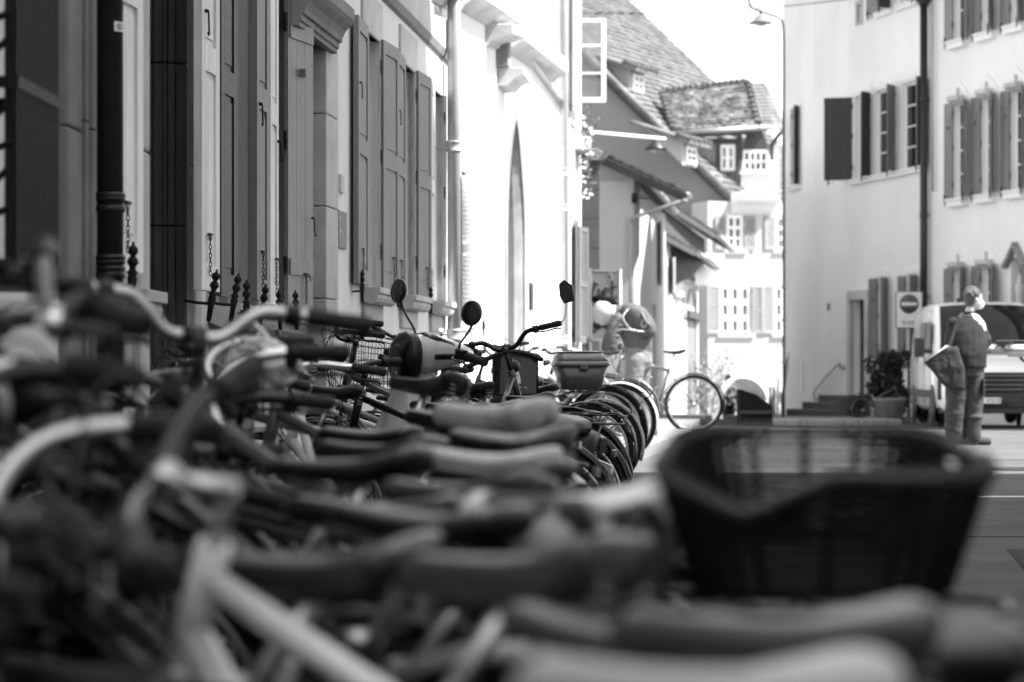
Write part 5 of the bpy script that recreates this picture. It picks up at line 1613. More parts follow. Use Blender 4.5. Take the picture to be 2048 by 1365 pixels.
def wire_basket(root, M, w, l, h, name='wire_basket', m=None, taper=.85, mesh_n=(12, 9), r=.0016):
    """open basket of wires: x along, y across; floor at z 0"""
    m = m or M_wire
    mb = MB()
    def ringp(z, n=4):
        t = taper + (1 - taper) * z / h; a, b = l / 2 * t, w / 2 * t; c = .04
        pts = []
        for sx_, sy_ in ((1, 1), (-1, 1), (-1, -1), (1, -1)):
            for k in range(3):
                q = radians(45 * k) + {(1, 1): 0, (-1, 1): pi / 2, (-1, -1): pi, (1, -1): 1.5 * pi}[(sx_, sy_)]
                pts.append(Vector((sx_ * (a - c) + c * cos(q), sy_ * (b - c) + c * sin(q), z)))
        return pts
    for k in range(7):
        mb.tube(ringp(h * k / 6), .004 if k == 6 else r, 5, closed=True)
    lo, hi = ringp(0), ringp(h)
    def per(pts, n):
        L_ = [(pts[(i + 1) % len(pts)] - pts[i]).length for i in range(len(pts))]; tot = sum(L_); out = []
        for k in range(n):
            d = tot * k / n; i = 0
            while d > L_[i]: d -= L_[i]; i += 1
            out.append(pts[i].lerp(pts[(i + 1) % len(pts)], d / L_[i]))
        return out
    for a, b in zip(per(lo, 44), per(hi, 44)): mb.tube([a, b], r, 3, caps=False)
    for k in range(9):
        y = -w / 2 * taper + w * taper * k / 8; mb.tube([(-l / 2 * taper, y, 0), (l / 2 * taper, y, 0)], r, 3, caps=False)
    o = link(name, mb.mesh(name), m, root, M)
    return o

def wicker_basket(loc, rz, w, l, h, label, taper=.79, notch=.0, tilt=.13, back=.76):
    t_ = thing('wicker_basket', label, 'basket', loc, rz)
    t_.matrix_basis = t_.matrix_basis @ Matrix.Rotation(tilt, 4, 'X')
    r_ = random.Random(9)
    def ringp(z, wob=0, ph=0, n=88, grow=0):
        t = taper + (1 - taper) * z / h; a, b = l / 2 * t + grow, w / 2 * t + grow
        pts = []
        for k in range(n):
            q = 2 * pi * k / n; c_, s_ = cos(q), sin(q); e = .42
            x = a * (abs(c_) ** e) * (1 if c_ > 0 else -1); y = b * (abs(s_) ** e) * (1 if s_ > 0 else -1)
            f = 1 - (1 - back) * (y / b + 1) / 2
            m = 1 + wob * (1 if (k // 2 + ph) % 2 else -1)
            pts.append(Vector((x * m * f, y * m, z)))
        return pts
    def dip(p):
        if p.y < -w * .2 and p.z > h * .5: p.z -= notch * max(0, 1 - abs(p.x + l * .24) / (l * .24)) * ((p.z / h - .5) / .5)
        return p
    mb = MB(); nz_ = 17
    for k in range(nz_): mb.tube([dip(p) for p in ringp(h * (k + .5) / nz_ + r_.uniform(-.0006, .0006), .028, k)], h / nz_ * .41, 6, closed=True, flat=.9)
    mb.build('weave', M_wicker, t_, kind='stuff')
    mb = MB(); lo, hi = ringp(0, n=44), ringp(h, n=44)
    for a, b in zip(lo, hi): mb.tube([a, dip(b)], .0055, 5)
    mb.build('stakes', M_wicker, t_, kind='stuff')
    mb = MB(); rim = [dip(p) for p in ringp(h, n=88, grow=.004)]
    mb.tube(rim, .0085, 8, closed=True)
    for k in range(88):
        a = rim[k]; q = [a + Vector((0, 0, .012)), a + Vector((.006, 0, 0)), a - Vector((0, 0, .013))]
        mb.tube(q, .0035, 4)
    mb.build('rim', mat('wicker_rim', .05, .5, var=.4, scale=40, bump=.3), t_)
    MB().box(-l / 2 * taper * back, l / 2 * taper * back, -w / 2 * taper, w / 2 * taper, -.006, .004).build('floor_panel', M_wicker, t_)
    return t_

# ---- the near bicycles, saddle by saddle from the camera outwards
G1_ = 'bicycles parked in a row at the left house fronts'
bikes = [
 ('tall black bicycle whose grips stand highest at the left, with a round bell', 950, 1095, 2.9, 145, dict(saddle='sport', pc='black', bars='riser', tall=.05, stemh=.07, steer=58, bell=True, hb=M_alud, lean=2)),
 ('dark bicycle with alloy riser bar reaching above the plastic cover', 1000, 925, 4.05, 150, dict(saddle='sport', pc='slate', bars='riser', tall=.05, stemh=.07, steer=-40, hb=M_alu, lean=-3)),
 ('bicycle with silver swept bar low at the left picture edge', 760, 985, 3.3, 172, dict(saddle='comfort', pc='silver', bars='city', hb=M_chrome, tall=-.02, steer=35, bell=True, frame='mixte', lean=3)),
 # label, saddle px, py, Y, heading, options
 ('nearest bicycle, with a broad pale grey saddle along the bottom edge', 1420, 1297, 1.62, 186, dict(saddle='wide', sc=M_leather_l, pc='mid', bars='flat', tall=-.16, frame='step', steer=0)),
 ('bicycle with dark ridged saddle just under the wicker basket', 1560, 1196, 1.92, 182, dict(saddle='comfort', sc=M_leather_g, pc='slate', bars='flat', tall=-.14, frame='step', steer=5)),
 ('bicycle with white top tube and plain mid-grey saddle half under the pale one', 1225, 1222, 2.12, 130, dict(saddle='sport', sc=M_leather_g, pc='white', bars='flat', tall=-.10, steer=48, lean=0, fenders=False)),
 ('bicycle with large black saddle in the middle of the row, bright curved handlebar', 1045, 1078, 2.38, 156, dict(saddle='comfort', sc=M_leather_g, pc='black', bars='high', bell=True, tall=-.20, hb=M_alu, steer=14, lean=4, stemh=.0)),
 ('bicycle with flower-patterned saddle cover', 1140, 968, 2.95, 166, dict(saddle='puffy', sc=M_floral, pc='black', bars='flat', rack=True, tall=-.12)),
 ('bicycle with long sleek dark saddle behind the flowered one', 935, 936, 3.35, 148, dict(saddle='sport', sc=M_leather_g, pc='black', bars='flat', steer=-18, tall=-.12)),
 ('bicycle with pale-edged saddle beside the sleek dark saddle', 975, 893, 4.1, 150, dict(saddle='sport', sc=M_leather_l, pc='slate', bars='riser', steer=12, tall=-.1, stemh=.02)),
 ('bicycle with big light grey saddle just below the scooter', 985, 802, 4.9, 156, dict(saddle='wide', sc=M_leather_l, pc='black', bars='flat', frame='mixte', steer=-20, tall=-.06)),
 ('bicycle with worn saddle wrapped at the back, under the light one', 1010, 842, 4.55, 148, dict(saddle='comfort', pc='black', bars='city', frame='mixte', hb=M_chrome, steer=24, tall=-.1)),
 ('bicycle with black stitched saddle right below the scooter leg shield', 858, 742, 7.4, 158, dict(saddle='comfort', pc='slate', bars='flat')),
 ('bicycle with small black saddle and mesh basket by the wall', 668, 768, 10.6, 200, dict(saddle='comfort', pc='slate', bars='flat', basket='front_wire')),
 ('bicycle with chromed city handlebar turned towards the wall', 905, 812, 5.8, 150, dict(saddle='comfort', pc='black', bars='city', hb=M_alu, frame='step', steer=30, tall=-.05)),
 ('bicycle with handlebar basket among the blurred bars', 930, 850, 6.6, 148, dict(saddle='sport', pc='mid', bars='flat', basket='front_wire')),
 ('old pale step-through bicycle between scooter and stitched saddle', 930, 800, 8.4, 155, dict(saddle='comfort', pc='pale', bars='city', frame='step', hb=M_chrome)),
 ('white step-through bicycle leaning deep in the row', 885, 798, 9.6, 165, dict(saddle='comfort', pc='white', bars='riser', frame='step', steer=20)),
 ('black bicycle with thick grips rising at the left of the row', 700, 905, 3.7, 163, dict(saddle='sport', pc='black', bars='flat', tall=.05, stemh=.09, steer=-30)),
 ('dark bicycle with silver brake levers behind the plastic cover', 760, 872, 4.5, 160, dict(saddle='comfort', pc='slate', bars='riser', tall=-.07, stemh=.03, steer=18, hb=M_alu)),
 ('black bicycle with thin bars in front of the stone portal', 740, 850, 6.0, 165, dict(saddle='sport', pc='black', bars='city', hb=M_alud, steer=-14, tall=-.07)),
 ('low dark bicycle wedged under the big black saddle', 860, 1010, 2.9, 152, dict(saddle='sport', pc='black', bars='flat', frame='mixte', tall=-.08, steer=20)),
 ('dark bicycle with grey fork in the lower left corner', 640, 1080, 2.6, 160, dict(saddle='comfort', pc='grey', bars='high', hb=M_alud, tall=-.12, steer=-22, frame='step')),
 ('black bicycle hidden below the basket at the road side', 1760, 1240, 2.15, 190, dict(saddle='comfort', pc='black', bars='flat', frame='step', tall=-.3, stemh=0, steer=8, lean=-4)),
]
for lab, px, py, Y, hd_, kw in bikes:
    kw.setdefault('lean', rnd.uniform(-10, 11)); kw.setdefault('steer', rnd.uniform(-32, 32))
    bike(lab, px, py, Y, hd_, rack=kw.pop('rack', rnd.random() < .4), **kw)
wb = P(1648, 1150, 2.72)
wicker_basket((wb.x, wb.y + .08, wb.z - .005), radians(-2), .32, .385, .14, 'big dark wicker basket with notched rim in front of the road', notch=.042)
# ---- bicycles beyond, up to the leaning cyclist
mids_ = [
 ('black bicycle with bar-end mirror raised over the others', 962, 760, 12.2, 75, dict(bars='riser', pc='black', steer=4, tall=.10, stemh=.09, mirror=-1, lean=-13)),
 ('dark bicycle with tall swept bars beside the scooter mirror', 930, 770, 13.2, 170, dict(bars='city', pc='slate', hb=M_black, stemh=.13, tall=.08, lean=-4)),
 ('bicycle with thick straight grips behind the scooter headlight', 905, 765, 14.2, 165, dict(bars='flat', pc='black', stemh=.12, tall=.1, steer=10)),
 ('bicycle with looped brake cables left of the scooter', 835, 775, 12.0, 168, dict(bars='riser', pc='grey', hb=M_blackm, steer=30, stemh=.06, tall=.06, lean=-8)),
 ('silver bicycle carrying a small wire front basket by the third window', 985, 770, 15.2, 160, dict(bars='flat', pc='silver', basket='front_wire', stemh=.14, tall=.1, steer=-15)),
 ('bicycle with thin chrome bars against the white chapel wall', 1050, 758, 16.8, 158, dict(bars='city', pc='mid', hb=M_chrome, stemh=.10)),
 ('dark trekking bicycle under the raised bar-end mirror', 1075, 770, 14.2, 152, dict(bars='flat', pc='black', stemh=.05, rack=True, bottle=True)),
 ('bicycle with a short straight bar left of the poster', 1120, 762, 18.4, 165, dict(bars='flat', pc='slate', stemh=.12, steer=14)),
 ('grey city bicycle behind the grey top case', 1150, 765, 19.8, 160, dict(bars='city', pc='grey', stemh=.1, steer=-12)),
 ('black bicycle just beyond the top case', 1165, 762, 21.0, 155, dict(bars='riser', pc='black', stemh=.06, groundz=.1)),
 ('bicycle with pale frame in the sun behind the top case', 1195, 768, 23.0, 160, dict(bars='flat', pc='pale', groundz=.1)),
 ('dark bicycle half hidden beside the leaning person', 1215, 765, 25.0, 150, dict(bars='flat', pc='black', groundz=.1)),
 ('bicycle in shade below the emblem crate', 1060, 788, 12.2, 150, dict(bars='flat', pc='slate', rack=True)),
 ('bicycle with bent front mudguard below the stitched saddle', 985, 800, 10.4, 155, dict(bars='flat', pc='black')),
 ('bicycle with child frame low by the wall', 800, 790, 13.6, 190, dict(bars='flat', pc='white', scale=.95)),
 ('dark bicycle hard against the plaster house', 770, 775, 16.2, 172, dict(bars='riser', pc='mid', steer=18)),
]
for lab, px, py, Y, hd_, kw in mids_:
    kw.setdefault('lean', rnd.uniform(-5, 6)); kw.setdefault('steer', rnd.uniform(-18, 18))
    bike(lab, px, py, Y, hd_, saddle=rnd.choice(['sport', 'comfort', 'comfort']), **kw)

# crate with the crosier emblem, strapped on the rack of a bicycle
cp_ = P(1030, 792, 13.6)
crate = thing('plastic_crate', 'black plastic bicycle crate with a white crosier emblem on its side', 'crate', (cp_.x, 13.6, cp_.z), radians(3))
w, h, l = .25, .235, .2
mb = MB(); t_ = .008
mb.box(-w / 2, w / 2, -l / 2, -l / 2 + t_, 0, h - .03); mb.box(-w / 2, w / 2, l / 2 - t_, l / 2, 0, h); mb.box(-w / 2, -w / 2 + t_, -l / 2, l / 2, 0, h); mb.box(w / 2 - t_, w / 2, -l / 2, l / 2, 0, h); mb.box(-w / 2, w / 2, -l / 2, l / 2, 0, t_)
mb.build('crate_body', M_blackm, crate)
mb = MB(); n = 10
rp = [(-w / 2 - .16, -l / 2 - .01, h - .075), (-w / 2 - .04, -l / 2 - .01, h - .03), (-w * .3, -l / 2 - .01, h + .008), (0, -l / 2 - .01, h + .012), (w * .3, -l / 2 - .01, h - .004), (w / 2 + .015, -l / 2 - .01, h - .03)]
mb.tube(smooth_path(rp, 5), .014, 8, ends=True); mb.build('rim', M_blackm, crate)
face = MB(); fpoly = [(-w / 2 + .035, .012), (w / 2 - .015, .012), (w / 2 - .008, h - .055), (w * .3, h - .028), (0, h - .012), (-w * .3, h - .014), (-w / 2 + .04, h - .03)]
face.prism(fpoly, -l / 2 - .004, -l / 2 - .0005, 'xz'); fo = face.build('crate_panel', M_case, crate)
# crosier (heraldic staff head) outline: spiral crook over a flaring foot
crook = []
for k in range(16):
    a = radians(-60 + 24 * k); rr = .010 + .0013 * k
    crook.append((-.004 - rr * cos(a) * .9, .150 + rr * sin(a)))
em = MB(); em.tube([(x, -l / 2 - .006, z) for x, z in crook[::-1]][:15], [.0062] * 6 + [.005] * 4 + [.004] * 3 + [.003] * 2, 6)
em.prism([(.003, .155), (.020, .160), (.022, .12), (.025, .095), (.032, .075), (.026, .068), (.021, .074), (.014, .064), (.006, .074), (-.001, .066), (-.006, .074), (.002, .100), (.005, .125)], -l / 2 - .009, -l / 2 - .0045, 'xz')
em.build('crosier_emblem', M_white, fo)
em = MB()
for k in range(9): em.box(-.025 + .010 * k, -.025 + .010 * k + (.006 if k % 3 else .004), -l / 2 - .006, -l / 2 - .0045, .050 - .0006 * k, .0545 - .0006 * k)
em.build('small_lettering', M_white, fo)
for k in range(9):
    MB().box(-w / 2 - .001, -w / 2 + .034, -l / 2 - .003, -l / 2, .02 + .02 * k, .03 + .02 * k).build('crate_rib', M_black, crate)

# grey top case on a moped rack
tc_ = P(1160, 780, 16.6)
tcase = thing('top_case', 'glossy grey luggage top case with lighter domed lid', 'top case', (tc_.x, 16.6, tc_.z), radians(8))
def rrect(w, l, z, r_, n=5, dx=0):
    pts = []
    for sx_, sy_, a0 in ((1, 1, 0), (-1, 1, 90), (-1, -1, 180), (1, -1, 270)):
        for k in range(n):
            a = radians(a0 + 90 * k / (n - 1)); pts.append((dx + sx_ * (w / 2 - r_) + r_ * cos(a), sy_ * (l / 2 - r_) + r_ * sin(a), z))
    return pts
mb = MB(); mb.loft([rrect(.24, .20, 0, .04), rrect(.27, .24, .012, .05), rrect(.36, .32, .165, .06)]); mb.build('case_body', M_case, tcase)
mb = MB(); mb.loft([rrect(.375, .335, .163, .06), rrect(.385, .345, .17, .065), rrect(.385, .345, .188, .065), rrect(.365, .325, .195, .06)]); mb.build('case_band', M_case_l, tcase)
mb = MB(); mb.loft([rrect(.365, .325, .193, .06), rrect(.345, .31, .225, .06, dx=.0), rrect(.29, .26, .258, .06, dx=-.01), rrect(.25, .22, .266, .06, dx=-.015)]); mb.build('case_lid', M_case_l, tcase)
mb = MB(); mb.tube([Vector(p) + Vector((0, 0, .002)) for p in rrect(.30, .27, .255, .06, dx=-.01)], .004, 6, closed=True); mb.build('lid_seal', M_black, tcase)
MB().box(-.03, .03, -.18, -.165, .14, .175).build('case_latch', M_case, tcase, bevel=.004)
# its moped: tail, rack, rear wheel, shock and mudguard
mpd = thing('moped', 'dark moped carrying the grey top case, mostly hidden by bicycles', 'moped', (tc_.x - .28, 16.68, gz(16.6)), radians(172))
mz = tc_.z - gz(16.6)
mb = MB()
for y in (-.06, .06): mb.tube(smooth_path([(-.45, y, mz - .02), (-.2, y, mz - .02), (.0, y * 1.3, mz - .1), (.1, y * 1.4, mz - .2)], 4), .009, 6)
for k in range(3): mb.tube([(-.42 + .1 * k, -.06, mz - .02), (-.42 + .1 * k, .06, mz - .02)], .007, 6)
mb.build('rack', M_alu, mpd)
mb = MB(); mb.loft([[(x, yy * wy, zz0 + hh_ * s2) for (yy, s2) in ((-1, 0), (-1, .6), (-.6, 1), (.6, 1), (1, .6), (1, 0), (.5, -.4), (-.5, -.4))] for x, wy, zz0, hh_ in ((-.38, .04, mz - .2, .05), (-.25, .09, mz - .22, .1), (.0, .12, mz - .25, .14), (.35, .12, mz - .27, .12), (.5, .08, mz - .3, .08))]); mb.build('tail_body', M_black, mpd)
for xx in (-.15, .98):
    w_ = link('wheel', cached('moped_rim', lambda: rim_mb(.27), M_alu), M_alu, mpd, T(xx, 0, .27))
    link('tyre', cached('moped_tyre', lambda: tyre_mb(.255, .036), M_rubber), M_rubber, w_); link('spokes', cached('moped_spokes', lambda: spokes_mb(.27, 24), M_alud), M_alud, w_)
mb = MB(); mb.tube([(-.15, .07, .27), (.0, .09, mz - .25)], .022, 8); mb.tube([(.98, .06, .27), (.86, .04, .8)], .02, 8); mb.tube([(.98, -.06, .27), (.86, -.04, .8)], .02, 8); mb.tube([(.86, 0, .7), (.8, 0, 1.0)], .03, 8); mb.build('suspension', M_alud, mpd)
link('mudguard', fender_mb(.30, 30, 170, .05).mesh('mudguard'), M_black, mpd, T(-.15, 0, .27)); link('mudguard', fender_mb(.30, 20, 150, .05).mesh('mudguard'), M_black, mpd, T(.98, 0, .27))
mb = MB(); mb.loft([[(x, yy * .14, z_ + s2 * .08) for yy, s2 in ((-1, 0), (-.8, 1), (.8, 1), (1, 0), (.6, -.6), (-.6, -.6))] for x, z_ in ((-.1, .74), (.15, .72), (.45, .7))]); mb.build('seat', M_leather, mpd)
mb = MB(); mb.tube([(.8, -.3, 1.03), (.82, -.1, 1.0), (.82, .1, 1.0), (.8, .3, 1.03)], .013, 8); mb.build('handlebar', M_black, mpd)
mb = MB(); mb.box(-.1, .45, -.09, .09, .22, .52); mb.build('engine_block', M_alud, mpd, bevel=.03)

# ------------------------------------------------------------------ scooter in the focus of the picture
sp_ = P(868, 735, 11.4)
SH = radians(207)
scoot = thing('motor_scooter', 'pale motor scooter with black headlight cowl and two round mirrors leaning on its stand', 'scooter', (sp_.x + .10, 11.4 + .05, gz(11.4) + .04), SH, None, radians(-10))
def sring(x, wy, z0_, z1_, n=12, e=.6):
    out = []
    for k in range(n):
        a = 2 * pi * k / n; c_, s_ = cos(a), sin(a)
        out.append((x, wy * (abs(c_) ** e) * (1 if c_ > 0 else -1), (z0_ + z1_) / 2 + (z1_ - z0_) / 2 * (abs(s_) ** e) * (1 if s_ > 0 else -1)))
    return out
# leg shield: a curved plate, x forward
mb = MB(); rings = []
for k, (x, z_, wy) in enumerate(((.52, .30, .09), (.49, .38, .17), (.44, .50, .21), (.40, .62, .20), (.355, .74, .15), (.31, .86, .085), (.285, .96, .06))):
    ring = []
    for j in range(9):
        t = -1 + 2 * j / 8; ring.append((x + .085 - .13 * t * t, t * wy, z_))
    for j in range(8, -1, -1):
        t = -1 + 2 * j / 8; ring.append((x + .04 - .12 * t * t, t * wy * .93, z_))
    rings.append(ring)
mb.loft(rings); mb.build('leg_shield', M_scoot, scoot)
mb = MB(); mb.loft([[(x, t * wy * .86, z_) for t in (-1, 1)] + [(x - .02, t * wy * .8, z_) for t in (1, -1)] for x, z_, wy in ((.40, .34, .16), (.36, .5, .19), (.31, .7, .15), (.24, .9, .07))]); mb.build('inner_shield', M_blackm, scoot)
# floor and belly
mb = MB(); mb.loft([sring(x, w_, a, b) for x, w_, a, b in ((.44, .13, .24, .36), (.2, .15, .20, .30), (-.05, .15, .20, .31), (-.15, .13, .22, .45))]); mb.build('footboard', M_blackm, scoot)
mb = MB(); mb.loft([sring(x, w_, a, b) for x, w_, a, b in ((-.05, .09, .30, .56), (-.12, .14, .30, .62), (-.3, .17, .34, .65), (-.5, .17, .42, .66), (-.62, .12, .54, .67), (-.7, .05, .58, .66))]); mb.build('rear_body', M_blackm, scoot)
mb = MB(); mb.loft([sring(x, w_, a, b) for x, w_, a, b in ((.0, .06, .62, .68), (-.08, .13, .62, .71), (-.3, .16, .64, .73), (-.5, .15, .65, .74), (-.62, .09, .66, .73))]); mb.build('seat', M_leather, scoot)
mb = MB(); mb.box(-.74, -.70, -.05, .05, .56, .64); mb.build('tail_lamp', M_reflect, scoot, bevel=.01)
for xx in (.62, -.58):
    w_ = MB(); w_.lathe([(.03, -.06), (.05, -.03), (.15, -.02), (.17, -.04), (.17, .04), (.15, .02), (.05, .03), (.03, .06)], 24, 'y')
    wo = w_.build('wheel', M_alud, scoot, T(xx, 0, .235)); link('tyre', tyre_mb(.185, .05).mesh('tyre'), M_rubber, wo)
STR = T(.30, 0, 1.0) @ R(radians(5), 'Z') @ T(-.30, 0, -1.0)
mb = MB(); mb.tube([(.62, .075, .235), (.50, .07, .45)], .022, 8); mb.tube([(.62, -.075, .235), (.50, -.07, .45)], .022, 8); mb.tube([(.5, -.07, .45), (.5, .07, .45)], .025, 8); mb.tube([(.5, 0, .44), (.30, 0, 1.0)], .024, 8)
link('fork', mb.mesh('fork'), M_alud, scoot, STR)
link('front_mudguard', fender_mb(.245, 10, 150, .065).mesh('front_mudguard'), M_scoot, scoot, STR @ T(.62, 0, .235))
# head: light cowl, visor, binnacle
mb = MB(); mb.loft([sring(x, w_, a, b, 16, .8) for x, w_, a, b in ((.34, .05, .985, 1.09), (.32, .09, .96, 1.115), (.27, .11, .945, 1.13), (.20, .10, .955, 1.125), (.10, .075, .985, 1.10), (.0, .04, 1.0, 1.06))])
link('head_cowl', mb.mesh('head_cowl'), M_scoot, scoot, STR)
mb = MB(); mb.loft([sring(x, w_, a, b, 18, .75) for x, w_, a, b in ((.395, .06, .93, 1.07), (.38, .095, .905, 1.10), (.35, .115, .895, 1.135), (.32, .118, .91, 1.14))])
hl_ = link('headlight_cowl', mb.mesh('headlight_cowl'), M_black, scoot, STR)
mb = MB(); mb.tube([(.392 - .012 * abs(cos(a)), .07 * cos(a), 1.01 + .07 * sin(a)) for a in [2 * pi * k / 24 for k in range(24)]], .004, 6, closed=True); mb.build('light_ring', M_alud, hl_)
mb = MB(); mb.box(.39, .397, .01, .03, .95, .962); mb.build('cowl_badge', M_alu, hl_)
mb = MB(); mb.loft([sring(x, w_, a, b, 14, .8) for x, w_, a, b in ((.27, .05, 1.11, 1.13), (.22, .075, 1.10, 1.135), (.12, .065, 1.07, 1.10))]); link('display', mb.mesh('display'), M_black, scoot, STR)
mb = MB(); mb.tube(smooth_path([(.14, -.36, 1.06), (.17, -.25, 1.065), (.24, -.1, 1.04), (.26, 0, 1.03), (.24, .1, 1.04), (.17, .25, 1.065), (.14, .36, 1.06)], 5), .014, 8)
sbar = link('handlebar', mb.mesh('handlebar'), M_black, scoot, STR)
for s_ in (-1, 1):
    MB().tube([(.17, s_ * .25, 1.065), (.165, s_ * .265, 1.065), (.15, s_ * .32, 1.062), (.138, s_ * .37, 1.06)], [.02, .023, .019, .022], 10).build('grip', M_grip, sbar)
    MB().tube(smooth_path([(.19, s_ * .2, 1.06), (.235, s_ * .24, 1.055), (.225, s_ * .32, 1.05), (.235, s_ * .385, 1.045)], 4), .007, 6, flat=.6).build('brake_lever', M_black, sbar)
    MB().box(.16, .2, s_ * .225 - .03, s_ * .225 + .03, 1.05, 1.095).build('switch_block', M_blackm, sbar, bevel=.006)
    mb = MB(); top_ = Vector((.20, s_ * .34, 1.235)); mb.tube(smooth_path([(.18, s_ * .2, 1.08), (.185, s_ * .215, 1.12), (.195, s_ * .29, 1.18), top_], 4), .006, 7); ms = mb.build('mirror_stalk', M_black, sbar)
    mb = MB(); mb.ball((0, 0, 0), .054, 18, 10, (.22, 1, 1.08)); mb.build('mirror', M_mirror, ms, T(*(top_ + Vector((.012, 0, .045)))) @ R(radians(22 + s_ * 8), 'Z') @ R(radians(-8), 'Y'))
# bracket and cables before the cowl
mb = MB()
for k in range(5): mb.tube(smooth_path([(.33, .05 - .02 * k, 1.0), (.52 + .012 * k, .10 - .03 * k, 1.0 - .02 * k), (.56, .08 - .02 * k, .84), (.40, .02, .76)], 5), .0035, 5, caps=False)
mb.build('cables', M_rubber_cable, scoot)
mb = MB(); mb.tube([(-.1, .1, .3), (-.22, .26, .02)], .014, 6); mb.build('side_stand', M_black, scoot)
mb = MB(); mb.box(-.76, -.745, -.09, .09, .38, .51); mb.build('number_plate', M_sign, scoot)

# ------------------------------------------------------------------ the bicycle the hooded person leans over, and the one with its rear wheel free
bike('upright bicycle with rear wheel clear against the white house', 1350, 700, 32.0, 175, bars='flat', pc='slate', fenders=True, group='bicycles at the sunny end of the row', steer=0, lean=3, groundz=.08, scale=1.1, tall=.02)
bike('bicycle the hooded person is bending over', 1218, 702, 28.6, 172, bars='city', pc='silver', fenders=True, group='bicycles at the sunny end of the row', rack=True, steer=15, groundz=.1)
bike('bicycle with dark wheels between top case and hooded person', 1160, 735, 22.4, 150, bars='flat', pc='black', group='bicycles at the sunny end of the row', groundz=.06)
bike('small parked bicycle standing by the door steps of the corner house', 1742, 785, 46.5, 20, bars='riser', pc='mid', group='bicycles by the corner house', scale=.8, detail=1)
# white plastic bag over one handlebar
bagp = P(518, 730, 5.6)
bag = thing('plastic_bag', 'crumpled pale plastic cover hung over a handlebar', 'bag', tuple(bagp))
mb = MB(); r = random.Random(4); rings = []
for k in range(9):
    t = k / 8; rad = .055 * sin(pi * (.12 + .8 * t)) + .012; ring = []
    for j in range(14):
        a = 2 * pi * j / 14; q = rad * (1 + .35 * r.uniform(-1, 1)); ring.append((q * cos(a) * 1.1 + .03 * t, q * sin(a) * .7, .11 * (1 - t) - .05 + r.uniform(-.006, .006)))
    rings.append(ring)
mb.loft(rings, smooth=False); bo = mb.build('bag_body', mat('crumpled_plastic', .6, .35, var=.2, scale=20), bag)
mb = MB(); mb.tube(smooth_path([(.03, 0, .05), (-.02, .0, .1), (-.06, 0, .06), (-.05, 0, -.0)], 4), .006, 6); mb.build('bag_handle', M_white, bag)

# dark canopy trailer and the walker behind
ct = P(1508, 845, 38.0)
crt = thing('cargo_trailer', 'dark cloth-covered cargo bicycle box with sloping lid at the end of the bicycle row', 'cargo trailer', (ct.x, 38.0, gz(38) + .1))
zc0 = P(0, 858, 38).z - crt.location.z; zc1 = P(0, 778, 38).z - crt.location.z; zc2 = P(0, 812, 38).z - crt.location.z
xa = P(1478, 0, 38).x - ct.x; xb = P(1541, 0, 38).x - ct.x
mb = MB(); mb.prism([(xa, -.05), (xb, -.05), (xb, zc2), (xa + (xb - xa) * .5, (zc1 + zc2) / 2 + .05), (xa, zc1)], -.3, .4, 'xz'); mb.build('cloth_box', M_dark_cloth, crt, bevel=.02)
for k in range(2): MB().box(xa - .01, xb + .01, -.315, -.3, zc2 - .12 - .2 * k, zc2 - .07 - .2 * k).build('strap', M_blackm, crt)
hx = P(1488, 0, 38).x - ct.x; hz = P(0, 803, 38).z - crt.location.z; hr = P(0, 752, 38).z - crt.location.z - hz
for k in range(5):
    rr = hr - .03 * k; mb = MB(); mb.tube([(hx + rr * 1.02 * cos(a), .1 + .1 * k, hz + rr * sin(a)) for a in [radians(5 + 170 * q / 16) for q in range(17)]], .012, 6); mb.build('hoop', M_plaster_r, crt)
mb = MB(); ar = [(hx + (hr - .04) * cos(radians(2 + 108 * q / 12)), hz + (hr - .04) * sin(radians(2 + 108 * q / 12))) for q in range(13)] + [(hx - .05, hz + hr * .3), (hx + .05, hz - .1)]
mb.prism(ar, .12, .5, 'xz'); mb.build('hood', M_steel, crt)
MB().tube([(xb + .04, .3, 0), (xb + .04, .3, zc1 + .02)], .03, 8).build('corner_pole', M_castiron, crt)
# ------------------------------------------------------------------ people and van
def body_mesh(name, mb, m, parent, voxel=.012, smooth_it=4, disp=0.0, M=None, dscale=.12):
    """fuse overlapping limbs into one continuous skin"""
    me = mb.mesh(name); me.materials.append(m)
    o = bpy.data.objects.new(name, me); COL.objects.link(o)
    if parent: o.parent = parent
    if M is not None: o.matrix_local = M
    r_ = o.modifiers.new('remesh', 'REMESH'); r_.mode = 'VOXEL'; r_.voxel_size = voxel; r_.use_smooth_shade = True
    s_ = o.modifiers.new('smooth', 'SMOOTH'); s_.factor = .6; s_.iterations = smooth_it
    if disp:
        tx = bpy.data.textures.new(name + '_folds', 'CLOUDS'); tx.noise_scale = dscale; tx.noise_depth = 2
        d = o.modifiers.new('folds', 'DISPLACE'); d.texture = tx; d.strength = disp; d.mid_level = .1; d.texture_coords = 'LOCAL'
    dg = bpy.context.evaluated_depsgraph_get(); dg.update()
    me2 = bpy.data.meshes.new_from_object(o.evaluated_get(dg)); me2.name = name
    o.modifiers.clear(); o.data = me2
    if not me2.materials: me2.materials.append(m)
    me2.polygons.foreach_set('use_smooth', [True] * len(me2.polygons))
    return o
def limb(mb, pts, rs, seg=14, flat=1.0): mb.tube(smooth_path(pts, 4), interp(rs, 4), seg, ends=True, flat=flat)
def interp(rs, n):
    out = []
    for i in range(len(rs) - 1):
        for k in range(n): out.append(rs[i] + (rs[i + 1] - rs[i]) * k / n)
    return out + [rs[-1]]
def torso(mb, secs, seg=20, M=None):
    """secs: (center xyz, half width x, half depth y, tilt)"""
    rings = []
    for c, a, b in secs:
        rings.append([(c[0] + a * cos(2 * pi * k / seg), c[1] + b * sin(2 * pi * k / seg), c[2]) for k in range(seg)])
    mb.loft(rings, M=M)
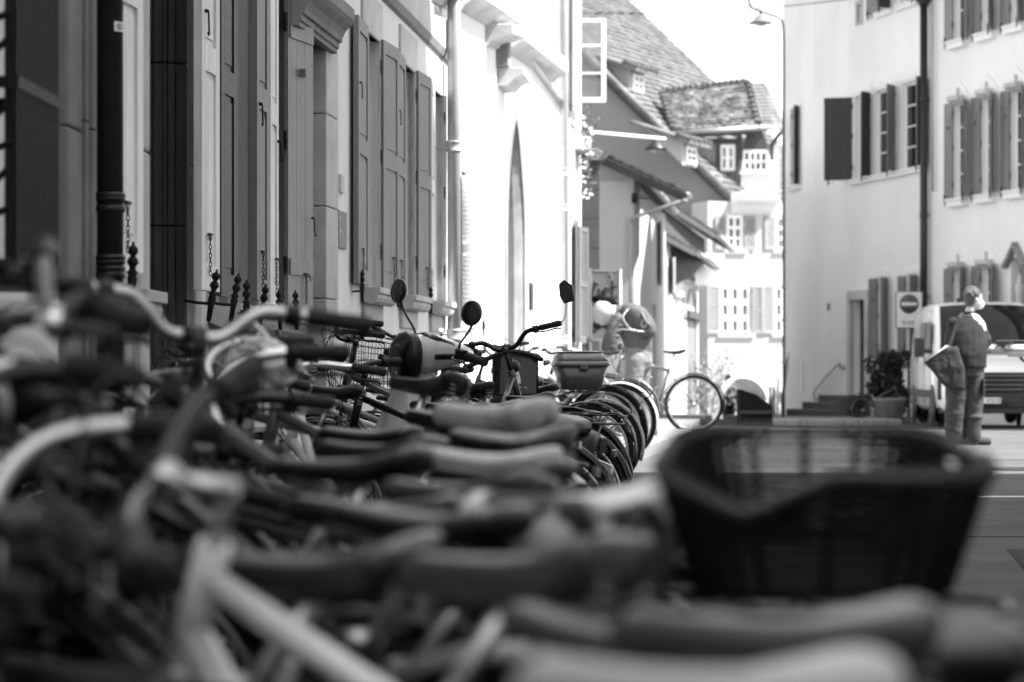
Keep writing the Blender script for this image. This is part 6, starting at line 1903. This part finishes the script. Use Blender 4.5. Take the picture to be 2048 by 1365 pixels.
def hand(mb, wrist, d, side, up, sc=1.0, curl=.5):
    """palm and five fingers; d points along the hand, side to the thumb"""
    wrist = Vector(wrist); d = Vector(d).normalized(); side = Vector(side).normalized(); nrm = d.cross(side).normalized() * up
    pl = .095 * sc
    mb.tube([wrist, wrist + d * .03 * sc, wrist + d * pl * .7, wrist + d * pl], [.026 * sc, .03 * sc, .036 * sc, .034 * sc], 10, flat=.5, ends=True)
    for k, ln in enumerate((.072, .08, .075, .06)):
        b = wrist + d * pl * .92 + side * (.027 - .018 * k) * sc
        a1 = b + (d * cos(curl * .4) + nrm * sin(curl * .4)) * ln * .45 * sc
        a2 = a1 + (d * cos(curl * 1.2) + nrm * sin(curl * 1.2)) * ln * .32 * sc
        a3 = a2 + (d * cos(curl * 1.9) + nrm * sin(curl * 1.9)) * ln * .25 * sc
        mb.tube([b - d * .02 * sc, a1, a2, a3], [.0098 * sc, .0092 * sc, .0085 * sc, .0075 * sc], 8, ends=True)
    b = wrist + d * .03 * sc + side * .024 * sc
    mb.tube([b, b + (d * .6 + side * .8) * .03 * sc, b + (d * .85 + side * .6) * .055 * sc + nrm * .01, b + (d * 1 + side * .35) * .075 * sc + nrm * .02], [.014 * sc, .0125 * sc, .011 * sc, .009 * sc], 8, ends=True)
def head(mb, c, face, sc=1.0, lean=0.0):
    """skull with nose, brow, chin and ears; face is the yaw the face looks to"""
    M = T(*c) @ R(face, 'Z') @ R(lean, 'Y') @ Matrix.Scale(sc, 4)      # face looks along +x
    mb.ball((-.012, 0, .035), .093, 18, 12, (1.08, .84, 1.0), M)
    mb.ball((.022, 0, -.03), .07, 16, 10, (.95, .82, 1.15), M)
    mb.ball((.052, 0, -.083), .03, 10, 8, (1, 1.1, .7), M)
    mb.tube([(.082, 0, .02), (.098, 0, -.005), (.112, 0, -.024), (.098, 0, -.034)], [.008, .011, .015, .012], 8, ends=True, M=M)
    mb.tube([(.075, -.03, .032), (.087, 0, .03), (.075, .03, .032)], .012, 8, ends=True, M=M)
    mb.tube([(.08, -.02, -.056), (.09, 0, -.054), (.08, .02, -.056)], [.006, .009, .006], 8, ends=True, M=M)
    for s_ in (-1, 1):
        mb.tube([(-.005, s_ * .078, .02), (-.014, s_ * .088, .012), (-.01, s_ * .087, -.012), (.0, s_ * .08, -.03)], [.008, .011, .01, .006], 8, ends=True, M=M)
    return M

# --- standing postman-like man seen from behind, head turned right
mp_ = P(1930, 735, 28.8)
gm = gz(28.8)
man = thing('person', 'heavy-set person standing in the road, dark polo shirt with sunlit right shoulder, cargo trousers and shoulder bag', 'person', (mp_.x, 28.8, gm))
man['label'] = 'stout person in dark polo shirt and work trousers with shoulder bag standing before the van'
# x right in the picture, y away from the camera; he faces right and slightly away
b = MB()
limb(b, [(-.09, -.02, .96), (-.10, 0, .52), (-.13, .02, .10)], [.08, .06, .045])
limb(b, [(.08, .03, .96), (.10, .03, .52), (.08, .05, .10)], [.08, .06, .045])
for x_, y_ in ((-.13, .02), (.08, .05)): limb(b, [(x_, y_, .07), (x_ + .12, y_ + .04, .045), (x_ + .2, y_ + .07, .035)], [.045, .045, .035])
torso(b, [((0, 0, .88), .12, .10), ((.0, 0, 1.0), .14, .12), ((.02, .02, 1.2), .14, .13), ((.02, .02, 1.4), .14, .10), ((.03, .02, 1.52), .08, .07)])
limb(b, [(.04, .02, 1.5), (.07, .03, 1.62)], [.06, .055])
limb(b, [(.14, .08, 1.40), (.225, .05, 1.22), (.27, .04, 1.165)], [.04, .046, .046])         # right upper arm
limb(b, [(.27, .04, 1.165), (.42, .06, 1.13), (.52, .08, 1.12)], [.048, .04, .03])
hand(b, (.52, .08, 1.12), (1, .1, -.05), (0, .3, 1), 1, 1.05, .5)
limb(b, [(-.10, .0, 1.38), (-.06, .14, 1.22), (.12, .3, 1.12), (.32, .3, 1.14)], [.04, .045, .045, .032])
hand(b, (.32, .3, 1.14), (1, -.1, .0), (0, .2, 1), 1, 1.05, .5)
HM = head(b, (.115, .03, 1.735), radians(12), 1.05)
body_mesh('body', b, M_skin, man, .0065, 3)
hb_ = MB(); hb_.ball((-.026, 0, .052), .094, 18, 12, (1.06, .90, .95), HM); hb_.ball((-.055, 0, .0), .07, 14, 8, (.8, 1.0, 1.1), HM)
r = random.Random(6)
for k in range(60):
    a = r.uniform(0, 2 * pi); e = r.uniform(-.1, 1.4); q = Vector((-.026 + .095 * cos(e) * cos(a), .082 * cos(e) * sin(a), .052 + .09 * sin(e)))
    if q.x < .045: hb_.ball(q, r.uniform(.012, .02), 6, 4, (1, 1, 1), HM)
body_mesh('hair', hb_, M_hair, man, .008, 1, .012, dscale=.03)
mk = MB(); mk.ball((.075, 0, -.055), .05, 14, 10, (.8, 1.1, 1.0), HM); mk.build('face_mask', M_sign, man)
mk = MB()
for s_ in (-1, 1): mk.tube([(.06, s_ * .055, -.04), (.0, s_ * .086, .01)], .003, 5, M=HM)
mk.build('mask_strap', M_sign, man)
g = MB()
torso(g, [((0.0, .0, .93), .245, .21), ((.0, 0, 1.08), .255, .225), ((.01, .01, 1.22), .25, .215), ((.01, .01, 1.36), .235, .18), ((.02, .02, 1.46), .205, .14), ((.04, .03, 1.54), .12, .09)])
limb(g, [(.13, .07, 1.44), (.20, .06, 1.33), (.245, .05, 1.23)], [.085, .085, .08])
limb(g, [(-.13, .0, 1.44), (-.12, .1, 1.3), (-.05, .18, 1.24)], [.085, .08, .075])
shirt = body_mesh('polo_shirt', g, M_shirt, man, .011, 4, .022, dscale=.16)
yk = MB(); torso(yk, [((.02, .022, 1.36), .243, .19), ((.025, .022, 1.46), .218, .152), ((.045, .032, 1.545), .132, .102), ((.05, .034, 1.57), .09, .08)])
ykm = yk
yo = body_mesh('lit_shoulder', ykm, M_lit_shoulder, man, .011, 3)
# keep the pale shell only on the right shoulder: sunlight put into its colour
bm = bmesh.new(); bm.from_mesh(yo.data); bmesh.ops.delete(bm, geom=[v for v in bm.verts if v.co.x < .05 + (1.58 - v.co.z) * .55], context='VERTS'); bm.to_mesh(yo.data); bm.free()
cl_ = MB(); cl_.tube([(.05 + .062 * cos(a), .03 + .06 * sin(a), 1.585 + .01 * cos(a)) for a in [2 * pi * k / 20 for k in range(20)]], .016, 8, closed=True, flat=1); cl_.build('collar', M_shut_d, man)
sl_ = MB(); sl_.tube([(.215, .058, 1.30), (.248, .05, 1.215)], [.094, .09], 16); sl_.build('sleeve_band', M_shut_d, man)
g = MB()
torso(g, [((0, 0, .83), .19, .155), ((0, 0, .95), .20, .175), ((0, 0, 1.03), .20, .18)])
limb(g, [(-.09, -.01, .9), (-.11, 0, .52), (-.13, .02, .12)], [.135, .112, .095])
limb(g, [(.09, .03, .9), (.10, .03, .52), (.09, .05, .12)], [.135, .112, .095])
for x_, z_ in ((-.13, .30), (.10, .34), (-.12, .55), (.11, .60)): g.ball((x_, 0, z_), .098, 12, 6, (1.05, 1.0, .32))
tr_ = body_mesh('trousers', g, M_trouser, man, .011, 3, .032, dscale=.13)
for x_, y_ in ((-.13, .02), (.08, .05)):
    s_ = MB(); limb(s_, [(x_ - .05, y_ - .02, .05), (x_ + .05, y_ + .02, .055), (x_ + .21, y_ + .075, .042)], [.06, .066, .052]); s_.box(x_ - .09, x_ + .06, y_ - .06, y_ + .07, 0, .03)
    body_mesh('shoe', s_, M_shoe, man, .009, 2)
pk = MB(); pk.box(.15, .175, -.12, .06, .62, .82); pk.build('cargo_pocket', M_trouser, man, T(.04, 0, -.02), bevel=.01)
# shoulder bag with open flap, its strap over the left shoulder
bg = thing('shoulder_bag', 'grey canvas shoulder bag with open flap hanging behind the standing person', 'bag', (mp_.x, 28.8, gm))
X = lambda px: (px - 1930) * 28.8 / FPX
Z = lambda py: CAMH - (py - HY) * 28.8 / FPX - gm
mb = MB(); mb.prism([(X(1842), Z(722)), (X(1884), Z(694)), (X(1902), Z(705)), (X(1905), Z(762)), (X(1886), Z(772)), (X(1866), Z(752))], -.28, -.22, 'xz'); body_mesh('bag_flap', mb, M_bag, bg, .012, 5, .03, dscale=.09)
mb = MB(); mb.loft([rrect(.19, .13, Z(778), .05, dx=X(1905)), rrect(.20, .15, Z(735), .05, dx=X(1903)), rrect(.13, .10, Z(696), .04, dx=X(1896))], M=T(0, -.22, 0)); body_mesh('bag_body', mb, M_bag, bg, .012, 6, .03, dscale=.1)
mb = MB(); mb.bar((X(1890), -.22, Z(700)), (-.10, -.15, 1.52), .04, .006, up=(0, 1, 0)); mb.bar((-.10, -.15, 1.52), (.0, .02, 1.60), .04, .006, up=(0, 1, 0)); mb.build('strap', M_bag, bg)
mb = MB(); mb.tube([(X(1842), -.31, Z(722)), (X(1884), -.31, Z(693))], .006, 6); mb.box(X(1888) - .02, X(1888) + .02, -.235, -.2, Z(706), Z(692)); mb.build('bag_trim', M_sign, bg)
# rounded grey case with a board on top, held in front of the person
hc = thing('carried_case', 'rounded grey case topped by a flat board held by the standing person', 'case', (mp_.x + X(2042), 28.86, gm + Z(700)))
mb = MB(); mb.loft([rrect(.26, .2, -.085, .06), rrect(.34, .26, -.06, .09), rrect(.36, .28, 0, .1), rrect(.33, .25, .055, .09), rrect(.26, .18, .07, .06)]); mb.build('case_shell', M_paint['silver'], hc)
mb = MB(); mb.tube(rrect(.362, .282, -.005, .1), .008, 6, closed=True); mb.build('case_seam', M_blackm, hc)
MB().box(-.26, .3, -.12, .12, .105, .115).build('board', M_shut, hc)
MB().box(-.10, .24, -.09, .09, .072, .104).build('papers', M_shut_d, hc)
mb = MB(); limb(mb, [(.0, 0, -.07), (.03, 0, -.12), (.08, 0, -.16)], [.02, .015, .01]); mb.build('case_handle', M_blackm, hc)

# --- hooded person bending left over a bicycle
hp = P(1268, 735, 29.4); gh = gz(29.4) + .12
per = thing('person', 'person in white hood and padded jacket with backpack bending over a parked bicycle', 'person', (hp.x, 29.4, gh))
k_ = 29.4 / FPX
def Q(px, py, y=0.0): return Vector(((px - 1268) * k_, y, CAMH - (py - HY) * k_ - gh))
b = MB()
limb(b, [Q(1272, 715, -.08), Q(1262, 790, -.1), (Q(1258, 850).x, -.1, .08)], [.08, .06, .045])
limb(b, [Q(1282, 715, .08), Q(1280, 790, .1), (Q(1288, 850).x, .12, .08)], [.08, .06, .045])
for x_, y_ in ((Q(1258, 0).x, -.1), (Q(1288, 0).x, .12)): limb(b, [(x_, y_, .06), (x_ - .1, y_, .045), (x_ - .18, y_, .035)], [.045, .042, .03])
limb(b, [Q(1280, 712), Q(1272, 672), Q(1242, 634)], [.11, .115, .10])
limb(b, [Q(1236, 634), Q(1216, 628)], [.06, .055])
limb(b, [Q(1236, 640, -.16), Q(1222, 672, -.2), Q(1226, 700, -.17)], [.045, .04, .033])
limb(b, [Q(1244, 640, .16), Q(1222, 675, .2), Q(1212, 700, .16)], [.045, .04, .033])
hand(b, Q(1226, 700, -.17), (-.2, 0, -1), (-1, 0, 0), 1, 1, .8); hand(b, Q(1212, 700, .16), (-.2, 0, -1), (-1, 0, 0), -1, 1, .8)
HM2 = head(b, Q(1206, 632), radians(180), 1.0, radians(30))
body_mesh('body', b, M_skin, per, .0075, 3)
g = MB(); g.ball((0, 0, 0), .125, 16, 12, (.95, .88, 1.12), T(*Q(1207, 626)) @ R(radians(-25), 'Y')); limb(g, [Q(1212, 630), Q(1228, 630)], [.105, .11])
hd2 = body_mesh('hood', g, M_hood, per, .012, 4, .03)
g = MB(); g.ball((0, 0, 0), .12, 14, 8, (1.25, .8, .5), T(*Q(1206, 600, .05)) @ R(radians(20), 'Y')); g.tube([Q(1215, 603, .05), Q(1240, 622, .03)], [.05, .03], 8, ends=True)
g = MB(); limb(g, [Q(1279, 706), Q(1276, 688), Q(1262, 652), Q(1240, 632)], [.15, .165, .175, .13]); limb(g, [Q(1236, 640, -.15), Q(1220, 670, -.2), Q(1225, 696, -.18)], [.08, .066, .05]); limb(g, [Q(1244, 640, .15), Q(1222, 675, .2), Q(1213, 694, .17)], [.09, .075, .06])
for q in range(7): pass
for q in range(6):
    t = q / 5; c_ = Q(1236, 642, -.16).lerp(Q(1221, 694, -.19), t); g.ball(c_, .082 - .018 * t, 12, 6, (1.0, 1.0, .3))
jk = body_mesh('jacket', g, M_jacket, per, .012, 2, .022, dscale=.12)
g = MB(); limb(g, [Q(1276, 700, 0), Q(1278, 725, 0)], [.16, .155]); limb(g, [Q(1272, 720, -.08), Q(1262, 790, -.1), (Q(1258, 850).x, -.1, .1)], [.12, .095, .085]); limb(g, [Q(1282, 720, .08), Q(1282, 790, .1), (Q(1288, 850).x, .12, .1)], [.12, .095, .085])
body_mesh('jeans', g, M_jeans, per, .012, 3, .03, dscale=.12)
for x_, y_ in ((Q(1258, 0).x, -.1), (Q(1288, 0).x, .12)):
    s_ = MB(); limb(s_, [(x_ + .04, y_, .05), (x_ - .06, y_, .055), (x_ - .18, y_, .035)], [.05, .052, .04]); body_mesh('shoe', s_, M_shoe, per, .01, 2)
bpk = thing('backpack', 'mid-grey backpack worn by the bending hooded person', 'backpack', (hp.x + .02, 29.28, gh + .02))
g = MB(); limb(g, [Q(1254, 628), Q(1272, 638), Q(1290, 662)], [.10, .125, .11], flat=1.0); limb(g, [Q(1270, 630), Q(1284, 640), Q(1294, 655)], [.06, .075, .06])
body_mesh('pack_body', g, M_pack, bpk, .012, 3, .03)
mb = MB(); mb.tube(smooth_path([Q(1252, 622, -.1), Q(1240, 640, -.21), Q(1256, 664, -.22), Q(1284, 668, -.15)], 4), .012, 6, flat=.4); mb.tube(smooth_path([Q(1234, 663, -.2), Q(1250, 664, -.24), Q(1266, 665, -.22)], 4), .011, 6); mb.build('strap', M_steel, bpk)
mb = MB(); mb.tube(smooth_path([Q(1278, 630, -.12), Q(1286, 646, -.14), Q(1296, 656, -.12)], 4), .012, 6); mb.tube([Q(1282, 652, -.14) + Vector((.03 * cos(a), 0, .045 * sin(a))) for a in [2 * pi * k / 12 for k in range(12)]], .008, 5, closed=True); mb.build('webbing', M_shut, bpk)
cp2 = thing('cap', 'dark knitted cap showing above the white hood', 'cap', tuple(Vector((hp.x, 29.4, gh)) + Q(1207, 602, .1)))
g = MB(); g.ball((0, 0, 0), .11, 14, 8, (1.3, .8, .5), R(radians(12), 'Y')); g.tube([(.06, 0, 0), (.16, 0, -.07), (.2, 0, -.1)], [.05, .04, .02], 8, ends=True); body_mesh('cap_cloth', g, M_dark_cloth, cp2, .012, 2, .02)

# --- small dark walker far down the street
fp = P(1457, 735, 70.0); gf = gz(70)
wk = thing('person', 'small distant walker in black clothes with long dark hair between shrub and trailer', 'person', (fp.x, 70, gf))
kf = 70 / FPX
gf_ = P(0, 841, 70).z
wk.location.z = gf_ if gf_ < gf + .3 else gf
def Wk(px, py, y=0.0): return Vector(((px - 1457) * kf, y, CAMH - (py - HY) * kf - wk.location.z))
s_f = Wk(0, 756).z / 1.72
b = MB(); Sx = s_f
limb(b, [(-.08 * Sx, 0, .88 * Sx), (-.11 * Sx, 0, .45 * Sx), (-.13 * Sx, 0, .06)], [.10, .07, .05]); limb(b, [(.08 * Sx, 0, .88 * Sx), (.1 * Sx, 0, .45 * Sx), (.12 * Sx, 0, .06)], [.10, .07, .05])
for q in (-1, 1): limb(b, [(q * .12 * Sx, 0, .05), (q * .13 * Sx, -.14, .04)], [.05, .035])
torso(b, [((0, 0, .8 * Sx), .17 * Sx, .12), ((0, 0, 1.1 * Sx), .16 * Sx, .12), ((0, 0, 1.38 * Sx), .21 * Sx, .12), ((0, 0, 1.46 * Sx), .1 * Sx, .08)])
limb(b, [(-.2 * Sx, 0, 1.36 * Sx), (-.28 * Sx, 0, 1.1 * Sx), (-.25 * Sx, -.05, .85 * Sx)], [.07, .055, .04]); limb(b, [(.2 * Sx, 0, 1.36 * Sx), (.3 * Sx, 0, 1.08 * Sx), (.33 * Sx, -.05, .8 * Sx)], [.07, .055, .04])
hand(b, (-.25 * Sx, -.05, .85 * Sx), (0, 0, -1), (1, 0, 0), 1, 1, .5); hand(b, (.33 * Sx, -.05, .8 * Sx), (0, 0, -1), (-1, 0, 0), 1, 1, .5)
limb(b, [(0, 0, 1.45 * Sx), (0, 0, 1.55 * Sx)], [.06, .06]); HM3 = head(b, (0, 0, 1.62 * Sx), radians(90), 1.05)
body_mesh('body', b, M_skin, wk, .012, 2)
g = MB(); torso(g, [((0, 0, .76 * Sx), .20 * Sx, .15), ((0, 0, 1.1 * Sx), .19 * Sx, .15), ((0, 0, 1.37 * Sx), .23 * Sx, .14), ((0, 0, 1.5 * Sx), .10 * Sx, .09)])
limb(g, [(-.2 * Sx, 0, 1.36 * Sx), (-.29 * Sx, 0, 1.1 * Sx), (-.26 * Sx, -.05, .88 * Sx)], [.09, .075, .06]); limb(g, [(.2 * Sx, 0, 1.36 * Sx), (.31 * Sx, 0, 1.08 * Sx), (.33 * Sx, -.05, .84 * Sx)], [.09, .075, .06])
for q in (-1, 1): limb(g, [(q * .08 * Sx, 0, .86 * Sx), (q * .11 * Sx, 0, .45 * Sx), (q * .13 * Sx, 0, .1)], [.12, .1, .085])
body_mesh('clothes', g, M_dark_cloth, wk, .016, 3, .03)
g = MB(); g.ball((0, .02, 1.66 * Sx), .13, 12, 8, (.85, .9, 1.1)); limb(g, [(0, -.03, 1.66 * Sx), (0, -.06, 1.48 * Sx)], [.12, .13]); body_mesh('hair', g, M_dark_cloth, wk, .014, 2)

# ------------------------------------------------------------------ white van at the right
van_c = P(1988, 735, 39.2)
van = thing('van', 'white panel van with big dark grille and door mirrors parked behind the standing person', 'van', (van_c.x, 39.2, gz(39.2)), radians(90 - 4 + 180))
van.matrix_basis = van.matrix_basis @ Matrix.Scale(.93, 4)
# local x forward (towards the camera), y to the van's left side (picture right), z up
def vsec(x, zt, wb, wt, zb=.28, n=22):
    """body section: width at the waist wb, at the roof wt, top zt"""
    hw = []; zw = min(zt - .12, 1.15)
    prof = [(wb - .10, zb), (wb - .01, zb + .1), (wb, zb + .3), (wb, zw)]
    if zt > 1.5: prof += [(wb - .03, 1.35), ((wb + wt) / 2 - .01, (1.2 + zt) / 2), (wt, zt - .16), (wt - .05, zt - .06), (wt - .18, zt - .012), (wt - .45, zt)]
    else: prof += [(wb - .02, zw + (zt - zw) * .3), (wb - .05, zw + (zt - zw) * .55), (wb - .11, zt - .03), (wb - .2, zt - .012), (wb - .35, zt - .004), (wb - .6, zt)]
    pts = [(x, -a, z_) for a, z_ in prof] + [(x, a, z_) for a, z_ in prof[::-1]]
    return pts
secs = [(.0, .92, .80, .0), (-.05, 1.00, .88, .0), (-.14, 1.10, .93, 0), (-.40, 1.20, .97, 0), (-.70, 1.30, .985, 0), (-.95, 1.62, .99, .86), (-1.25, 1.98, .99, .86), (-1.50, 2.18, .99, .87), (-1.85, 2.25, .99, .88), (-3.4, 2.27, .99, .88), (-5.0, 2.26, .98, .87), (-5.2, 2.18, .95, .84)]
mb = MB(); mb.loft([vsec(x, zt, wb_, wt_) for x, zt, wb_, wt_ in secs]); vb = mb.build('body', M_van, van)
def vtop(x):
    for (x0, z0_, a, b_), (x1, z1_, c_, d_) in zip(secs, secs[1:]):
        if x1 <= x <= x0: t = (x - x0) / (x1 - x0); return z0_ + (z1_ - z0_) * t
    return 2.2
# windscreen patch lying just proud of the skin
mb = MB(); rings = []
for x in (-.74, -.85, -.95, -1.1, -1.25, -1.4, -1.5):
    zt = vtop(x); hw_ = .86 if x > -.8 else .84 - .06 * ((-x - .8) / .7)
    rings.append([(x + .03 - .05 * (yy / hw_) ** 2, yy, zt + .02 - .03 * (abs(yy) / hw_) ** 3) for yy in [hw_ * (-1 + 2 * j / 10) for j in range(11)]])
n = 11; mb.loft(rings, closed_ring=False, caps=False); mb.build('windscreen', M_autoglass, van)
mb = MB(); mb.tube([(-.70, -.86, 1.31), (-.66, 0, 1.325), (-.70, .86, 1.31)], .03, 6, flat=.5); mb.build('wiper_cowl', M_van_d, van)
for y0_ in (-.45, .25): MB().tube([(-.70, y0_, 1.35), (-.86, y0_ + .3, 1.52), (-.98, y0_ + .55, 1.66)], .01, 5).build('wiper', M_black, van)
# nose: bumper, grille bars, lamps, plate
def noseslab(y0, y1, z0_, z1_, off, m, name, n=8, curve=.12):
    mb = MB(); rings = []
    for k in range(n + 1):
        y = y0 + (y1 - y0) * k / n; xx = off - curve * (y / .9) ** 2
        rings.append([(xx, y, z0_), (xx, y, z1_), (xx - .12, y, z1_), (xx - .12, y, z0_)])
    mb.loft(rings, smooth=False); return mb.build(name, m, van, bevel=.012)
noseslab(-.93, .93, .26, .62, .10, M_van_d, 'bumper', curve=.26)
noseslab(-.96, -.62, .5, .86, -.0, M_van_d, 'bumper_corner', curve=.08); noseslab(.62, .96, .5, .86, -.0, M_van_d, 'bumper_corner', curve=.08)
noseslab(-.60, .60, .62, .98, .05, M_black, 'grille', curve=.12)
for k in range(4): noseslab(-.56 + .02 * (3 - k), .56 - .02 * (3 - k), .66 + .08 * k, .695 + .08 * k, .075, M_alud, 'grille_bar', curve=.12)
noseslab(-.5, .5, .36, .46, .12, M_black, 'lower_intake', curve=.2)
for s_ in (-1, 1):
    mb = MB(); mb.prism([(s_ * .62, .86), (s_ * .90, .90), (s_ * .94, 1.14), (s_ * .86, 1.16), (s_ * .66, .98)], -.02, -.2, 'yz'); mb.build('headlight', M_lens, van, bevel=.01)
    MB().lathe([(.0, .0), (.06, .0), (.07, -.03)], 14, 'x').build('fog_lamp', M_reflect, van, T(.065, s_ * .72, .42))
    mb = MB(); mb.loft([rrect(.16, .10, 0, .03), rrect(.18, .12, .04, .04), rrect(.19, .12, .30, .04), rrect(.15, .09, .34, .03)]); mr = mb.build('door_mirror', M_van_d, van, T(-.95, s_ * 1.20, 1.25) @ R(radians(90), 'Z'))
    MB().tube([(-.95, s_ * .97, 1.36), (-.95, s_ * 1.14, 1.36)], .035, 8).build('mirror_arm', M_van_d, van)
    # side window, door seams, wheel
    mb = MB(); mb.add([(-1.02, s_ * 1.0, 1.30), (-1.38, s_ * .955, 1.86), (-2.05, s_ * .945, 1.92), (-2.05, s_ * 1.0, 1.30)], [(0, 1, 2, 3)]); mb.build('side_window', M_autoglass, van)
    mb = MB(); mb.add([(-2.3, s_ * 1.0, 1.32), (-2.3, s_ * .945, 1.9), (-3.3, s_ * .945, 1.9), (-3.3, s_ * 1.0, 1.32)], [(0, 1, 2, 3)]); mb.build('side_window', M_autoglass, van)
    for xx in (-1.0, -2.17, -3.45): MB().box(xx - .008, xx + .008, s_ * .985 - .01, s_ * .985 + .01, .4, 1.28).build('door_seam', M_van_d, van)
    MB().box(-2.05, -1.85, s_ * 1.0 - .02, s_ * 1.0 + .02, 1.12, 1.16).build('door_handle', M_van_d, van)
    MB().box(-4.9, -.9, s_ * .99 - .012, s_ * .99 + .012, .52, .66).build('side_trim', M_van_d, van)
    for xx in (-.78, -4.1):
        w_ = MB(); w_.lathe([(.05, -.1), (.20, -.09), (.21, .09), (.05, .1)], 20, 'y'); wo = w_.build('wheel', M_alud, van, T(xx, s_ * .83, .34)); MB().tube([(.25 * cos(a), 0, .25 * sin(a)) for a in [2 * pi * k / 28 for k in range(28)]], .095, 10, closed=True).build('tyre', M_rubber, wo)
        mb = MB(); mb.lathe([(.42, s_ * .97), (.42, s_ * .994)], 28, 'y', T(xx, 0, .34)); mb.build('wheel_arch', M_van_d, van)
plt_ = MB().box(.13, .14, -.32, .10, .44, .54).build('number_plate', M_sign, van)
def glyphs(txt, parent, m, x, y0, z0, cw, ch, r, flip=1):
    S = {'0': ['lt', 'tb2'], }
    seg = {'0': 'abcdef', '1': 'bc', '2': 'abged', '3': 'abgcd', '4': 'fgbc', '5': 'afgcd', '8': 'abcdefg', 'B': 'abcdefg', 'S': 'afgcd'}
    cd = {'a': ((0, 1), (1, 1)), 'b': ((1, 1), (1, .5)), 'c': ((1, .5), (1, 0)), 'd': ((0, 0), (1, 0)), 'e': ((0, 0), (0, .5)), 'f': ((0, .5), (0, 1)), 'g': ((0, .5), (1, .5))}
    mb = MB()
    for i, ch_ in enumerate(txt):
        for q in seg.get(ch_, ''):
            (a, b_), (c_, d_) = cd[q]; o_ = y0 + flip * cw * 1.5 * i
            mb.tube([(x, o_ + flip * a * cw, z0 + b_ * ch), (x, o_ + flip * c_ * cw, z0 + d_ * ch)], r, 4)
    mb.build('plate_lettering', m, parent)
glyphs('B5 34315'.replace(' ', ' '), plt_, M_black, .142, -.29, .462, .032, .055, .0045)
MB().ball((0, 0, 0), .04, 12, 8).build('roof_marker', M_van_d, van, T(-1.9, -.4, 2.29))
# occupants' seats glimpsed through the glass are left dark; a second parked car roof beyond the van
